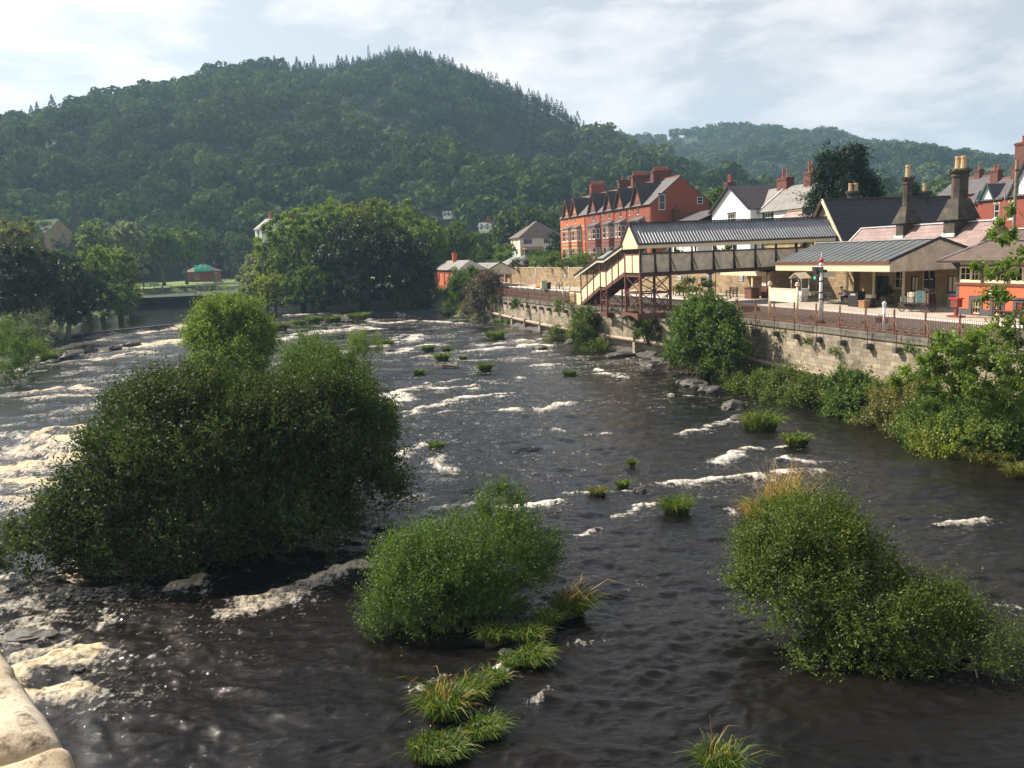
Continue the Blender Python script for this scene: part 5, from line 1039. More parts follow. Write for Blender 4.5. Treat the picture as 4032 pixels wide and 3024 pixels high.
# ------------------------------------------------------------------ red terrace above the platform (facade b=57)
ZT = 8.5
def terrace_house(label, a0, a1, brick, dress, gables, bays, seed, chim=None, end=False, small=(), doorx=None, ze=9.45, base=ZT, ridge=None, trim=None):
    """three storeys, dormer gables, two-storey bays; x=0 at the end further off"""
    o = fr('terrace_house', label, 'house', a0, 57.0, base); Lh = a0-a1; Dp = 10.2; zr = ridge or 13.55; trim = trim or DARKSTONE
    holes = []; wn = []
    for (g0, g1) in gables: c = (g0+g1)/2; wn.append((c-.42, c+.42, 7.75, 9.9))
    for s in small: wn.append((s-.3, s+.3, 7.8, 9.3))
    if doorx is not None: holes.append((doorx-.5, doorx+.5, .05, 2.4)); wn.append((doorx-.4, doorx+.4, 4.1, 6.3)); holes.append(wn[-1])
    ex = (1, 0); mb = MB(); hh = [h for h in holes]
    for w in wn[:len(gables)+len(small)]: hh.append((w[0], w[1], w[2], min(w[3], ze-.02)))
    wall(mb, (0, 0), ex, Lh, 0, ze, hh)
    for (g0, g1) in gables:
        c = (g0+g1)/2; zg = ze+(g1-g0)/2*1.55
        # gable triangle with a slot for the window head
        mb.poly([(g0, 0, ze), (c-.42, 0, ze), (c-.42, 0, ze+(c-.42-g0)*1.55)]); mb.poly([(c+.42, 0, ze), (g1, 0, ze), (c+.42, 0, ze+(g1-c-.42)*1.55)])
        mb.poly([(c-.42, 0, 9.9), (c+.42, 0, 9.9), (c+.42, 0, ze+(g1-c-.42)*1.55), (c, 0, zg), (c-.42, 0, ze+(g1-c-.42)*1.55)])
    if end: mb.poly([(Lh, 0, -1), (Lh, Dp, -1), (Lh, Dp, ze), (Lh, Dp/2, zr-.1), (Lh, 0, ze)])
    mb.poly([(0, 0, 0), (0, Dp, 0), (0, Dp, ze), (0, Dp/2, zr-.1), (0, 0, ze)]); mb.build('brick_wall', brick, o)
    for w in wn: window(o, (0, 0), ex, *w, rec=.1, sill=trim, lintel=trim, fw=.11, glass=CURTAIN if (seed+len(wn)) % 2 == 0 else GLASS)
    if doorx is not None: mb = MB(); qbox(mb, (0, 0), ex, doorx-.5, doorx+.5, .1, .15, .05, 2.4); mb.build('door', WHITE, o)
    # roof
    mb = MB(); gable_roof(mb, 0, Lh, 0, Dp, ze, zr, .0 if not end else .12, 'x', .1, .35); mb.build('roof', SLATE, o)
    mb = MB(); mb.beam((0, Dp/2, zr+.05), (Lh+.1, Dp/2, zr+.05), .25, .12); mb.build('ridge_tile', RIDGE_RED, o)
    for (g0, g1) in gables:
        c = (g0+g1)/2; hw_ = (g1-g0)/2; zg = ze+hw_*1.55; mb = MB(); yb = min(Dp/2-.1, (zg-ze)/((zr-ze)/(Dp/2))+.2)
        for s in (-1, 1): slab(mb, [(c+s*(hw_+.25), -.35, ze-.38), (c, -.35, zg+.04), (c, yb, zg+.04), (c+s*(hw_+.25), yb*.25, ze-.3)], .08)
        mb.build('gable_roof', SLATE_DARK, o); mb = MB()
        for s in (-1, 1): mb.beam((c+s*(hw_+.25), -.38, ze-.45), (c, -.38, zg), .07, .26)
        mb.beam((c, -.38, zg-.2), (c, -.38, zg+.55), .07, .07); mb.build('bargeboard', DARKBROWN if brick is not ORANGE else BROWN, o)
    # string course bands
    mb = MB(); qbox(mb, (0, 0), ex, 0, Lh, -.03, .0, 7.0, 7.2); mb.build('string_course', BUFF if brick is ORANGE else DARKSTONE, o)
    for (b0, b1) in bays:
        d = .85; k = .45; pl = [(b0, 0), (b0+k, -d), (b1-k, -d), (b1, 0)]; by = MB(); cz = ((.0, 1.0, 2.85, 3.75), (3.75, 4.35, 6.35, 6.75))
        wl = []
        for i in range(3):
            p, q = np.array(pl[i]), np.array(pl[i+1]); Lf = np.linalg.norm(q-p); e = (q-p)/Lf; n_w = 2 if i == 1 and Lf > 1.9 else 1
            hs_ = []
            for f in range(2):
                for k2 in range(n_w): w0 = Lf*(k2+.12)/n_w; w1 = Lf*(k2+.88)/n_w; hs_.append((w0, w1, cz[f][1], cz[f][2]))
            wall(by, p, e, Lf, 0, 6.75, hs_); wl += [(p, e, h) for h in hs_]
        bo = by.build('bay', brick, o)
        for j, (p, e, h) in enumerate(wl): window(bo, p, e, *h, rec=.08, sill=WHITE if brick is ORANGE else trim, lintel=trim if h[2] < 3 or True else None, fw=.11, glass=CURTAIN if (j+seed) % 2 == 0 else GLASS)
        mb = MB(); P0 = [(x, y*1.12-.02 if y < 0 else y, 6.75) for x, y in pl]; mb.prism(P0, (0, 0, .18)); mb.poly([P0[0][:2]+(6.93,), P0[1][:2]+(6.93,), (b0+k+.2, -.02, 7.45), (b0+.3, -.02, 7.45)]); mb.poly([P0[1][:2]+(6.93,), P0[2][:2]+(6.93,), (b1-k-.2, -.02, 7.45), (b0+k+.2, -.02, 7.45)]); mb.poly([P0[2][:2]+(6.93,), P0[3][:2]+(6.93,), (b1-.3, -.02, 7.45), (b1-k-.2, -.02, 7.45)]); mb.build('bay_roof', SLATE, o)
        mb = MB(); mb.prism([(x, y*1.06-.01 if y < 0 else y, 3.55) for x, y in pl], (0, 0, .22)); mb.build('bay_cornice', trim, o)
    if chim: chimney(o, chim[0], Dp/2+.1, zr-2.6, chim[1], .95, chim[2], STACK if brick is RED else RED, chim[3], POT_RED, 'y', .6, .14, .19)
    mb = MB(); mb.tube((Lh-.08, -.12, 0), (Lh-.08, -.12, ze-.2), .06, .06, 6); mb.build('drainpipe', DARKBROWN, o)
    return o
terrace_house('bright orange brick end house of the terrace with two gables, farthest along', 171.6, 156.2, ORANGE, BUFF, [(2.4, 6.6), (7.2, 11.6)], [(3.0, 8.0), (8.9, 13.2)], 1, (8.6, 15.4, 2.9, 6), doorx=14.6, trim=BUFF)
terrace_house('red brick terrace house with one steep gable, next to the bright orange one', 156.1, 147.9, RED, BUFF, [(2.1, 6.6)], [(2.9, 7.9)], 2, (7.9, 14.9, 3.0, 2))
terrace_house('red brick terrace house in the middle with a large and a tiny gable', 147.8, 141.3, RED, BUFF, [(2.1, 6.2)], [(2.2, 6.3)], 3, (6.2, 15.1, 3.2, 7), small=(.9,))
terrace_house('red brick terrace house with one gable, second from the plain brick end wall', 141.2, 135.4, RED, BUFF, [(.6, 4.8)], [(1.4, 5.3)], 4, None)
terrace_house('red brick end house of the terrace with the big blank gable wall and tall chimneys', 135.3, 125.6, RED, BUFF, [(2.1, 6.6)], [(2.6, 7.4)], 5, (2.4, 15.0, 3.3, 7), end=True, small=(.8,))
eh = [o for o in COL.objects if o.type == 'EMPTY' and o.name.startswith('terrace_house')][-1]
Lh = 135.3-125.6
for s0, s1, z0, z1 in ((1.3, 2.4, 8.2, 10.6), (8.0, 9.0, 9.0, 10.1)): window(eh, (Lh+.03, 0), (0, 1), s0, s1, z0, z1, rec=-.03, sill=DARKSTONE, lintel=DARKSTONE)
# rear lean-to with brick stacks beside the end house
o = fr('outhouse', 'low white outhouse with grey slate roof and two short brick chimneys below the blank gable', 'outhouse', 124, 59.5, ZT)
mb = MB(); mb.box(-1.4, 9, 0, 9, 0, 6.0); mb.build('wall', LIME, o); mb = MB(); gable_roof(mb, -1.4, 9, 0, 9, 6.0, 7.7, .2, 'x'); mb.build('roof', SLATE, o)
chimney(o, -1.0, 1.5, 5, 8.2, .9, .9, STACK, 1, IRON); chimney(o, 1.5, 8.0, 5, 9.0, 1.6, 1.0, STACK, 0)
# ------------------------------------------------------------------ white house with a gable to the river (x=0 at a=108)
wh = fr('white_house', 'whitewashed house with a steep gable and grey slate roof behind the footbridge', 'house', 107.6, 58.0, ZT)
GW = 10.0; ex = (1, 0); ze = 6.85; zp = 9.95; hol = [(4.3, 6.4, 4.5, 6.25), (4.3, 6.4, .6, 2.3)]
mb = MB(); wall(mb, (0, 0), ex, GW, 0, ze, hol); mb.poly([(0, 0, ze), (GW, 0, ze), (GW/2, 0, zp-.15)]); mb.box(0.01, GW-.01, .4, 8, 0, ze); 
hol2 = [(1.2, 2.9, 4.2, 6.0), (7.6, 9.2, 4.2, 6.0), (1.0, 3.2, .5, 2.4)]
wall(mb, (GW, 1.3), ex, 12.8, 0, 6.3, hol2); mb.poly([(GW+12.8, 1.3, 0), (GW+12.8, 9, 0), (GW+12.8, 9, 6.5), (GW+12.8, 5.1, 9.2), (GW+12.8, 1.3, 6.5)]); mb.poly([(GW, 0, 0), (GW, 1.3, 0), (GW, 1.3, ze), (GW, 0, ze)]); mb.build('wall', LIME, wh)
for h in hol: window(wh, (0, 0), ex, *h, rec=.12, style='grid', nx=4, nz=3, lintel=DARKSTONE, fw=.08)
for h in hol2: window(wh, (GW, 1.3), ex, *h, rec=.12, style='grid', nx=3, nz=3, lintel=BLACKP, fw=.08)
mb = MB()
for h in hol2:
    for s in (h[0]-.4, h[1]): qbox(mb, (GW, 1.3), ex, s, s+.4, -.02, .05, h[2], h[3]+.26)
mb.build('black_surround', BLACKP, wh)
mb = MB(); gable_roof(mb, 0, GW, 0, 7, ze, zp, .35, 'y', .1, .35); mb.build('gable_roof', SLATE_DARK, wh)
mb = MB(); gable_roof(mb, GW-4.4, GW+12.8, 1.3, 8.9, 6.45, 9.3, .1, 'x', .12, .45); mb.build('main_roof', SLATE_PALE, wh)
mb = MB()
for s in (-1, 1): mb.beam((GW/2+s*(GW/2+.35), -.4, ze-.25), (GW/2, -.4, zp+.02), .08, .3)
mb.build('bargeboard', BLACKP, wh)
mb = MB(); mb.beam((GW+.25, .9, 6.25), (GW+.25, 5.1, 9.4), .25, .1); mb.build('valley_flashing', LEAD, wh)
chimney(wh, -1.6, 3.6, 0, 10.9, 1.0, 1.2, STACK, 2, POT_RED, 'x', 1.1); chimney(wh, 9.9, 5.1, 7.0, 10.4, 2.2, 1.1, STACK, 2, POT_RED, 'x', 1.1); chimney(wh, 15.4, 5.1, 8.0, 10.6, 1.5, 1.1, STACK, 2, POT_RED, 'x', 1.2)
# ------------------------------------------------------------------ cream cottage beyond the terrace
d = ray(2140, 1000); k = 236/d[1]; cp = CAMP+d*k
ct = thing('cottage', 'cream rendered cottage with brown hipped roof and two dark chimneys', 'house', (cp[0]-9, cp[1], 9.9), RZ)
hA = [(1.2, 2.0, 3.4, 4.7), (.6, 1.9, .8, 2.2)]
W_, D2 = 9.6, 9.5
mb = MB(); wall(mb, (0, 0), (1, 0), W_, -1.5, 5.2, [(1.6, 2.5, 3.3, 4.6), (6.2, 7.0, 3.3, 4.6), (2.2, 3.4, .6, 2.1)]); hs2 = [(1.0, 3.4, 3.4, 4.9), (6.6, 8.4, 3.4, 4.9)]; wall(mb, (W_, 0), (0, 1), D2*1.25, -1.5, 5.2, hs2); mb.build('wall', plain('cream_render', (0.72, 0.64, 0.52), .8, .06, 1), ct)
for h in [(1.6, 2.5, 3.3, 4.6), (6.2, 7.0, 3.3, 4.6), (2.2, 3.4, .6, 2.1)]: window(ct, (0, 0), (1, 0), *h, style='cross', nx=2, nz=2)
for h in hs2: window(ct, (W_, 0), (0, 1), *h, style='cross', nx=3, nz=1)
mb = MB(); hip_roof(mb, -.6, W_+.6, -.6, D2*1.25+.6, 5.2, 9.6, W_*.4, W_*.6); mb.build('roof', SLATE_BROWN, ct)
mb = MB(); slab(mb, [(W_, .5, 2.75), (W_, 6.0, 2.75), (W_+1.6, 6.3, 2.1), (W_+1.6, .2, 2.1)], .12); mb.build('porch_roof', plain('salmon_tile', (.42, .2, .12), .8, .15, 3), ct)
mb = MB(); mb.box(W_+.05, W_+1.4, .6, 5.9, -1.4, .5); mb.build('porch_wall', WHITE, ct); window(ct, (W_+1.43, .7), (0, 1), 0, 5.0, .5, 2.0, rec=-.02, style='cross', nx=4, nz=1)
for x, y in ((1.2, 4.5), (2.8, 4.5)): chimney(ct, x, y, 5.6, 9.4, .8, .9, BLACKP, 1, IRON, 'x', .4)
# ------------------------------------------------------------------ two brick waiting rooms facing each other over the line
def waiting(name, label, a, b, Lx, Dy, wins, chim, can=None, z=4.6, h=3.75, brick=ORANGE2):
    o = fr(name, label, 'waiting room', a, b, z); ex = (1, 0); mb = MB(); wall(mb, (0, 0), ex, Lx, 0, h, wins); mb.build('sunny_wall', brick, o)
    mb = MB(); mb.poly([(Lx, 0, 0), (Lx, Dy, 0), (Lx, Dy, h), (Lx, 0, h)]); mb.poly([(0, 0, 0), (0, Dy, 0), (0, Dy, h), (0, 0, h)]); mb.poly([(0, Dy, 0), (Lx, Dy, 0), (Lx, Dy, h), (0, Dy, h)]); mb.build('shaded_side_wall', RED, o)  # shade painted in: darker brick here, brighter brick on the sunlit front
    for w in wins: window(o, (0, 0), ex, *w, rec=.1, sill=DARKSTONE, lintel=DARKSTONE, mat=GREYM, fw=.06)
    mb = MB(); qbox(mb, (0, 0), ex, -.05, Lx+.06, -.08, .0, h-.55, h-.3); mb.box(Lx, Lx+.06, -.05, Dy, h-.55, h-.3); mb.build('brick_cornice', RED, o)
    mb = MB(); hip_roof(mb, -.4, Lx+.4, -.4, Dy+.4, h, h+1.65, 2.2, Lx-2.0); mb.build('roof', SLATE_PALE, o)
    if chim: chimney(o, chim, Dy*.42, h+.3, h+3.0, .75, .75, ORANGE2, 1, DARKSTONE, 'x', .5)
    return o
w1_ = waiting('waiting_room', 'small orange brick waiting room with slate roof and tall stack beside the river', 165.5, 28.3, 25.5, 4.7, [(1.2, 2.4, 2.0, 3.0), (5.6, 6.8, 1.6, 3.1), (11.0, 12.0, .3, 3.0), (16.2, 17.2, .2, 3.0), (19.9, 20.9, .2, 3.0)], 12.3)
mb = MB(); mb.box(25.5, 25.53, .3, 4.5, 0, .6); mb.build('plinth', BLUEBRICK, w1_)
def plat_canopy(label, a, b, Lx, Dy, z, zr):
    o = fr('platform_canopy', label, 'canopy', a, b, 5.2); mb = MB(); gable_roof(mb, 0, Lx, 0, Dy, z, zr, .1, 'x', .08, .15); mb.build('roof', SLATE_PALE, o); mb = MB(); n = 26
    for i in range(n):
        y0 = Dy*i/n; y1 = y0+Dy/n*.94; f = lambda y: z+(zr-z)*(1-abs(y-Dy/2)/(Dy/2))-.05; mb.prism([(Lx, y0, z-.75), (Lx, (y0+y1)/2, z-.88), (Lx, y1, z-.75), (Lx, y1, f(y1)), (Lx, y0, f(y0))], (-.05, 0, 0))
    mb.build('gable', CREAM_SHADED_DIRTY, o); mb = MB()
    for s in (0, 1): mb.beam((Lx+.05, -.15 if s == 0 else Dy+.15, z-.08), (Lx+.05, Dy/2, zr+.05), .08, .16)
    mb.build('bargeboard', BLACKP, o); mb = MB()
    for x in (.6, Lx-.6): mb.box(x-.1, x+.1, .4, .6, 0, z); mb.box(x-.1, x+.1, Dy-.6, Dy-.4, 0, z)
    mb.build('post', CREAM, o); return o
plat_canopy('grey roofed platform canopy next to the orange brick waiting room', 158, 33.4, 17, 4.9, 2.95, 4.15)
plat_canopy('smaller platform canopy attached to the dark waiting room', 168, 40.0, 12, 4.2, 2.85, 4.0)
w2_ = fr('waiting_room', 'dark red brick waiting room with hipped slate roof on the far platform', 'waiting room', 172, 43.3, 4.9)
mb = MB(); wall(mb, (0, 0), (1, 0), 13, 0, 3.7); mb.poly([(13, 0, 0), (13, 4.8, 0), (13, 4.8, 3.7), (13, 0, 3.7)]); mb.poly([(0, 4.8, 0), (13, 4.8, 0), (13, 4.8, 3.7), (0, 4.8, 3.7)]); mb.build('brick_wall', brickmat('dark_red_brick', (0.22, 0.06, 0.04), (0.17, 0.045, 0.03), (0.15, 0.09, 0.07)), w2_)
mb = MB(); hip_roof(mb, -.4, 13.4, -.4, 5.2, 3.7, 5.3, 2.2, 10.8); mb.build('roof', SLATE_PALE, w2_)
kb = fr('kiosk', 'black timber kiosk with curved roof against the dark waiting room, white posters on its end', 'kiosk', 158.9, 44.3, 5.0)
mb = MB(); mb.box(0, .1, 0, 3.4, 0, 2.2); mb.box(0, 4.4, 3.3, 3.4, 0, 2.3); mb.box(4.3, 4.4, 0, 1.7, 0, 2.1); mb.box(0, 4.4, 0, .1, 0, 2.1); mb.build('boards', BLACKP, kb)
mb = MB(); n = 7
for i in range(n): y0, y1 = -.2+3.8*i/n, -.2+3.8*(i+1)/n; zz = lambda y: 2.1+.42*math.sin(math.pi*.55*(y+.2)/3.8); slab(mb, [(-.1, y0, zz(y0)), (4.6, y0, zz(y0)), (4.6, y1, zz(y1)), (-.1, y1, zz(y1))], .06)
mb.build('roof', GREYM, kb); mb = MB(); mb.box(4.41, 4.43, .45, .72, .9, 1.85); mb.box(4.41, 4.43, .78, 1.05, .9, 1.75); mb.build('poster', WHITE, kb); mb = MB(); mb.box(3.2, 4.2, 1.9, 3.1, .4, 1.15); mb.build('red_panel', REDPAINT, kb)
# ------------------------------------------------------------------ red brick street behind the station, at the right
def back_house(label, u, vE, vB, dist, Lx, Dy, gabs, wins, chim, seed, half=False, h=None, brick=RED):
    d = ray(u, vE); k = dist/d[1]; p = CAMP+d*k; zt = p[2]; o = thing('street_house', label, 'house', (p[0], p[1], 8.0), RZ); H = zt-8.0; ex = (1, 0); mb = MB()
    hs = [(w-.5, w+.5, H-2.9, H-.9) for w in wins]+[(w-.5, w+.5, H-6.0, H-4.2) for w in wins]; wall(mb, (0, 0), ex, Lx, 0, H, hs); zr = H+Dy*.34
    for x in (0, Lx): mb.poly([(x, 0, 0), (x, Dy, 0), (x, Dy, H), (x, Dy/2, zr-.1), (x, 0, H)])
    mb.build('brick_wall', brick, o)
    for w in hs: window(o, (0, 0), ex, *w, rec=.1, sill=WHITE, lintel=BUFF if seed % 2 else None, fw=.12)
    mb = MB(); gable_roof(mb, 0, Lx, 0, Dy, H, zr, .25, 'x', .1, .35); mb.build('roof', SLATE, o); mb = MB(); mb.beam((-.2, Dy/2, zr+.06), (Lx+.2, Dy/2, zr+.06), .3, .14); mb.build('ridge_tile', RIDGE_RED, o)
    for g0, g1 in gabs:
        c = (g0+g1)/2; hw_ = (g1-g0)/2; zg = H+hw_*1.7; yb = min(Dy/2, (zg-H)/.68+.1); mb = MB()
        for s in (-1, 1): slab(mb, [(c+s*(hw_+.25), -.3, H-.4), (c, -.3, zg), (c, yb, zg), (c+s*(hw_+.25), 0, H-.3)], .08)
        mb.build('gable_roof', SLATE, o); mb = MB(); mb.poly([(g0, -.02, H-.02), (g1, -.02, H-.02), (c, -.02, zg-.1)]); mb.build('gable', LIME if not half else WHITE, o); mb = MB()
        for s in (-1, 1): mb.beam((c+s*(hw_+.25), -.33, H-.45), (c, -.33, zg+.02), .08, .25)
        if half:
            for q in (-.5, 0, .5): mb.beam((c+q*hw_, -.04, H), (c+q*hw_, -.04, zg-.3-abs(q)*hw_*1.7), .12, .05)
        mb.build('bargeboard', plain('dark_green_paint_%d' % seed, (.03, .06, .05), .5, .2, 4) if not half else BLACKP, o)
    for cx_, hz_, w_, n_ in chim: chimney(o, cx_, Dy/2, zr-1.2, zr+hz_, w_, 1.0, STACK, n_, POT_RED, 'x', .8, .12, .18)
    return o
back_house('red brick house with white gablets and three tall windows on the street behind the station', 3853, 786, 870, 128, 12.5, 9, [(.4, 3.0), (6.4, 9.2)], [3.4, 6.8, 10.6], [(2.2, 1.6, 1.0, 1), (9.0, 2.0, 1.3, 1)], 1)
back_house('low red house with one small blue gablet behind the station, farther up the street', 3800, 800, 860, 140, 8.8, 9, [(2.4, 4.4)], [3.4], [(1.5, 2.0, 1.6, 2), (6.2, 1.6, 1.0, 1)], 2)
back_house('red brick house with black and white half timbered gable at the right edge', 3946, 770, 880, 104, 11, 9, [(1.2, 5.6)], [1.6, 4.2, 8.0], [(-.2, 3.4, 4.4, 4), (6.2, 4.8, 3.2, 3)], 3, True)
back_house('distant red brick house with wide pale roof and clustered chimneys above the dark station roof', 3690, 772, 830, 150, 9.5, 8, [], [3, 6], [(.8, 2.0, 2.4, 2), (5, 1.2, 1.0, 1)], 4)
# ------------------------------------------------------------------ bushes and grass in the river
def bush(name, label, base, specs, mat, leaf, sl, dens, seed, up=.5, cat='bush', nlimb=24, r0=.06, group=None, nlv=9, wid=.5, rough=.55, zmin=-.45, shell=.6, bark=None, jit=.5):
    """specs: centre as a point of the photo at a depth, with radii in metres"""
    o = thing(name, label, cat, base, 0, group); b = np.asarray(base, float); lo = []
    for u, v, d, rx, ry, rz in specs: c = py(*fu(u, v), d)-b; lo.append((c, (rx, ry, rz)))
    area = sum(12.6*((l[1][0]*l[1][1])**1.6/3+(l[1][0]*l[1][2])**1.6/3+(l[1][1]*l[1][2])**1.6/3)**(1/1.6) for l in lo)
    foliage('foliage', lo, int(area*dens), nlv, leaf, sl, mat, o, seed, up, zmin, rough, shell, wid, .02, jit); limbs('branches', (0, 0, -.3), lo, nlimb, r0, bark or BARK, o, seed); return o
b = wp(*fu(500, 1080))
bush('river_bush', 'largest dark green alder bush standing in the rapids, spreading over the water at left', b, [(440, 985, 31.5, 3.7, 3.2, 2.7), (690, 965, 33, 2.3, 2.8, 2.6), (560, 965, 34, 2.8, 2.6, 2.2), (260, 1110, 29, 2.3, 2.0, 1.6), (400, 1160, 28.5, 2.6, 1.6, 1.4), (90, 1185, 27.5, 1.3, 1.2, .95), (340, 930, 34, 2.0, 2.0, 1.7), (560, 1100, 30.5, 2.6, 1.9, 1.5), (785, 920, 34, .9, 1.0, 1.5), (500, 905, 35, 2.8, 2.0, 1.3), (745, 1050, 31.5, 2.0, 1.7, 1.5), (640, 1125, 30, 2.0, 1.4, 1.1), (300, 1190, 28, 2.1, 1.3, 1.0), (390, 860, 35, 1.1, 1.0, .7), (620, 885, 35, 1.4, 1.2, .9)], L_DARK, .135, .8, 50, 1, .55, nlimb=60, r0=.09, nlv=11)
mb = MB(); rng = np.random.default_rng(3); lb_ = COL.objects['river_bush']
for i in range(16):
    e = py(*fu(rng.uniform(10, 190), rng.uniform(1215, 1285)), 27.2)-b; s_ = py(*fu(rng.uniform(190, 240), rng.uniform(1210, 1250)), 28)-b; m_ = (s_+e)/2+rng.normal(0, .12, 3)+V3(0, 0, .15); mb.path([s_, m_, e], [.04, .025, .006], 5)
mb.build('bare_twigs', BARK, lb_)
b = wp(*fu(490, 805)); bush('river_bush', 'tall rounded yellow green alder rising behind the largest dark bush', b+V3(0, 2, 0), [(497, 715, 56, 2.2, 2.2, 1.9), (468, 745, 55, 1.5, 1.6, 1.7), (535, 745, 55, 1.4, 1.6, 1.8), (500, 790, 53, 1.9, 1.8, 1.4), (475, 690, 57, 1.2, 1.2, 1.0)], L_LIGHT, .17, .75, 46, 2, .4, rough=.75, nlimb=20)
b = wp(*fu(700, 900)); bush('river_bush', 'upright green willow shoots at the right shoulder of the largest dark bush', b, [(695, 825, 41, 1.4, 1.4, 1.4), (668, 790, 42, .8, .8, 1.0), (740, 845, 40, 1.1, 1.1, 1.2), (650, 830, 42, .9, .9, .9)], L_MID, .13, 1.0, 60, 3, 1.1, wid=.34, nlimb=24, jit=.35)
b = wp(*fu(835, 985)); bush('river_bush', 'small pale leafed sprig leaning over white water beside the largest dark bush', b, [(822, 895, 36.5, .45, .5, .55), (838, 940, 35.5, .35, .4, .6)], L_MID, .12, .5, 90, 4, .6, nlimb=8, r0=.03)
b = wp(*fu(1010, 1350)); bush('river_bush', 'middle sallow bush in the foreground river with thin top shoots', b, [(1010, 1225, 24.2, 2.2, 1.7, 1.25), (895, 1320, 22.8, 1.2, 1.1, 1.05), (965, 1290, 23.2, 1.5, 1.2, 1.0), (1120, 1200, 25, 1.15, 1.0, 1.05), (900, 1215, 24.5, 1.0, .9, .75), (1040, 1300, 23.5, 1.1, 1.0, .7), (1085, 1110, 26, .7, .7, .7)], L_MID, .09, .6, 78, 5, .75, nlimb=40, r0=.05, nlv=10, wid=.42, rough=.7)
b = wp(*fu(1800, 1380)); bush('river_bush', 'right hand sallow bush in the foreground river sprawling towards the frame edge', b, [(1740, 1185, 22.4, 1.5, 1.4, 1.35), (1715, 1290, 21.2, 1.15, 1.2, 1.15), (1820, 1230, 21.8, 1.2, 1.3, 1.1), (1900, 1340, 20.4, 1.5, 1.2, 1.0), (1850, 1430, 19.8, 1.3, .8, .55), (2010, 1355, 20.3, 1.2, .9, .85), (1700, 1240, 21.8, 1.2, 1.1, 1.1)], L_OLIVE, .09, .6, 92, 6, .7, nlimb=44, r0=.05, nlv=10, wid=.42, rough=.75)
b = wp(*fu(2040, 1440)); bush('river_bush', 'thin sprawling willow twigs trailing from the right foreground bush over dark water', b, [(2070, 1410, 19.6, 1.3, .9, .7), (2170, 1440, 19.2, 1.0, .8, .6), (1960, 1450, 19.5, .9, .6, .42)], L_OLIVE, .08, .8, 60, 7, .7, nlimb=30, r0=.025, nlv=9, wid=.34, bark=BARKL)
b = wp(*fu(1690, 1118)); tuft('straw_grass', 'tall straw coloured grass behind the right foreground bush', b, 1.1, .7, .95, 900, 11, None, (.1, 0), .03, seeds=260, clumps=4)
b = wp(*fu(1632, 1120)); tuft('straw_grass', 'yellowed drooping grass at the left edge of the right foreground bush', b, .4, .35, .7, 400, 12, L_STRAW, (-.2, 0), .025)
rng = np.random.default_rng(12)
bl = [wp(*fu(*q)) for q in ((930, 1640), (985, 1560), (1035, 1500), (1085, 1455), (1140, 1400), (1200, 1345), (1240, 1320))]
for i in range(26):
    k = rng.uniform(0, 5.99); q = bl[int(k)]+(bl[int(k)+1]-bl[int(k)])*(k % 1)+np.append(rng.normal(0, .22, 2), -.03); r = rng.uniform(.12, .26)
    rock('river_rock', 'small wet stone under the edge of the foreground grass strip', q, r, r*.8, r*.5, 200+i, ROCK, 'small stones under the foreground grass strip')
G = 'grass clumps on the stony strip in the foreground'
for i, (u, v, rx, ry, h, n, sd_, mt, ln_, lab) in enumerate([(945, 1632, .62, .45, .42, 1500, 0, None, (.3, -.2), 'bright green grass mound at the bottom edge, nearest of the strip'), (962, 1548, .40, .36, .62, 1100, 40, None, (0, 0), 'tall upright grass clump with thin seed stalks in the foreground'), (1045, 1588, .40, .36, .45, 800, 0, None, (.45, -.25), 'browning grass clump trailing into the water near the bottom edge'), (1022, 1500, .38, .34, .42, 800, 0, None, (.25, 0), 'green grass clump right behind the tall seeding one'), (1066, 1478, .34, .32, .40, 700, 0, None, (.2, 0), 'fine leaved grass clump in the middle of the foreground strip'), (1105, 1440, .26, .26, .34, 500, 0, None, (.1, 0), 'small grass clump beside the pale stone'), (1150, 1432, .42, .36, .50, 1000, 0, None, (.35, -.3), 'broad bladed grass clump drooping to the right over the water'), (1140, 1385, .40, .34, .45, 900, 0, None, (.25, -.1), 'yellow green grass clump below the middle bush'), (1185, 1350, .34, .3, .45, 700, 0, None, (.2, 0), 'pale grass clump linking the strip to the straw coloured mound'), (1232, 1325, .50, .42, .62, 1300, 60, None, (.35, -.1), 'large straw tinged grass mound at the top end of the strip'), (1070, 1385, .36, .3, .5, 500, 0, None, (0, -.4), 'dark shaded grass hanging under the middle bush'), (1556, 1672, .36, .3, .55, 600, 14, None, (.1, 0), 'lone green grass clump at the bottom edge right of the strip')]):
    tuft('grass_tuft', lab, wp(*fu(u, v))+V3(0, 0, .06), rx*.92, ry, h*.78, n, 30+i, mt, ln_, .026, G if i < 11 else None, sd_)
tuft('grass_tuft', 'round bright green tuft alone in the current left of the right bush', wp(*fu(1461, 1108)), .48, .4, .55, 900, 50, None, (.1, 0), .03)
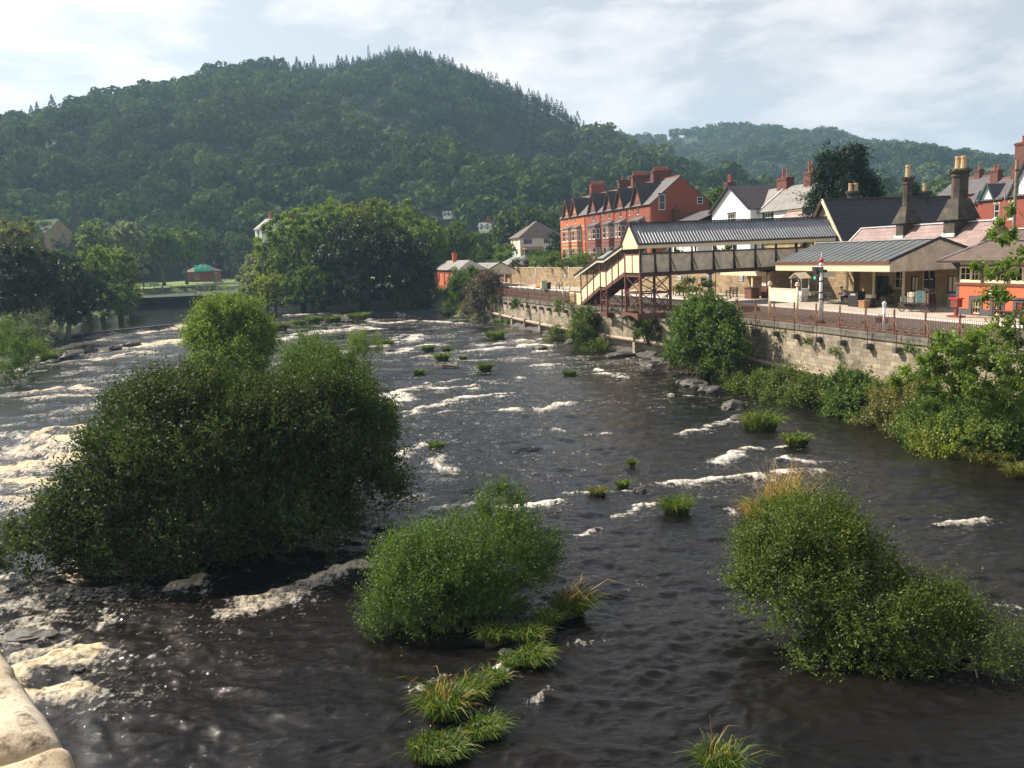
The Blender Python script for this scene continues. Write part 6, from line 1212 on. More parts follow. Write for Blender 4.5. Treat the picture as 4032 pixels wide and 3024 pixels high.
for i, (u, v, r, h, lab) in enumerate([(1292, 1072, .3, .42, 'yellowish grass sprig left of a dark midstream rock'), (1345, 1052, .26, .34, 'small green sprig just above a dark midstream rock'), (1365, 1005, .14, .25, 'tiny lone sprig in open water mid river'), (942, 968, .35, .35, 'thin grass at a breaking wave right of the dark bush'), (945, 780, .95, .7, 'long bright grass island in the middle of the rapids'), (1048, 800, .55, .75, 'upright grass clump right of the drift log'), (925, 757, .6, .5, 'grass island in the upper rapids, second from the long one'), (965, 757, .4, .35, 'low grass patch between white crests in the upper rapids'), (1066, 730, 1.3, .7, 'wide grass patch near the river wall far upstream'), (905, 808, .4, .35, 'small weed patch left of the drift log'), (1000, 775, .35, .25, 'flat weed patch beyond the drift log'), (1230, 808, .6, .3, 'low weed in white water under the footbridge'), (600, 715, 1.0, .9, 'grass on the weir right behind the yellow green alder'), (718, 695, 1.2, .9, 'broad grass clump on the far weir rocks'), (680, 697, .9, .9, 'narrow grass clump on the far weir rocks'), (775, 688, 1.2, .8, 'grass clump at the right end of the far weir'), (640, 700, 1.2, .6, 'low grass on the far weir between two clumps'), (825, 745, 1.0, .5, 'thin grass on a slab in the upper rapids'), (1655, 930, 0.9, 1.1, 'bright green fountain of grass at the right bank'), (1625, 925, .5, .7, 'smaller grass beside the green fountain of grass at right'), (1720, 960, .6, .6, 'leafy grass reaching into dark water at right'), (105, 780, 1.0, 1.2, 'yellowish reeds on the rocks at the left falls'), (2140, 1000, 1.1, .7, 'golden drooping grass on the right bank edge'), (2200, 1030, .5, .5, 'golden grass at the far right edge above the water')]):
    p = wp(*fu(u, v)); tuft('grass_tuft', lab, p, r, r*.7, h, int(260+420*r), 70+i, L_AUTUMN if 'golden' in lab or 'yellowish g' in lab else L_GRASS, (.1, -.05), .03+.0005*p[1], seeds=0, clumps=3 if r > .8 else 1)
b = wp(*fu(790, 782)); bush('willow_shrub', 'small upright willow shrub on a rock slab in the upper rapids', b, [(788, 757, 76, 1.3, 1.1, 1.0), (770, 768, 76, .7, .8, .6)], L_LIGHT, .16, 1.1, 40, 21, 1.3, wid=.3, nlimb=14, r0=.03, jit=.3)
# rocks
for i, (u, v, sx_, sy_, sz_, mt, lab) in enumerate([(1382, 1062, .34, .25, .2, ROCK, 'dark wet rock breaking the surface mid river'), (150, 772, 1.5, 1.0, .65, ROCK, 'largest dark boulder in the left falls'), (196, 757, .8, .7, .6, ROCK, 'upright dark boulder right of the largest one in the left falls'), (60, 800, 2.6, 1.0, .6, ROCK, 'flat dark ledge under the falls at the left edge'), (165, 783, 1.6, .8, .3, ROCK, 'low slab just below the largest boulder in the left falls'), (115, 782, 1.0, .7, .4, ROCK, 'rounded dark rock left of the largest boulder in the falls'), (80, 806, 1.2, .6, .25, ROCK, 'thin low ledge at the lower left falls'), (250, 752, .9, .7, .35, ROCK, 'brown rock in foam behind the big dark bush'), (285, 745, 1.2, .7, .4, ROCK, 'amber wet rock in foam beyond the falls'), (745, 762, 2.6, 1.2, .25, ROCKP, 'flat pale rock slab beside the willow shrub'), (840, 757, .9, .6, .2, ROCK, 'dark wet slab right of the willow shrub'), (1092, 1432, .16, .13, .14, ROCKP, 'pale white stone on the grassy strip'), (1090, 1335, .6, .35, .16, ROCK, 'wet rock below the right side of the middle bush'), (1115, 1310, .5, .3, .16, ROCK, 'wet rock with water sliding over behind the grassy strip'), (1165, 752, 1.2, .8, .35, ROCK, 'dark rock at the small falls under the wall'), (1240, 742, 1.4, .8, .35, ROCK, 'wet rock shelf at the small falls near the wall'), (800, 692, 1.8, .8, .35, ROCK, 'dark rock among the far weir grass'), (650, 715, 1.2, .7, .3, ROCK, 'grey rock on the far weir'), (1500, 832, 1.3, .9, .5, ROCK, 'layered dark rock at the foot of the leafy wall tree'), (1470, 828, .55, .45, .3, ROCK, 'grey boulder at the water edge below the leafy wall tree'), (1535, 845, 1.0, .7, .5, ROCK, 'dark rock right of the grey boulder on the bank'), (1585, 880, 1.0, .8, .5, ROCK, 'shaded rock shelf under the bank bushes'), (1600, 905, .7, .5, .3, ROCK, 'black rock at the waterline above the green fountain of grass'), (700, 703, .9, .6, .3, ROCK, 'small grey rock between grass clumps on the far weir'), (1340, 770, 1.6, .8, .5, ROCK, 'rock ledge at the foot of the wall under the footbridge'), (1400, 790, 1.4, .7, .4, ROCK, 'rock ledge at the wall foot left of the leafy tree'), (60, 1370, .8, .5, .12, ROCK, 'dark rock under sliding water at the lower left'), (165, 1445, .22, .2, .12, ROCK, 'dark rock lip in the foam by the bridge parapet'), (470, 1205, .6, .4, .2, ROCK, 'wet rock under the near side of the largest bush')]):
    rock('river_rock', lab, wp(*fu(u, v)), sx_, sy_, sz_, i, mt)
p = wp(*q7(1070, 412)); lg = thing('drift_log', 'bleached forked drift log stranded in the rapids', 'log', p); MB().path([(-.9, .3, .15), (-.2, .05, .25), (.5, -.2, .16), (.85, -.45, .1)], [.1, .13, .12, .05], 7).path([(-.2, .05, .25), (-.9, -.15, .3), (-1.5, -.1, .12)], [.07, .05, .02], 6).build('trunk', BARKL, lg, True)
# ------------------------------------------------------------------ bank vegetation under the river wall
def bshrub(label, specs, mat, leaf, sl, dens, seed, bpl=32.5, up=.5, name='bank_bush', cat='bush', **k):
    """specs u, v, half-width, half-height in photo units on the plane b=bpl"""
    lo = []; base = None
    pts = []
    for u, v, hw, hh in specs:
        c = pb(*fu(u, v), bpl); d = float(np.linalg.norm(c-CAMP)); pts.append((c, hw*1.82278*d/3300, hh*1.82278*d/3300))
    base = pts[0][0].copy(); base[2] = max(float(zw(base[0], base[1])), min(c[2]-rz for c, rx, rz in pts)); o = thing(name, label, cat, base)
    lo = [(c-base, (rx, max(rx, rz)*.8, rz)) for c, rx, rz in pts]; area = sum(12.6*l[1][0]*(l[1][0]+2*l[1][2])/3 for l in lo)
    foliage('foliage', lo, int(area*dens), 9, leaf, sl, mat, o, seed, up, -.6, k.get('rough', .6), .55, k.get('wid', .5), -.5, k.get('jit', .5)); limbs('branches', (0, 0, -.2), lo, k.get('nlimb', 12), k.get('r0', .06), k.get('bark', BARK), o, seed); return o
bshrub('leafy tree growing against the river wall right of the footbridge', [(1522, 740, 54, 60), (1500, 700, 34, 40), (1552, 705, 34, 46), (1480, 765, 32, 34), (1550, 785, 30, 36), (1525, 668, 24, 20), (1578, 745, 20, 38)], L_MID, .26, .9, 24, 31, 31.6, nlimb=30, rough=.8)
bshrub('broad grey green sallow bush on the bank below the pipe', [(1640, 848, 56, 34), (1710, 860, 58, 36), (1600, 822, 38, 28), (1760, 855, 38, 32), (1680, 835, 56, 28), (1625, 870, 45, 26), (1740, 885, 60, 24)], L_OLIVE, .16, .7, 40, 32, 32.6)
bshrub('bright green bush on the bank right of the broad sallow', [(1840, 850, 45, 40), (1830, 900, 40, 40), (1875, 880, 40, 45), (1815, 930, 30, 22)], L_MID, .17, .6, 45, 33, 32.8)
bshrub('straw and olive scrub on the bank in the shade of the overhanging tree', [(1930, 880, 45, 40), (1960, 910, 50, 45), (1905, 925, 50, 30), (1990, 870, 40, 45)], L_AUTUMN, .14, .6, 45, 34, 32.8)
bshrub('dark green bramble scrub on the right bank under the overhanging tree', [(2040, 930, 70, 50), (2110, 920, 60, 55), (2160, 950, 60, 55), (2000, 950, 40, 40), (2200, 900, 50, 60)], L_MID, .15, .7, 45, 35, 32.2)
bshrub('yellow green low branches reaching out over dark water at right', [(2050, 985, 50, 25), (2000, 985, 40, 14), (2030, 950, 40, 30), (2100, 965, 35, 30)], L_YELLOW, .15, .6, 48, 36, 30.8)
bshrub('thin shrub with dead stems at the wall foot under the footbridge', [(1260, 715, 20, 38), (1215, 735, 30, 25), (1190, 745, 22, 14), (1290, 760, 25, 18)], L_OLIVE, .2, .8, 26, 37, 29.6)
bshrub('creeper hanging down the river wall below the stair landing', [(1268, 690, 17, 22), (1265, 735, 20, 30)], L_MID, .2, .5, 34, 38, 30.2, name='creeper', cat='plant')
bshrub('creeper patch on the wall under the bridge tower', [(1400, 715, 30, 25), (1380, 690, 18, 16)], L_OLIVE, .2, .5, 26, 39, 32.4, name='creeper', cat='plant')
bshrub('bush at the wall foot where the pipe begins', [(1100, 715, 20, 16), (1085, 700, 14, 16)], L_MID, .25, .8, 18, 40, 28.6)
bshrub('dark purple buddleia at the end of the spiked railing', [(1045, 645, 30, 36), (1055, 615, 22, 20), (1030, 670, 24, 18)], L_PURPLE, .26, 1.0, 22, 41, 28.2)
bshrub('bright green shrub in front of the orange brick waiting room', [(1000, 615, 24, 24), (985, 640, 24, 20), (1018, 600, 14, 16)], L_MID, .28, .9, 20, 42, 27.6)
bshrub('feathery pale shrub at the water foot of the ivied bank', [(1015, 690, 24, 26), (1040, 695, 16, 14)], L_GREY, .22, .9, 20, 43, 27.6, wid=.3)
bshrub('ivy and bramble mantle over the old bank wall', [(900, 655, 32, 26), (945, 655, 36, 26), (985, 665, 24, 22), (870, 668, 25, 20), (920, 640, 34, 14)], L_OLIVE, .26, .9, 22, 44, 26.6)
bshrub('pinkish grey buddleia left of the orange waiting room', [(925, 625, 22, 16), (900, 628, 18, 16)], L_PURPLE, .26, .9, 20, 45, 27.4)
bshrub('green bush at the left end of the ivied bank', [(838, 660, 24, 28), (852, 630, 10, 16)], L_LIGHT, .28, .9, 20, 46, 25.6)
for i, (x, y, r) in enumerate([(740, 185, 34), (905, 235, 20), (1055, 305, 22), (1520, 285, 26)]):
    u, v = r7(x, y); c = pb(u, v, 34.65); o = thing('wall_plant', ['leafy fern sprouting high on the river wall under the coping', 'tiny fern halfway up the river wall', 'grass sprig low on the river wall above the pipe', 'wispy plant on the river wall near the overhanging tree'][i], 'plant', c)
    foliage('foliage', [((0, -.1, 0), (r*.012, .3, r*.011))], 60, 8, .13, .5, L_MID, o, 400+i, .8, -.3, .4, .2, .4, -2); MB().path([(.2, .3, -.1), (0, 0, 0), (-.1, -.2, .3)], [.03, .02, .01], 5).build('stem', BARK, o)
for i, (x, y, lab) in enumerate([(1900, 1150, 'large green plant on the wall beside the stair landing'), (1300, 1110, 'ferny plant on the wall below the spiked railing'), (950, 1070, 'weeds hanging over the wall end by the buddleia')]):
    u, v = w4(x, y); c = pb(u, v, 29.6 if i == 0 else 28.9); o = thing('wall_plant', lab, 'plant', c); foliage('foliage', [((0, 0, 0), (1.3, .5, .7))], 90, 8, .24, .8, L_MID, o, 410+i, .6, -.5, .5, .3, .5, -2); MB().path([(.2, .5, -.2), (0, 0, 0), (-.3, -.2, .4)], [.05, .03, .01], 5).build('stem', BARK, o)
# overhanging tree at the right edge: trunk out of the picture on the bank, limbs reaching left
base = np.array([26.5, 29.5, .7]); ot = thing('overhanging_tree', 'alder leaning in from the right edge, leafy limbs hanging across the river wall', 'tree', base)
SPR = [(2150, 735, 60, 26), (2080, 745, 60, 26), (2195, 705, 45, 30), (2040, 760, 25, 18), (2000, 800, 40, 24), (2050, 830, 55, 34), (1975, 830, 45, 26), (2120, 800, 55, 36), (2190, 800, 45, 36), (2100, 855, 50, 26), (2180, 870, 50, 40), (2165, 518, 26, 11), (2185, 480, 20, 16), (2200, 455, 14, 14), (2140, 515, 14, 8), (2165, 583, 38, 13), (2195, 560, 18, 20), (2120, 580, 14, 9), (2150, 640, 24, 18), (2140, 655, 18, 12), (2205, 900, 30, 40)]
lo = []; mb = MB(); rng = np.random.default_rng(9)
for i, (u, v, hw, hh) in enumerate(SPR):
    dd = 29.5+rng.uniform(-1.2, 1.4); c = py(*fu(u, v), dd)-base; s_ = 1.82278*dd/3300; lo.append((c, (hw*s_, hw*s_*.8, hh*s_)))
foliage('foliage', lo, 2700, 10, .13, .3, L_LIGHT, ot, 91, .5, -.7, .5, .35, .55, -5)
mb.path([(0, 0, -1.2), (-.3, .3, 3), (-.2, .6, 7), (.2, .4, 12)], [.3, .24, .18, .06], 8)
tz = [2.5, 4.0, 5.2, 6.5, 8.5, 9.5]
for k, (u, v) in enumerate([(2000, 845), (2040, 760), (2100, 790), (2110, 650), (2120, 520), (2150, 590)]):
    e = py(*fu(u, v), 29.5)-base; s_ = V3(-.2, .5, tz[k]); m_ = s_+(e-s_)*.5+V3(0, 0, .35); mb.path([s_, (s_+m_)/2+V3(0, 0, .2), m_, (m_+e)/2, e], [.1, .08, .06, .04, .015], 6)
    for j in range(5): q = s_+(e-s_)*rng.uniform(.35, .95)+V3(0, 0, .25); c, R = lo[rng.integers(len(lo))]; q2 = q+(np.asarray(c)-q)*min(1, 1.6/np.linalg.norm(np.asarray(c)-q)); mb.path([q, (q+q2)/2+rng.normal(0, .08, 3), q2], [.03, .02, .006], 5)
mb.build('trunk', BARK, ot, True)
# ------------------------------------------------------------------ trees in the middle distance
def mtree(label, u, vtop, wpx, d, zb, mat, seed, name='broadleaf_tree', **k):
    t = py(*fu(u, vtop), d); rx = wpx*1.82278*d/3300/2; h = t[2]-zb; k.setdefault('leaf', .22+d*.0013); dens = k.pop('dens', 1.0)
    n = int(dens*min(3800, 48*rx*(rx+h)/k['leaf']**2/9)); return tree(name, label, 'tree', (t[0], t[1], zb), rx, h, mat, seed, nsh=n, nlv=8, **k)
mtree('tall maple at the left top of the big tree clump across the river', 680, 424, 150, 168, 2.4, L_LIGHT, 501, trunk=.08, rough=.8)
mtree('pale rounded tree top in the centre back of the big clump', 775, 428, 130, 176, 2.4, L_YELLOW, 502, trunk=.1)
mtree('green maple top at the right back of the big clump', 845, 427, 125, 180, 2.4, L_LIGHT, 503, trunk=.1, rough=.8)
mtree('yellow green tree on the right shoulder of the big clump', 905, 462, 120, 172, 2.6, L_LIGHT, 504, trunk=.08)
mtree('broad olive maple in the front left of the big clump', 640, 462, 170, 156, 2.2, L_LIGHT, 505, trunk=.05, rough=.8, nl=18)
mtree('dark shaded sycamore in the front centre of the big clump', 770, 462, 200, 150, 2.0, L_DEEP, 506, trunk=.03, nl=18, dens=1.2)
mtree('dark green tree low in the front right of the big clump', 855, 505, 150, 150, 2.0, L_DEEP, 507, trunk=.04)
mtree('pale weeping willow at the left end of the big clump', 565, 530, 80, 158, 2.0, L_GREY, 508, name='willow_tree', trunk=.03, droop=-.7, rough=.6)
mtree('low pale willow at the far left foot of the big clump', 540, 575, 60, 152, 2.0, L_GREY, 509, name='willow_tree', trunk=.02, droop=-.5)
mtree('bright green young tree at the water edge under the willow', 590, 590, 80, 146, 1.9, L_YELLOW, 510, trunk=.04)
mtree('mid green tree at the water edge in front of the olive maple', 665, 575, 120, 144, 1.9, L_MID, 511, trunk=.03, nl=16)
mtree('very dark bush like tree at the water edge below the sycamore', 740, 600, 120, 142, 1.9, L_DEEP, 512, trunk=.02)
mtree('mid green tree right of the big clump', 965, 483, 110, 190, 4, L_MID, 513, trunk=.08)
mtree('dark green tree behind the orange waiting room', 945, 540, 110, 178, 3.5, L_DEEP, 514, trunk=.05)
mtree('tree between the big clump and the cottage', 1020, 500, 100, 215, 5, L_MID, 515, trunk=.08)
mtree('light tree just left of the cottage', 1062, 530, 70, 225, 6, L_LIGHT, 516, trunk=.08)
mtree('rounded trees top left behind the cottage', 1090, 492, 90, 262, 7, L_LIGHT, 517, trunk=.06)
mtree('tree top right behind the cottage', 1160, 488, 90, 268, 7, L_MID, 518, trunk=.06)
mtree('dark tree hard against the far end of the terrace', 1203, 500, 40, 205, 8, L_DEEP, 519, trunk=.05)
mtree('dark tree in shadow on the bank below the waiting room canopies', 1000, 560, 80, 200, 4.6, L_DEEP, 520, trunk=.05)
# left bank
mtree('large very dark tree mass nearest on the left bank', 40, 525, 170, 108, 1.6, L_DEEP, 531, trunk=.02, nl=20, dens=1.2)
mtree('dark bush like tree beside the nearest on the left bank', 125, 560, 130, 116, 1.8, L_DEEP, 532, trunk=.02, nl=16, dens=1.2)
mtree('deep green tree overhanging the still pool on the left bank', 178, 560, 90, 136, 2.2, L_DARK, 533, trunk=.02)
mtree('yellowing tree at the left frame edge below the hill', 22, 468, 110, 150, 3.5, L_AUTUMN, 534, trunk=.1)
mtree('olive tree in front of the church on the left bank', 110, 535, 90, 150, 3, L_MID, 535, trunk=.08)
mtree('light green tree right of the church spire', 195, 475, 60, 215, 5.6, L_LIGHT, 536, trunk=.12)
mtree('silvery grey green tree standing out pale by the park', 268, 478, 68, 222, 5.7, L_GREY, 537, trunk=.1)
mtree('tree with bare forked limbs showing on the left bank', 205, 530, 85, 148, 2.6, L_LIGHT, 538, trunk=.3, dens=.55, rough=.9)
mtree('tall thin crowned tree with two dark trunks by the pool', 245, 535, 80, 155, 2.8, L_LIGHT, 539, trunk=.3, dens=.6, rough=.9)
mtree('orange tinged small tree by the pool', 272, 565, 40, 165, 3, L_AUTUMN, 540, trunk=.25, dens=.7)
mtree('dark round tree on the park lawn, tallest there', 342, 490, 75, 230, 5.7, L_MID, 541, trunk=.28)
mtree('green park tree right of the tallest on the lawn', 392, 495, 70, 238, 5.8, L_LIGHT, 542, trunk=.3)
mtree('small dark park tree at the left of the lawn', 305, 560, 50, 236, 5.8, L_DARK, 543, trunk=.25)
mtree('grey green clipped tree beside the far farmhouse', 496, 540, 28, 290, 6.4, L_GREY, 544, trunk=.1)
mtree('bright bush on the left bank end by the pool', 250, 615, 70, 142, 2.1, L_LIGHT, 545, trunk=.02)
mtree('green bush by the stony shore of the pool', 275, 625, 50, 158, 2.2, L_LIGHT, 546, trunk=.02)
mtree('dark trees behind the park, lower slope', 455, 528, 70, 322, 7, L_DEEP, 547, trunk=.1)
mtree('dark tree behind the church', 120, 500, 90, 292, 5, L_DEEP, 548, trunk=.1)
mtree('small round shrub on the far shore terrace', 462, 620, 36, 222, 3.2, L_GREY, 549, trunk=.02)
mtree('dark tree between the spire and the silvery tree', 235, 500, 60, 262, 6, L_DEEP, 550, trunk=.1)
mtree('shady tree at the left of the silvery one, close to the pool', 160, 530, 70, 165, 3.4, L_DARK, 551, trunk=.05)
# left edge shrubs
for i, (u, v, d, rx, rz, mt, lab) in enumerate([(92, 720, 101, 2.6, 2.0, L_GREY, 'upright grey willow shrub on the left shore by the weir'), (30, 745, 88, 2.6, 2.4, L_MID, 'green willow bush at the left edge of the river'), (5, 785, 74, 2.4, 2.6, L_MID, 'bush cut by the left frame edge above the falls'), (60, 765, 90, 1.5, 1.1, L_LIGHT, 'low bush between two willow bushes at left')]):
    p = py(*fu(u, v), d); b_ = np.array([p[0], p[1], p[2]-rz]); o = thing('shore_bush', lab, 'bush', b_); lo = [((0, 0, rz), (rx, rx*.8, rz)), ((rx*.4, 0, rz*.7), (rx*.7, rx*.6, rz*.7)), ((-rx*.5, .3, rz*.8), (rx*.6, rx*.6, rz*.8)), ((.1*rx, 0, rz*1.5), (rx*.45, rx*.4, rz*.6))]
    foliage('foliage', lo, 620, 9, .22, 1.2, mt, o, 600+i, 1.0, -.5, .6, .5, .34, 0, .35); limbs('branches', (0, 0, 0), lo, 12, .05, BARK, o, 600+i)
# town trees
p = py(*fu(1822, 297), 90); cy_ = thing('cypress_tree', 'great dark cypress with drooping sprays behind the station', 'tree', (p[0], p[1], 8.2)); h = p[2]-8.2; rx = 72*1.82278*90/3300
lo = [((0, 0, h*.35), (rx, rx, h*.33)), ((rx*.1, 0, h*.62), (rx*.85, rx*.8, h*.28)), ((-.1*rx, 0, h*.8), (rx*.5, rx*.5, h*.2)), ((rx*.55, 0, h*.45), (rx*.5, rx*.5, h*.3)), ((-rx*.5, 0, h*.45), (rx*.5, rx*.5, h*.3)), ((rx*.3, 0, h*.84), (rx*.3, rx*.3, h*.15)), ((-rx*.35, 0, h*.78), (rx*.22, rx*.22, h*.14))]
foliage('crown', lo, 4200, 9, .30, 1.3, L_YEW, cy_, 77, -1.1, -.7, .7, .55, .4, .3, .3); MB().path([(0, 0, -.5), (0, 0, h*.5), (0, 0, h*.9)], [.6, .4, .1], 8).build('trunk', BARK, cy_, True)
mtree('small dark tree behind the station roof between two tall chimneys', 1966, 385, 40, 118, 8.4, L_DEEP, 561, trunk=.2)
mtree('green tree behind the blank gable of the brick terrace', 1540, 402, 50, 150, 8.4, L_MID, 562, trunk=.2)
mtree('round green bush seen under the footbridge roof by the white house', 1452, 545, 40, 92, 8.3, L_MID, 563, trunk=.05, name='garden_bush')
mtree('clipped hedge bush left of the lower window of the white house', 1562, 532, 32, 100, 8.3, L_MID, 564, trunk=.05, name='garden_bush')
# garden on top of the platform wall, rows of shrubs
rng = np.random.default_rng(8)
gl = ['dark ivy draping over the top of the platform wall', 'light green shrub above the platform wall', 'tall garden shrub in front of the terrace', 'rose bush with pale pink flowers in the terrace garden', 'low hedge plant on the platform wall', 'bushy green shrub by the terrace gardens', 'olive shrub behind the platform wall', 'rounded shrub beside the footbridge stairs above the wall', 'flowering shrub in the gardens below the terrace', 'mixed climbers at the garden edge', 'young leafy shrub above the platform posters', 'dense shrub at the cottage end of the garden', 'wispy shrub by the garden fence', 'bramble at the edge of the garden']
for i, (a, q, r, h, mt) in enumerate([(150, .2, 1.6, 1.3, L_DARK), (146, 3, 1.8, 1.6, L_LIGHT), (140, 5, 2.0, 2.4, L_MID), (136, 6, 1.5, 1.5, L_MID), (132, .4, 1.8, 1.2, L_DARK), (128, 4, 1.8, 2.0, L_LIGHT), (123, 2.0, 1.7, 1.5, L_OLIVE), (118, 3, 1.7, 1.8, L_MID), (113, 5, 1.5, 1.6, L_MID), (108, 1.0, 1.6, 1.2, L_DARK), (102, 1.0, 1.3, 1.2, L_LIGHT), (156, 6, 2.6, 2.8, L_MID), (126, .3, 1.4, .9, L_OLIVE), (95, .5, 1.4, 1.0, L_DARK)]):
    b_ = PAB(a, back_b(a)+.3+q, 8.2); o = thing('garden_shrub', gl[i], 'shrub', b_, 0); lo = [((0, 0, h*.5), (r, r*.8, h*.6)), ((r*.6, .2, h*.4), (r*.7, r*.6, h*.45)), ((-r*.5, -.2, h*.5), (r*.6, r*.6, h*.6))]
    if q < .6: lo.append(((0, -.5, -.6), (r*.8, .3, 1.0)))
    foliage('foliage', lo, 260, 8, .24, .7, mt, o, 700+i, .5, -.6, .6, .5, .5, -3); limbs('branches', (0, 0, -.1), lo, 6, .05, BARK, o, i)
    if i in (3, 8): foliage('flowers', lo, 40, 2, .16, .3, L_FLOWER, o, 760+i, .5, -.2, .4, .9, .8)
for i, (x, y, hw, hh, d, lab) in enumerate([(1480, 400, 80, 50, 205, 'dark round shrub on the slope below the cottage'), (1660, 400, 70, 45, 205, 'second dark round shrub below the cottage, nearer the terrace'), (1100, 330, 110, 70, 214, 'large light shrub left of the cottage'), (1590, 480, 60, 50, 196, 'leafy shrub above the dark waiting room roof'), (1800, 440, 90, 60, 192, 'tall hedge shrub by the terrace end'), (1820, 250, 45, 55, 214, 'yellowish small tree right of the cottage'), (1060, 420, 90, 50, 196, 'light bushes above the grey platform canopies')]):
    p = py(*w4(x, y), d); k = .27125*d/3300; rx, rz = hw*k, hh*k; o = thing('garden_shrub', lab, 'shrub', (p[0], p[1], p[2]-rz)); lo = [((0, 0, rz), (rx, rx, rz)), ((rx*.4, 0, rz*1.3), (rx*.5, rx*.5, rz*.6)), ((-rx*.5, 0, rz*.8), (rx*.6, rx*.5, rz*.7))]
    foliage('foliage', lo, 420, 8, .34, .9, [L_DARK, L_DARK, L_LIGHT, L_MID, L_MID, L_YELLOW, L_LIGHT][i], o, 780+i, .4, -.7, .6, .55, .55, -1.5); limbs('branches', (0, 0, -2.0), lo, 6, .08, BARK, o, i)
# ------------------------------------------------------------------ bridge parapet under the viewer's left hand
pa_ = [pz(0, 2500, 9.83), pz(318, 3040, 9.83)]
e = unit(pa_[1]-pa_[0]); n_ = np.array([e[1], -e[0], 0]); n_ = -n_ if n_[0]*1 > 0 else n_    # n_ points back over the bridge
pp = thing('bridge_parapet', 'pale lichen stained stone parapet of the bridge in the lower left corner', 'parapet', (0, 0, 0))
rng = np.random.default_rng(4); s = -4.6; cuts = [-4.6, -3.1, -1.55, .27*np.linalg.norm(pa_[1]-pa_[0])*0, ]
L2 = float(np.linalg.norm(pa_[1]-pa_[0])); cuts = [-3.2, -1.6, -.35, L2*.80, L2*.80+1.3, L2*.8+2.6]
for k in range(len(cuts)-1):
    a0, a1 = cuts[k]+.006, cuts[k+1]-.006; jz = rng.uniform(-.01, .01); jo = rng.uniform(-.012, .012)
    ss = np.concatenate([[a0], a0+np.array([0, .008, .02]), np.linspace(a0+.04, a1-.04, 60), a1-np.array([.02, .008, 0]), [a1]]); tq = np.concatenate([[0], [0, .008, .02], np.linspace(.05, .7, 36), [.72], [.72]])
    S_, T_ = np.meshgrid(ss, tq, indexing='ij'); P = pa_[0]+e*S_[..., None]+n_*(T_[..., None]+jo); ed = np.minimum(np.minimum(S_-a0, a1-S_), np.minimum(T_, .72-T_)); P[..., 2] += jz-.025*np.clip(1-ed/.03, 0, 1)**2+.022*(fbm(P[..., 0]*7, P[..., 1]*7, None, 5, 4)-.5)+.01*(fbm(P[..., 0]*40, P[..., 1]*40, None, 8, 2)-.5)
    P[..., :2] += (.02*(fbm(S_*6, T_*6+k, None, 9, 3)-.5)*np.clip(1-ed/.05, 0, 1))[..., None]
    for sl_ in (np.s_[0, :], np.s_[-1, :], np.s_[:, 0], np.s_[:, -1]): P[sl_][..., 2] = 9.5
    gridmesh('coping_stone', P, PARAPET, pp)
mb = MB(); A0 = pa_[0]+e*-3.2+n_*.06; mb.prism([A0+V3(0, 0, -.30), A0+n_*.38+V3(0, 0, -.30), A0+n_*.38+V3(0, 0, -12), A0+V3(0, 0, -12)], e*(L2*.8+5.8)); mb.build('bridge_wall', RIVERSTONE, pp)
# ------------------------------------------------------------------ people
def human(name, label, loc, rz, pose, shirt, trous, group=None, hair=HAIR, src=None):
    """pose: joint name -> position in metres; one skinned body, clothing over it"""
    o = thing(name, label, 'person', loc, rz, group)
    def skinned(nm, edges, rad, mat, sub=1):
        js = sorted({j for e_ in edges for j in e_}, key=lambda j: (j != edges[0][0], j)); me = bpy.data.meshes.new(nm); me.from_pydata([pose[j] for j in js], [(js.index(a), js.index(b)) for a, b in edges], []); ob = meshobj(nm, me, mat, o)
        sk = ob.modifiers.new('skin', 'SKIN'); sk.use_smooth_shade = True
        for i, j in enumerate(js): r = rad[j]; me.skin_vertices[0].data[i].radius = (r, r) if not isinstance(r, tuple) else r; me.skin_vertices[0].data[i].use_root = (i == 0)
        ob.modifiers.new('sub', 'SUBSURF').levels = sub; ob.modifiers['sub'].render_levels = sub; return ob
    R = dict(pelvis=.13, chest=(.17, .12), neck=.055, chin=.075, head=.095, crown=.07, nose=.02, shL=.06, elL=.045, wrL=.03, hdL=.035, fgL=.018, shR=.06, elR=.045, wrR=.03, hdR=.035, fgR=.018, hipL=.095, knL=.065, anL=.045, toL=.04, hipR=.095, knR=.065, anR=.045, toR=.04)
    E = [('pelvis', 'chest'), ('chest', 'neck'), ('neck', 'chin'), ('chin', 'head'), ('head', 'crown')]
    for s in 'LR': E += [('chest', 'sh'+s), ('sh'+s, 'el'+s), ('el'+s, 'wr'+s), ('wr'+s, 'hd'+s), ('hd'+s, 'fg'+s), ('pelvis', 'hip'+s), ('hip'+s, 'kn'+s), ('kn'+s, 'an'+s), ('an'+s, 'to'+s)]
    skinned('body', E, R, SKIN, 2)
    if shirt: skinned('shirt', [('pelvis', 'chest'), ('chest', 'shL'), ('shL', 'elL'), ('chest', 'shR'), ('shR', 'elR')], dict(pelvis=.15, chest=(.19, .14), shL=.08, elL=.06, shR=.08, elR=.06), CLOTH[shirt])
    if trous: skinned('trousers', [('pelvis', 'hipL'), ('hipL', 'knL'), ('pelvis', 'hipR'), ('hipR', 'knR')]+([('knL', 'anL'), ('knR', 'anR')] if pose.get('long') else []), dict(pelvis=.15, hipL=.11, knL=.08, hipR=.11, knR=.08, anL=.06, anR=.06), CLOTH[trous])
    mb = MB(); h = np.array(pose['head'])+V3(0, .015, .035); mb.lathe(h-V3(0, 0, .05), [(.09, 0), (.108, .04), (.105, .09), (.07, .135), (.01, .15)], 10); mb.build('hair', hair, o, True); return o
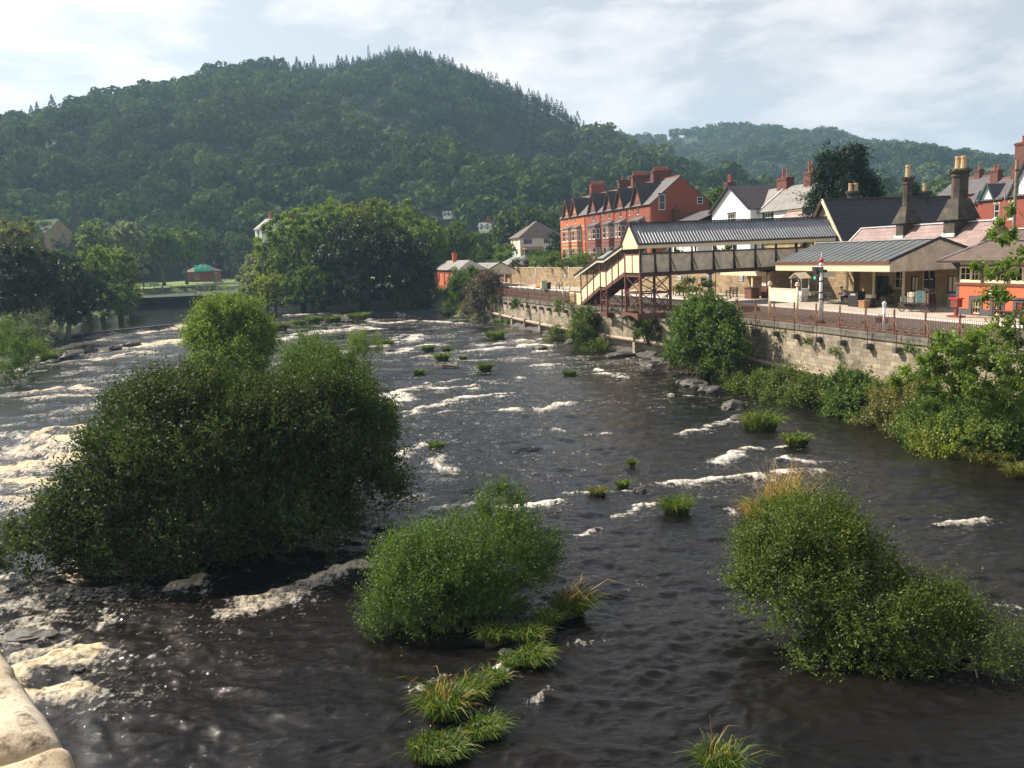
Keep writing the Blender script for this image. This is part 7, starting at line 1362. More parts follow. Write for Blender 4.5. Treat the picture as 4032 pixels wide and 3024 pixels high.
def stand(lean=0.0, arm=.25, long=False, step=.1):
    p = dict(pelvis=(0, 0, .95), chest=(0, -lean*.35, 1.32), neck=(0, -lean*.45, 1.50), chin=(0, -lean*.5-.02, 1.56), head=(0, -lean*.52, 1.64), crown=(0, -lean*.52, 1.72))
    for s, k in (('L', -1), ('R', 1)): p.update({'sh'+s: (k*.2, -lean*.4, 1.43), 'el'+s: (k*(.25+arm*.1), -lean*.3-arm*.2, 1.15), 'wr'+s: (k*.24, -lean*.3-arm*.8, .95+arm*.3), 'hd'+s: (k*.23, -lean*.3-arm*.9, .88+arm*.3), 'fg'+s: (k*.22, -lean*.3-arm, .8+arm*.3), 'hip'+s: (k*.1, 0, .9), 'kn'+s: (k*.11, -step*k*.7, .5), 'an'+s: (k*.11, step*k*-.6+.02, .09), 'to'+s: (k*.12, step*k*-.6-.15, .04)})
    if long: p['long'] = True
    return p
def sit(seat=.45, lean=.1, long=True):
    p = dict(pelvis=(0, 0, seat+.1), chest=(0, -lean, seat+.5), neck=(0, -lean*1.35, seat+.67), chin=(0, -lean*1.5-.03, seat+.73), head=(0, -lean*1.55, seat+.82), crown=(0, -lean*1.55, seat+.9))
    for s, k in (('L', -1), ('R', 1)): p.update({'sh'+s: (k*.2, -lean, seat+.6), 'el'+s: (k*.26, -lean-.15, seat+.35), 'wr'+s: (k*.18, -lean-.38, seat+.3), 'hd'+s: (k*.16, -lean-.46, seat+.3), 'fg'+s: (k*.14, -lean-.53, seat+.28), 'hip'+s: (k*.1, -.05, seat+.08), 'kn'+s: (k*.14, -.45, seat+.06), 'an'+s: (k*.14, -.42, .09), 'to'+s: (k*.15, -.57, .04)})
    if long: p['long'] = True
    return p
PZ = 5.32
def gp(conv, x, y, z=PZ): p = pz(*conv(x, y), z); p[2] = z; return p
# ------------------------------------------------------------------ things on and by the platform
def ftab(name, label, cat, p, rz=RZ, group=None): return thing(name, label, cat, p, rz, group)
# weathered board on two posts between wall and track
p0 = gp(r4, 482, 1300, 4.7); p1 = gp(r4, 880, 1345, 4.7); o = thing('name_board', 'weathered blank station board on two cream posts behind the railing', 'sign', p0); v = p1-p0; L = float(np.linalg.norm(v[:2])); o.rotation_euler = (0, 0, math.atan2(v[1], v[0]))
for x in (0, L): mb = MB(); mb.tube((x, 0, 0), (x, 0, 2.62), .1, .085, 10); mb.lathe((x, 0, 2.6), [(.1, 0), (.19, .05), (.19, .1), (.14, .12), (.14, .17), (.2, .2), (.02, .34)], 12); mb.build('post', CREAM, o, True)
m, nt, p, out = newmat('flaking_board'); oc = ocoord(nt); n1 = noise(nt, oc, 3.5, 8, .7); nt.links.new(ramp(nt, [(.35, (.5, .43, .3)), (.5, (.68, .62, .48)), (.65, (.78, .73, .6))], n1).outputs[0], p.inputs['Base Color']); p.inputs['Roughness'].default_value = .8
mb = MB(); mb.box(.09, L-.09, -.05, .05, 1.42, 2.35); bd = mb.build('board', m, o); mb = MB()
for z in (1.38, 2.35): mb.box(.06, L-.06, -.08, .08, z, z+.06)
mb.build('board_rim', CREAM, bd)
p0 = gp(r4, 1218, 1375, 4.7); o = thing('signal_post', 'white semaphore post with red ball finial and black arm before the canopy', 'signal', p0, RZ); d_ = float(np.linalg.norm(p0-CAMP)); H = 241*d_/3300*1.02
MB().tube((0, 0, .2), (0, 0, H*.88), .15, .10, 10).build('post', WHITE, o, True); MB().box(-.2, .2, -.2, .2, 0, .22).build('foot', BLACKP, o)
mb = MB(); mb.lathe((0, 0, H*.86), [(.1, 0), (.17, .03), (.17, .12), (.09, .16), (.09, .2)], 10); mb.lathe((0, 0, H*.96), [(.05, 0), (.03, .2), (.01, .42)], 8); mb.build('cap', WHITE, o, True)
mb = MB(); mb.lathe((0, 0, H*.90), [(.02, 0), (.13, .05), (.17, .15), (.13, .26), (.03, .32)], 12); mb.build('red_ball', REDPAINT, o, True)
mb = MB(); mb.box(-.75, .5, -.24, -.16, H*.78, H*.84); mb.box(-.5, -.12, -.3, -.1, H*.73, H*.83); mb.box(.1, .55, -.25, .1, H*.76, H*.8); mb.build('arm', BLACKP, o); mb = MB(); mb.tube((-.35, -.3, H*.68), (-.35, -.24, H*.68), .13, .13, 12); mb.build('blue_green_lens', TEALC, o)
mb = MB(); mb.tube((.16, .1, .3), (.16, .1, H*.78), .025, .025, 5)
for z in (H*.35, H*.45, H*.62): mb.lathe((0, 0, z), [(.15, 0), (.17, .05), (.15, .1)], 8)
mb.build('rod', IRON, o)
for lab, cv, x, yb, yt, mt, nm in (('short white lamp standard behind the railing nearest the signal box', r5, 108, 1478, 1093, WHITE, 'marker_post'), ('cream post on the far platform end by the kiosk', w4, 1283, 975, 782, CREAM, 'marker_post'), ('second cream post behind the far railing nearer the stairs', w4, 1908, 1030, 845, CREAM, 'marker_post')):
    p0 = gp(cv, x, yb, 4.7); d_ = float(np.linalg.norm(p0-CAMP)); v0 = cv(x, yb)[1]; H = (v0-cv(x, yt)[1])*d_/3300; o = thing(nm, lab, 'post', p0); MB().tube((0, 0, 0), (0, 0, H*.82), .11, .09, 10).build('shaft', mt, o, True); MB().lathe((0, 0, H*.8), [(.09, 0), (.14, .05), (.1, .14), (.15, .22), (.13, .3), (.02, H*.2)], 10).build('head', mt, o, True)
# luggage trolley with cases
p0 = gp(r5, 590, 1205); o = thing('luggage_trolley', 'old black luggage barrow with four spoked wheels under the canopy gable', 'trolley', p0, RZ+.25)
mb = MB(); mb.box(-1.25, 1.2, -.45, .45, .55, .63); [mb.box(x-.04, x+.04, -.45, .45, .4, .55) for x in (-.8, .8)]; mb.build('bed', DARKBROWN, o)
mb = MB(); [mb.box(1.12, 1.2, y, y+.08, .6, 1.65) for y in (-.42, -.1, .3)]; mb.box(1.1, 1.2, -.45, .45, 1.5, 1.6); mb.build('end_rack', DARKBROWN, o)
for x in (-.85, .85):
    for y in (-.5, .5):
        mb = MB(); n = 14
        for k in range(n): t0, t1 = 2*math.pi*k/n, 2*math.pi*(k+1)/n; mb.beam((x+.26*math.cos(t0), y, .28+.26*math.sin(t0)), (x+.26*math.cos(t1), y, .28+.26*math.sin(t1)), .05, .05, up=(0, 1, 0))
        for k in range(6): t0 = 2*math.pi*k/6; mb.beam((x, y, .28), (x+.24*math.cos(t0), y, .28+.24*math.sin(t0)), .03, .03, up=(0, 1, 0))
        mb.build('wheel', IRON, o)
def case(label, x, y, z, w, d, h, mt, root):
    R_ = Matrix.Rotation(root.rotation_euler[2], 3, 'Z'); q = R_ @ Vector((x, y, z)); o = thing('suitcase', label, 'suitcase', (root.location[0]+q.x, root.location[1]+q.y, root.location[2]+q.z), root.rotation_euler[2]); bm = bmesh.new(); bmesh.ops.create_cube(bm, size=1); 
    for v_ in bm.verts: v_.co = Vector((v_.co.x*w, v_.co.y*d, v_.co.z*h+h/2))
    bmesh.ops.bevel(bm, geom=list(bm.edges), offset=.035, segments=2, affect='EDGES'); me = bpy.data.meshes.new('case_body'); bm.to_mesh(me); bm.free(); meshobj('case_body', me, mt, o); mb = MB()
    for s in (-.3, .3): mb.box(s*w-.025, s*w+.025, -d/2-.008, d/2+.008, -.002, h+.008)
    mb.build('strap', TAN if mt is not TAN else DARKBROWN, o); MB().path([(-.09, -d/2-.01, h*.6), (-.07, -d/2-.06, h*.62), (.07, -d/2-.06, h*.62), (.09, -d/2-.01, h*.6)], [.014]*4, 5).build('handle', IRON, o)
case('blue trunk on the luggage barrow, largest of its load', .45, -.05, .64, .85, .6, .85, TEALBOX, o); case('pale grey case at the bottom of the luggage barrow', -.32, -.15, .64, .55, .4, .4, GREYM, o); case('pale case lying on top of another on the barrow', -.30, -.15, 1.05, .55, .4, .34, CREAM_SHADED_DIRTY, o); case('dark green case at the left end of the barrow', -.92, -.1, .64, .55, .4, .42, plain('dark_green_case', (.04, .11, .08), .5, .2, 4), o); case('black case at the right end of the barrow', .95, 0, .64, .3, .7, .7, BLACKP, o)
# benches
def bench(label, p, rz, L=1.6, mt=BENCHRED, group=None):
    o = thing('bench', label, 'bench', p, rz, group); mb = MB(); [mb.box(-L/2, L/2, -.22+k*.15, -.11+k*.15, .42, .46) for k in range(3)]; mb.build('seat', mt, o); mb = MB(); [mb.box(-L/2, L/2, .24, .28, .55+k*.16, .66+k*.16) for k in range(3)]; mb.build('backrest', mt, o)
    for x in (-L/2+.1, L/2-.1): mb = MB(); mb.box(x-.04, x+.04, -.24, -.16, 0, .62); mb.box(x-.04, x+.04, .18, .28, 0, 1.02); mb.box(x-.04, x+.04, -.26, .26, .62, .67); mb.box(x-.035, x+.035, -.16, .18, .36, .42); mb.build('leg_frame', IRON, o)
    return o
bench('maroon slatted bench against the signal box wall', gp(r5, 1935, 1300), RZ, 2.2)
for x, lab in ((1260, 'maroon bench at the stone wall seen through the bridge tower'), (1370, 'maroon bench at the stone wall left of the round bush')): bench(lab, gp(r3, x, 728), RZ, 1.7)
bench('brown bench by the stone wall left of the footbridge stairs', gp(w4, 1850, 880), RZ, 1.7, TIMBER); bench('dark bench behind the small canopy post', gp(r3, 1880, 745), RZ, 1.6, DARKBROWN)
# red letter stand, bins, barrel, boxes
p0 = gp(r5, 1158, 1285); o = thing('fire_bucket_stand', 'maroon pedestal box with a bright red top at the signal box corner', 'stand', p0, RZ); mb = MB(); mb.box(-.5, .5, -.3, .3, 0, .1); mb.box(-.09, .09, -.09, .09, .1, .7); mb.box(-.28, .28, -.2, .2, .65, 1.15); mb.build('pedestal', BENCHRED, o); mb = MB(); mb.prism([(-.42, -.26, 1.16), (.36, -.26, 1.16), (.36, .26, 1.16), (-.42, .26, 1.16)], (0, 0, .09)); mb.build('red_lid', REDPAINT, o)
def lbin(label, p, mt, r=.3, h=.9):
    o = thing('litter_bin', label, 'bin', p); MB().lathe((0, 0, 0), [(r*.85, 0), (r*.9, .05), (r, h*.85), (r*1.08, h*.87), (r*1.08, h*.93), (r*.9, h*.94), (r*.8, h*.8)], 14).build('drum', mt, o, True); MB().lathe((0, 0, h*.94), [(r*1.05, 0), (r*.8, .08), (.03, .14)], 14).build('lid', GREYM, o, True)
lbin('grey litter bin between station door and signal box', gp(r5, 1095, 1135), GREYM, .34, .95); lbin('dark litter bin by the far bench at the stone wall', gp(w4, 1695, 875), IRON, .4, 1.0); lbin('white tub with blue lining beside the white cart', gp(r4, 995, 1055), WHITE, .28, .75)
p0 = gp(r5, 150, 1085); o = thing('flower_tub', 'wooden tub of dark red flowers by the station window', 'planter', p0); MB().lathe((0, 0, 0), [(.42, 0), (.55, .3), (.5, .6), (.44, .6)], 14).build('tub', TIMBER, o, True); foliage('flowers', [((0, 0, .85), (.6, .6, .4))], 90, 6, .14, .3, L_DARK, o, 801, .8, -.3); foliage('blossoms', [((0, 0, .95), (.55, .55, .38))], 24, 3, .12, .15, leafmat('leaf_red_bloom', (.3, .01, .01), (.5, .03, .04), .2, .02), o, 802, .8, -.1)
p0 = gp(r4, 1740, 1130); o = thing('milk_churn_box', 'black box with white GWR lettering by the canopy column', 'box', p0, RZ); mb = MB(); mb.box(-.6, .6, -.35, .35, 0, 1.15); mb.box(-.64, .64, -.38, .38, 1.15, 1.2); b_ = mb.build('body', BLACKP, o); textobj('lettering', 'GWR', .26, WHITE, o, (0, -.356, .95))
for i, (x, y, w, h, lab, mt) in enumerate([(1850, 1150, .7, .75, 'brown trunk stacked beside a canopy column', TAN), (1940, 1140, .75, .9, 'black trunk right of the brown one', BLACKP)]):
    p0 = gp(r4, x, y); o = thing('trunk', lab, 'trunk', p0, RZ); MB().box(-w/2, w/2, -.25, .25, 0, h*.62).build('chest', mt, o); MB().box(-w/2-.02, w/2+.02, -.27, .27, h*.63, h*.78).build('lid', mt, o)
p0 = gp(r4, 1905, 1010); p0[2] = PZ+.9; o = thing('card_box', 'pale box resting on the black trunk', 'box', PAB(0, 0, 0)+gp(r4, 1940, 1140)+V3(0, 0, .71), RZ); MB().box(-.35, .35, -.2, .2, 0, .28).build('carton', CREAM_SHADED_DIRTY, o); MB().box(-.36, .36, -.03, .03, .001, .285).build('tape', TAN, o)
p0 = gp(r4, 225, 1012); o = thing('brown_box', 'low brown timber locker on the platform left of the station corner', 'locker', p0, RZ); mb = MB(); mb.box(-.65, .6, -.45, .45, 0, .98); mb.build('cabinet', BROWN, o); mb = MB(); mb.prism([(-.7, -.5, .99), (.65, -.5, .99), (.65, .5, 1.1), (-.7, .5, 1.1)], (0, 0, .05)); mb.build('lid', DARKBROWN, o)
p0 = gp(r4, 408, 1008); o = thing('poster_board', 'tall brown board with a white framed orange poster at the station corner', 'sign', p0, RZ); MB().box(-.5, .5, -.06, .06, 0, 3.0).build('board', BROWN, o); MB().box(-.38, .38, -.075, -.061, 1.2, 2.75).build('paper', WHITE, o)
m, nt, p, out = newmat('poster_art'); oc = ocoord(nt); nt.links.new(ramp(nt, [(.35, (.7, .62, .45)), (.5, (.6, .3, .1)), (.62, (.75, .68, .5))], noise(nt, oc, 3.0, 3)).outputs[0], p.inputs['Base Color']); MB().box(-.3, .3, -.08, -.076, 1.4, 2.4).build('picture', m, o)
# white refreshment cart
p0 = gp(r4, 930, 1058); o = thing('refreshment_cart', 'white canopied refreshment cart with spoked wheels under the station canopy', 'cart', p0, RZ); mb = MB(); mb.box(-.95, .7, -.4, .4, .5, 1.15); mb.build('counter', WHITE, o); mb = MB(); [mb.box(x-.03, x+.03, y-.03, y+.03, 1.15, 2.15) for x in (-.9, .65) for y in (-.38, .38)]; mb.build('canopy_post', WHITE, o); mb = MB(); gable_roof(mb, -.95, .7, -.45, .45, 2.15, 2.6, .1, 'y', .05, .1); mb.build('canopy', CREAM_SHADED_DIRTY, o); mb = MB(); mb.box(.1, .65, -.43, -.4, 1.0, 1.85); mb.build('black_menu', BLACKP, o)
for x in (-.6, .45):
    mb = MB()
    for k in range(14): t0, t1 = 2*math.pi*k/14, 2*math.pi*(k+1)/14; mb.beam((x+.33*math.cos(t0), -.45, .35+.33*math.sin(t0)), (x+.33*math.cos(t1), -.45, .35+.33*math.sin(t1)), .05, .05, up=(0, 1, 0))
    for k in range(8): t0 = 2*math.pi*k/8; mb.beam((x, -.45, .35), (x+.32*math.cos(t0), -.45, .35+.32*math.sin(t0)), .03, .03, up=(0, 1, 0))
    mb.build('wheel', WHITE, o)
p0 = gp(r4, 1180, 1050); o = thing('cafe_table', 'long cafe table with a pale green cloth under the canopy', 'table', p0, RZ); MB().box(-1.3, 1.3, -.4, .4, .72, .76).build('tabletop', CREAM_SHADED_DIRTY, o); [MB().box(x-.03, x+.03, y-.03, y+.03, 0, .72).build('leg', GREYM, o) for x in (-1.1, 1.1) for y in (-.33, .33)]
m_ = plain('pale_green_cloth', (.5, .52, .3), .9, .1, 4); q = thing('table_cloth', 'pale green cloth on the long cafe table', 'cloth', p0+V3(0, 0, .765), RZ); MB().box(-1.32, .2, -.43, .43, 0, .012).build('cloth_top', m_, q); MB().prism([(-1.32, -.43, .0), (.2, -.43, .0), (.2, -.43, -.22), (-.5, -.43, -.28), (-1.32, -.43, -.2)], (0, -.01, 0)).build('cloth_drop', m_, q)
def chair(label, p, rz):
    o = thing('cafe_chair', label, 'chair', p, rz, 'metal cafe chairs under the canopy'); MB().box(-.21, .21, -.2, .2, .43, .46).build('seat', GREYM, o); mb = MB(); mb.box(-.2, .2, .19, .21, .62, .85); mb.build('backrest', GREYM, o)
    for x in (-.19, .19): MB().beam((x, -.2, 0), (x, -.17, .44), .025, .025).build('leg', GREYM, o); MB().beam((x, .26, 0), (x, .2, .88), .025, .025).build('leg', GREYM, o)
    return o
c1_ = gp(r4, 1360, 1080); chair('metal cafe chair standing free at the end of the long table', c1_, RZ+1.3); chair('metal cafe chair left of the person in white', gp(r4, 1480, 1070), RZ+.2); pc = gp(r4, 1600, 1080); chair('metal cafe chair under the person in white', pc, RZ-1.2)
human('person', 'person in a white shirt sitting bent forward on a cafe chair', pc, RZ-1.2, sit(.46, .34), 'white', 'black')
o = thing('cafe_table', 'small round table between the cafe chairs', 'table', gp(r4, 1545, 1060)+V3(0, .5, 0), RZ); MB().lathe((0, 0, .7), [(.4, 0), (.4, .03)], 18).build('tabletop', GREYM, o); MB().tube((0, 0, 0), (0, 0, .7), .03, .03, 8).build('pedestal', GREYM, o)
# notice boards and posters
for i, (cv, x0, y0, x1, y1, mt, lab) in enumerate([(r5, 760, 715, 857, 920, BLACKP, 'black notice board between window and cream door of the station'), (r4, 625, 700, 690, 860, BLACKP, 'black notice board beside the left cream door of the station')]):
    p0 = pb(*cv(x0, y1), 48.78); p1 = pb(*cv(x1, y0), 48.78); o = thing('notice_board', lab, 'notice board', p0, RZ); w = float(np.linalg.norm((p1-p0)[:2])); h = p1[2]-p0[2]; MB().box(0, w, -.06, .0, 0, h).build('panel', mt, o); MB().box(w*.3, w*.7, -.068, -.061, h*.86, h*.94).build('heading', WHITE, o)
for i, (cv, x, y, hw, hh, lab) in enumerate([(r3, 1315, 535, 22, 22, 'small blue and white poster on the stone wall behind the tower'), (r3, 1628, 512, 14, 44, 'tall blue poster on the stone wall left of the small canopy'), (r3, 1990, 532, 18, 34, 'blue poster on the stone wall behind the small canopy'), (w4, 1940, 695, 14, 22, 'tiny pale poster on the stone wall by the ivy')]):
    u, v = cv(x, y); bq = 0; 
    for a_ in np.linspace(60, 158, 300):
        q_ = PAB(a_, back_b(a_)-.05, 7); uu = CX+F*((q_-CAMP)@RGT)/((q_-CAMP)@_fw)
        if abs(uu-u) < 6: bq = back_b(a_)-.05; break
    if not bq: continue
    c = pb(u, v, bq); k = float(np.linalg.norm(c-CAMP))*(.36/3300 if cv is r3 else .271/3300); o = thing('wall_poster', lab, 'poster', c, RZ); MB().box(-hw*k*1.6, hw*k*1.6, -.04, .0, -hh*k, hh*k).build('frame', WHITE, o); MB().box(-hw*k*1.4, hw*k*1.4, -.05, -.041, -hh*k*.85, hh*k*.4).build('picture', BLUEC, o)
for i, (x, y, lab) in enumerate([(1290, 700, 'white paper sign hanging under the canopy by the signal'), (1380, 695, 'second white paper sign under the canopy, right of the first')]):
    c = pb(*r4(x, y), 44.5); o = thing('paper_sign', lab, 'sign', c, RZ); MB().box(-.45, .45, -.01, .01, -.05, .75).build('sheet', WHITE, o); MB().box(-.3, .3, -.008, .008, .75, 1.1).build('hanger', IRON, o)
# lamp posts
def lamp(label, p, H):
    o = thing('lamp_post', label, 'lamp post', p, RZ); mb = MB(); mb.tube((0, 0, 0), (0, 0, H*.8), .07, .05, 8); mb.lathe((0, 0, 0), [(.16, 0), (.14, .4), (.09, .6)], 10); mb.beam((-.25, 0, H*.76), (.25, 0, H*.76), .04, .04); mb.build('post', CREAM, o, True); mb = MB(); mb.prism([(-.1, -.1, H*.8), (.1, -.1, H*.8), (.1, .1, H*.8), (-.1, .1, H*.8)], (0, 0, .02)); k = len(mb.v); lo_ = [(-.1, -.1), (.1, -.1), (.1, .1), (-.1, .1)]
    for i in range(4): a, b = lo_[i], lo_[(i+1) % 4]; mb.poly([(a[0], a[1], H*.82), (b[0], b[1], H*.82), (b[0]*2, b[1]*2, H*.95), (a[0]*2, a[1]*2, H*.95)])
    mb.build('lantern', GLASS, o); mb = MB(); mb.lathe((0, 0, H*.95), [(.3, 0), (.12, .12), (.05, .15), (.05, .22), (.01, .26)], 8); mb.build('lantern_cap', IRON, o)
lamp('cream lamp post with lantern at the stone wall behind the bridge tower', gp(r3, 1405, 738), 3.6); lamp('lamp post with dark lantern beside the kiosk at the far platform end', gp(w4, 1515, 865), 4.0); lamp('cream lamp post by the far bench below the stone wall', gp(w4, 1995, 895), 4.2)
o = thing('round_bush', 'clipped round brownish bush on the platform against the stone wall', 'bush', gp(r3, 1500, 738), 0); foliage('foliage', [((0, 0, .85), (2.0, 1.1, 1.0))], 700, 8, .15, .3, L_OLIVE, o, 820, .3, -.5, .25, .8); MB().tube((0, 0, 0), (0, 0, .6), .12, .08, 7).build('stem', BARK, o)
o = thing('grey_post_box', 'grey upright machine with black top near the round bush', 'machine', gp(r3, 1637, 722), RZ); MB().box(-.3, .3, -.2, .2, 0, 2.3).build('cabinet', GREYM, o); MB().box(-.33, .33, -.23, .23, 2.3, 2.5).build('cap', IRON, o)
o = thing('loudspeaker', 'black horn loudspeaker on a thin pole by the small canopy', 'loudspeaker', gp(r3, 1708, 735), RZ); MB().tube((0, 0, 0), (0, 0, 2.6), .05, .04, 6).build('pole', IRON, o); MB().tube((-.1, -.1, 2.5), (-.45, -.5, 2.6), .12, .34, 12).build('horn', BLACKP, o)
# far platform end: person, barrels, barrier
o = thing('barrow', 'dark barrow on the path between the two waiting rooms', 'barrow', gp(w4, 945, 808), RZ); MB().box(-.7, .7, -.4, .4, .3, .8).build('tray', IRON, o); [MB().tube((x, -.45, .25), (x, .45, .25), .25, .25, 12).build('wheel', BLACKP, o) for x in (-.5, .5)]
human('person', 'person in dark clothes walking with a barrow between the waiting rooms', gp(w4, 905, 800), RZ+.4, stand(.3, .4, True, .2), 'black', 'navy')
lbin('dark blue barrel on the path by the orange waiting room', gp(w4, 815, 778), plain('navy_drum', (.03, .05, .1), .4, .1, 3), .55, 1.2)
o = thing('green_box', 'pale green box at the platform edge by the kiosk', 'box', gp(w4, 1622, 880), RZ); MB().box(-.6, .6, -.4, .4, 0, 1.2).build('body', plain('pale_green_paint', (.35, .42, .3), .6, .1, 3), o); MB().box(-.64, .64, -.44, .44, 1.2, 1.28).build('lid', GREYM, o)
o = thing('red_barrier', 'orange red plastic barrier right of the kiosk', 'barrier', gp(w4, 1555, 862), RZ); mb = MB(); mb.box(-.55, .55, -.1, .1, .25, 1.1); mb.build('panel', CLOTH['orange'], o); [MB().box(x-.15, x+.15, -.3, .3, 0, .25).build('foot', CLOTH['orange'], o) for x in (-.4, .4)]
o = thing('young_tree', 'young round headed tree on the grass beyond the platform canopies', 'tree', gp(w4, 945, 800)+AX*14-V3(0, 0, .3)); foliage('crown', [((0, 0, 5.6), (1.1, 1.1, 1.6))], 160, 8, .3, .6, L_MID, o, 830, .5, -.6); MB().tube((0, 0, 0), (0, 0, 5), .1, .06, 6).build('trunk', BARK, o)
# grass bank glimpsed between the waiting rooms
tag(MB().prism([tuple(PAB(196, 31, 4.6)), tuple(PAB(196, 52, 4.6)), tuple(PAB(204, 52, 10)), tuple(PAB(204, 31, 7.5))], AX*6).build('grass_slope', GRASSG), kind='structure')
# parasol and washing
c = py(*w4(2080, 440), 172); o = thing('garden_parasol', 'open green garden parasol in front of the orange brick house', 'parasol', (c[0], c[1], 8.45)); z = c[2]-8.45+.1; mb = MB(); n = 8; rp = 2.3
for k in range(n): t0, t1 = 2*math.pi*k/n, 2*math.pi*(k+1)/n; mb.poly([(0, 0, z+.75), (rp*.55*math.cos(t0), rp*.55*math.sin(t0), z+.55), (rp*.55*math.cos(t1), rp*.55*math.sin(t1), z+.55)]); mb.poly([(rp*.55*math.cos(t0), rp*.55*math.sin(t0), z+.55), (rp*math.cos(t0), rp*math.sin(t0), z), (rp*math.cos(t1), rp*math.sin(t1), z), (rp*.55*math.cos(t1), rp*.55*math.sin(t1), z+.55)]); mb.prism([(rp*math.cos(t0), rp*math.sin(t0), z), (rp*math.cos(t1), rp*math.sin(t1), z), (rp*math.cos(t1), rp*math.sin(t1), z-.22), (rp*math.cos(t0), rp*math.sin(t0), z-.22)], (0, 0, .005))
mb.build('canopy', GREENC, o); MB().tube((0, 0, -.2), (0, 0, z+.8), .04, .04, 8).build('pole', TIMBER, o)
c = py(*w4(1207, 410), 200); o = thing('washing', 'blue washing hanging on a line by the cottage', 'washing', c, RZ); mb = MB(); mb.prism([(-.8, 0, -1.4), (-.5, .1, -1.5), (-.1, -.05, -1.3), (-.05, 0, 1.3), (-.9, 0, 1.4)], (0, .04, 0)); mb.build('blue_sheet', BLUEC, o); mb = MB(); mb.prism([(.0, 0, -1.0), (.5, .1, -1.1), (.8, 0, -.9), (.75, 0, 1.2), (.05, 0, 1.25)], (0, .04, 0)); mb.build('pale_sheet', LIME, o); MB().path([(-4, 0, 1.5), (0, 0, 1.3), (4, 0, 1.5)], [.02]*3, 4).build('line', IRON, o)
# utility pole and street lamp at the right
for cv, (x0, y0, x1, y1), r, d_, lab, nm in (((lambda x, y: (3600+x*.21094, 550+y*.21094)), (1920, 375, 1888, 1500), .16, 92, 'brown wooden utility pole at the right edge behind the signal box', 'utility_pole'),):
    t = py(*cv(x0, y0), d_); bz = py(*cv(x1, y1), d_); o = thing(nm, lab, 'pole', (t[0], t[1], 8.0)); MB().tube((0, 0, -2.5), (0, 0, t[2]-8), r*1.1, r, 10).build('pole', TIMBER, o); MB().box(-.25, .25, -.2, -.14, t[2]-9.2, t[2]-9.0).build('crossbar', IRON, o)
t = py(3600+1705*.21094, 550+820*.21094, 98); o = thing('street_lamp', 'thin grey street lamp before the half timbered gable', 'lamp post', (t[0], t[1], 8.0)); MB().tube((0, 0, -2), (0, 0, t[2]-8.1), .08, .05, 8).build('column', GREYM, o); MB().path([(0, 0, t[2]-8.1), (-.25, -.1, t[2]-7.85), (-.7, -.3, t[2]-7.8)], [.04, .04, .05], 6).build('lamp_head', GREYM, o)
# ------------------------------------------------------------------ far side: church, ruin, park, houses on the hill
c = py(*r6(577, 60), 285); sx0 = py(*r6(577, 560), 285); o = thing('church', 'dark stone church with a slender tapering spire among the trees', 'church', (c[0], c[1], 5.5)); H = c[2]-5.5; mb = MB(); mb.box(-2.3, 2.3, -2.3, 2.3, -1, H*.42); mb.build('tower', SOOT, o); mb = MB(); mb.lathe((0, 0, H*.42), [(2.4, 0), (1.8, H*.06), (.9, H*.33), (.08, H*.58)], 8); mb.build('spire', plain('spire_stone', (.05, .045, .04), .9, .25, 1), o)
for x, y in ((-2, -2), (2, -2), (-2, 2), (2, 2)): MB().lathe((x, y, H*.42), [(.4, 0), (.3, 1.5), (.05, 3.6)], 6).build('pinnacle', SOOT, o)
mb = MB(); mb.box(2.3, 14, -4, 4, -1, 7); mb.build('nave', SOOT, o); mb = MB(); gable_roof(mb, 2.3, 14, -4, 4, 7, 11.5, .2, 'x'); mb.build('roof', SLATE_DARK, o)
c = py(*r6(380, 400), 272); o = thing('ivy_building', 'gabled stone building half covered with ivy left of the spire', 'building', (c[0]-4, c[1], 6.5), -.5); z1 = py(*r6(435, 440), 272)[2]-6.5; zr = py(*r6(435, 335), 272)[2]-6.5
mb = MB(); wall(mb, (7, 0), (0, 1), 8, -1, z1, [(4.6, 5.7, z1-2.2, z1-.4), (4.6, 5.7, z1-6, z1-4)]); mb.poly([(7, 0, z1), (7, 8, z1), (7, 4, zr)]); wall(mb, (-9, 0), (1, 0), 16, -1, z1, []); mb.build('wall', BACKSTONE, o)
for h_ in ((4.6, 5.7, z1-2.2, z1-.4), (4.6, 5.7, z1-6, z1-4)): window(o, (7, 0), (0, 1), *h_, style='sash', mat=GREYM)
mb = MB(); gable_roof(mb, -9, 7, 0, 8, z1, zr, .2, 'x', .15, .3); mb.build('roof', plain('mossy_roof', (.05, .065, .028), .95, .4, 1.2), o); foliage('ivy', [((-2, -.2, z1*.55), (6.5, .5, z1*.55)), ((1, .3, z1*.8), (5, 1.8, 2.0)), ((-6, .2, z1), (3, 1, 2.5)), ((-3, 1.5, z1+1.2), (5.5, 1.8, 1.6)), ((-1, 2.2, z1+1.8), (6.5, 2, 1.4))], 1100, 8, .5, .9, L_MID, o, 840, .2, -.8, .4, .6, .6, -2)
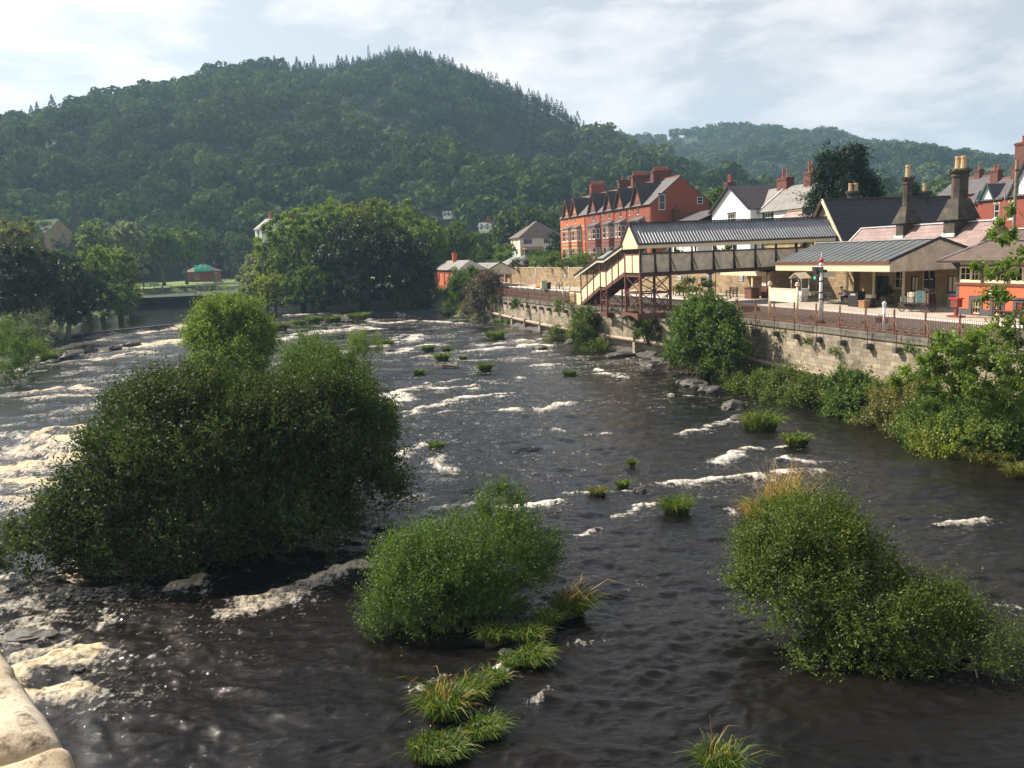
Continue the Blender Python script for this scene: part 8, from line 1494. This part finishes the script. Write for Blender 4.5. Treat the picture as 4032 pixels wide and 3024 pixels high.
def small_house(label, cv, x, ytop, ybase, d, Lx, Dy, rz, wallm, roofm, wins=2, chim=1, name='hill_house', half=False, zr=.35):
    t = py(*cv(x, ytop), d); b = py(*cv(x, ybase), d); H = t[2]-b[2]; o = thing(name, label, 'house', (b[0], b[1], b[2]-1), rz); ex = (1, 0); mb = MB(); hs = [((i+.5)*Lx/wins-.55, (i+.5)*Lx/wins+.55, 1+H*.55, 1+H*.55+1.5) for i in range(wins)]+[((i+.5)*Lx/wins-.55, (i+.5)*Lx/wins+.55, 1+H*.14, 1+H*.14+1.5) for i in range(wins)]
    wall(mb, (0, 0), ex, Lx, 0, H+1, hs); hs2 = [(Dy*.35, Dy*.65, 1+H*.5, 1+H*.75)]; wall(mb, (Lx, 0), (0, 1), Dy, 0, H+1, hs2); R = H+1+Dy*zr
    for xx in (0, Lx): mb.poly([(xx, 0, H+1), (xx, Dy, H+1), (xx, Dy/2, R-.05)])
    mb.poly([(0, 0, 0), (0, Dy, 0), (0, Dy, H+1), (0, 0, H+1)]); mb.build('wall', wallm, o)
    for h_ in hs: window(o, (0, 0), ex, *h_, mat=WHITE if not half else BLACKP, fw=.12)
    window(o, (Lx, 0), (0, 1), *hs2[0], fw=.12)
    if half:
        mb = MB(); [qbox(mb, (0, 0), ex, q-.12, q+.12, -.04, .0, 1, H+1) for q in np.arange(.5, Lx, 1.3)]; [qbox(mb, (0, 0), ex, 0, Lx, -.05, -.001, z-.12, z+.12) for z in (1+H*.48, H+.8)]; mb.build('timber_frame', BLACKP, o)
    mb = MB(); gable_roof(mb, 0, Lx, 0, Dy, H+1, R, .3, 'x', .12, .4); mb.build('roof', roofm, o)
    for i in range(chim): chimney(o, Lx*(.15+.7*i/max(1, chim-1)) if chim > 1 else Lx*.75, Dy/2, R-.8, R+1.6, 1.1, .8, RED, 2, POT_RED, 'x', .6)
    return o
def q8(x, y): return 900+x*.40687, 700+y*.40687
small_house('tall narrow white house with slate roof left of the big tree clump', q8, 262, 492, 600, 262, 3.6, 8.5, -.75, LIME, SLATE, 1, 1)
small_house('paler white house wing half hidden by trees behind the narrow white house', q8, 400, 490, 560, 276, 7, 7, -.5, LIME, SLATE, 2, 1)
small_house('white half timbered house high on the wooded hillside', fu, 1091, 336, 347, 560, 17, 7, -.15, LIME, SLATE_DARK, 5, 2, half=True)
small_house('tiny white cottage low on the hill above the big tree clump', fu, 957, 462, 468, 330, 3, 3, -.2, LIME, SLATE, 2, 0)
small_house('small white house among trees at the hill foot above the waiting rooms', fu, 1034, 489, 498, 315, 4.5, 4, -.2, LIME, SLATE_PALE, 2, 1)
small_house('white farmhouse with dark roof behind the park', r6, 1695, 665, 752, 330, 14, 7, 0, LIME, SLATE_DARK, 4, 2, name='farmhouse')
small_house('tiny pale house on the far ridge at right', fu, 1935, 326, 332, 1090, 14, 9, .2, LIME, SLATE_PALE, 3, 0)
# clearing with pale grass on the far ridge and an earth scar
def patch(name, pts, D, mat, lift): return None
# mast on the summit
d = ray(*fu(795, 93)); k = 765/math.hypot(d[0], d[1]); top = CAMP+d*k; zb = hill1(np.array([math.atan2(d[0], d[1])]), np.array([(765-DF1)/(np.interp(math.atan2(d[0], d[1]), CREST[:, 0], CREST[:, 1])-DF1)]))[0][2]; o = thing('radio_mast', 'thin lattice radio mast standing on the hill summit', 'mast', (top[0], top[1], zb)); H = top[2]-zb; mb = MB(); w0, w1 = 1.5, .5
for sx_, sy_ in ((-1, -1), (1, -1), (1, 1), (-1, 1)): mb.beam((sx_*w0, sy_*w0, 0), (sx_*w1, sy_*w1, H*.9), .2, .2)
n = 9
for i in range(n):
    z0, z1 = H*.9*i/n, H*.9*(i+1)/n; a0 = w0+(w1-w0)*i/n; a1 = w0+(w1-w0)*(i+1)/n
    for f in ((-1, -1, 1, -1), (1, -1, 1, 1), (1, 1, -1, 1), (-1, 1, -1, -1)): mb.beam((f[0]*a0, f[1]*a0, z0), (f[2]*a1, f[3]*a1, z1), .12, .12); mb.beam((f[0]*a1, f[1]*a1, z1), (f[2]*a1, f[3]*a1, z1), .1, .1)
mb.build('lattice', GREYM, o); MB().tube((0, 0, H*.9), (0, 0, H), .15, .05, 6).build('aerial', GREYM, o); mb = MB(); [mb.box(x-.5, x+.5, -.9, -.5, z, z+1.4) for x, z in ((-.6, H*.72), (.6, H*.62), (0, H*.82))]; mb.build('antenna', WHITE, o)
# park cafe with zigzag green awning
c = py(*r6(1515, 812), 262); e_ = py(*r6(1735, 812), 262); o = thing('park_cafe', 'low brick park cafe with a zigzag green awning', 'cafe', (c[0], c[1], 6.2), 0); Lc = e_[0]-c[0]; mb = MB(); wall(mb, (0, 0), (1, 0), Lc, -.5, 3.2, [(Lc*.18, Lc*.28, .2, 2.4), (Lc*.35, Lc*.5, .8, 2.4)]); mb.box(0.01, Lc, .5, 8, -.5, 3.2); mb.build('wall', RED, o); mb = MB(); hip_roof(mb, -.6, Lc+.6, -.6, 8.6, 3.2, 5.6, 4, Lc-4); mb.build('roof', SLATE_BROWN, o); window(o, (0, 0), (1, 0), Lc*.35, Lc*.5, .8, 2.4); mb = MB(); n = 3; x0 = Lc*.38
for i in range(n): w = (Lc-x0)/n; xa = x0+i*w; mb.poly([(xa, -.3, 3.1), (xa+w*.5, -2.2, 5.4), (xa+w*.5, 1.5, 5.0)]); mb.poly([(xa+w, -.3, 3.1), (xa+w*.5, -2.2, 5.4), (xa+w*.5, 1.5, 5.0)]); mb.poly([(xa, -.3, 3.1), (xa+w*.5, -2.2, 5.4), (xa+w*.5, -3.2, 3.3)]); mb.poly([(xa+w, -.3, 3.1), (xa+w*.5, -2.2, 5.4), (xa+w*.5, -3.2, 3.3)])
mb.build('awning', TEALC, o)
# stony shore and the bathers
sh = [pz(*r6(x, y), 2.32) for x, y in ((1140, 1030), (1250, 1012), (1400, 1000), (1560, 992), (1720, 985), (1740, 960), (1560, 962), (1350, 972), (1160, 985))]
tag(MB().prism([(p[0], p[1], 1.9) for p in sh], (0, 0, .46)).build('stony_beach', ROCKP), kind='structure')
gl = []
cl = [('red', 'navy'), (None, 'black'), ('white', 'navy'), (None, 'red'), ('pink', 'grey'), ('navy', 'grey'), ('orange', 'black'), ('white', 'black'), (None, 'navy'), ('green', 'grey')]
desc = ['person in a red top paddling at the left end of the stony shore', 'bare chested person standing knee deep beside the shore', 'person in white with dark shorts on the stony shore', 'bare chested person in red shorts on the shore', 'person in a pink top near the middle of the shore', 'person in a navy top standing on the shore', 'person in orange on the right half of the shore', 'person in a white top with black shorts farther right on the shore', 'bare chested person in navy shorts at the right of the shore', 'person in a green top at the right end of the shore']
for i, (x, y) in enumerate([(1188, 1010), (1216, 1018), (1298, 988), (1318, 985), (1395, 1000), (1352, 985), (1580, 978), (1500, 982), (1612, 978), (1655, 976)]):
    p0 = pz(*r6(x, y), 2.3); p0[2] = 2.36 if i != 1 else 2.0; human('person', desc[i], p0, i*1.3, stand(.1, .2+.1*(i % 4), False, .12), *cl[i])
desc2 = ['person sitting on the lawn terrace edge at left', 'seated person in white on the lawn terrace', 'seated person in black on the lawn terrace', 'seated person in pink on the lawn terrace', 'seated person in navy on the lawn terrace', 'seated person in red toward the right of the lawn terrace', 'seated person in grey at the right of the lawn terrace']
for i, x in enumerate([1395, 1480, 1540, 1605, 1690, 1800, 1850]):
    c = py(*r6(x, 895), 231); human('person', desc2[i], (c[0], 219.5+np.interp(c[0], PK[:, 0], PK[:, 1])-np.interp(-40, PK[:, 0], PK[:, 1])+5.5, 5.15), (i-3)*.3, sit(.45, .1, False), ['green', 'white', 'black', 'pink', 'navy', 'red', 'grey'][i], ['black', 'navy', 'grey'][i % 3])
for i, (x, y, lab) in enumerate([(1258, 868, 'dark park bench on the lawn under the trees'), (1780, 818, 'small dark bench near the park cafe')]):
    c = py(*r6(x, y), 238); bench(lab, (c[0], c[1], 5.75), .1, 2.4, DARKBROWN)
for i, (x, yt, yb, d_, lab) in enumerate([(1690, 660, 760, 300, 'tall thin floodlight pole by the farmhouse'), (1770, 785, 862, 236, 'lamp post on the park lawn')]):
    t = py(*r6(x, yt), d_); b_ = py(*r6(x, yb), d_); o = thing('park_lamp', lab, 'lamp post', (b_[0], b_[1], b_[2])); H = t[2]-b_[2]; MB().tube((0, 0, -.5), (0, 0, H), .12, .08, 6).build('column', GREYM, o); MB().lathe((0, 0, H-.1), [(.1, 0), (.3, .15), (.25, .5), (.05, .6)], 8).build('lantern', GREYM, o)
# ------------------------------------------------------------------ air
o = MB().box(-3600, 3600, -260, 3600, -2.9, 330).build('haze', bpy.data.materials.new('haze_air')); tag(o, kind='stuff'); m = o.data.materials[0]; m.use_nodes = True; nt = m.node_tree; nt.nodes.clear(); out = _n(nt, 'ShaderNodeOutputMaterial'); pv = _n(nt, 'ShaderNodeVolumePrincipled')
pv.inputs['Color'].default_value = (0.46, 0.74, 1.0, 1); pv.inputs['Density'].default_value = 0.00027; pv.inputs['Anisotropy'].default_value = 0.2; nt.links.new(pv.outputs[0], out.inputs['Volume'])
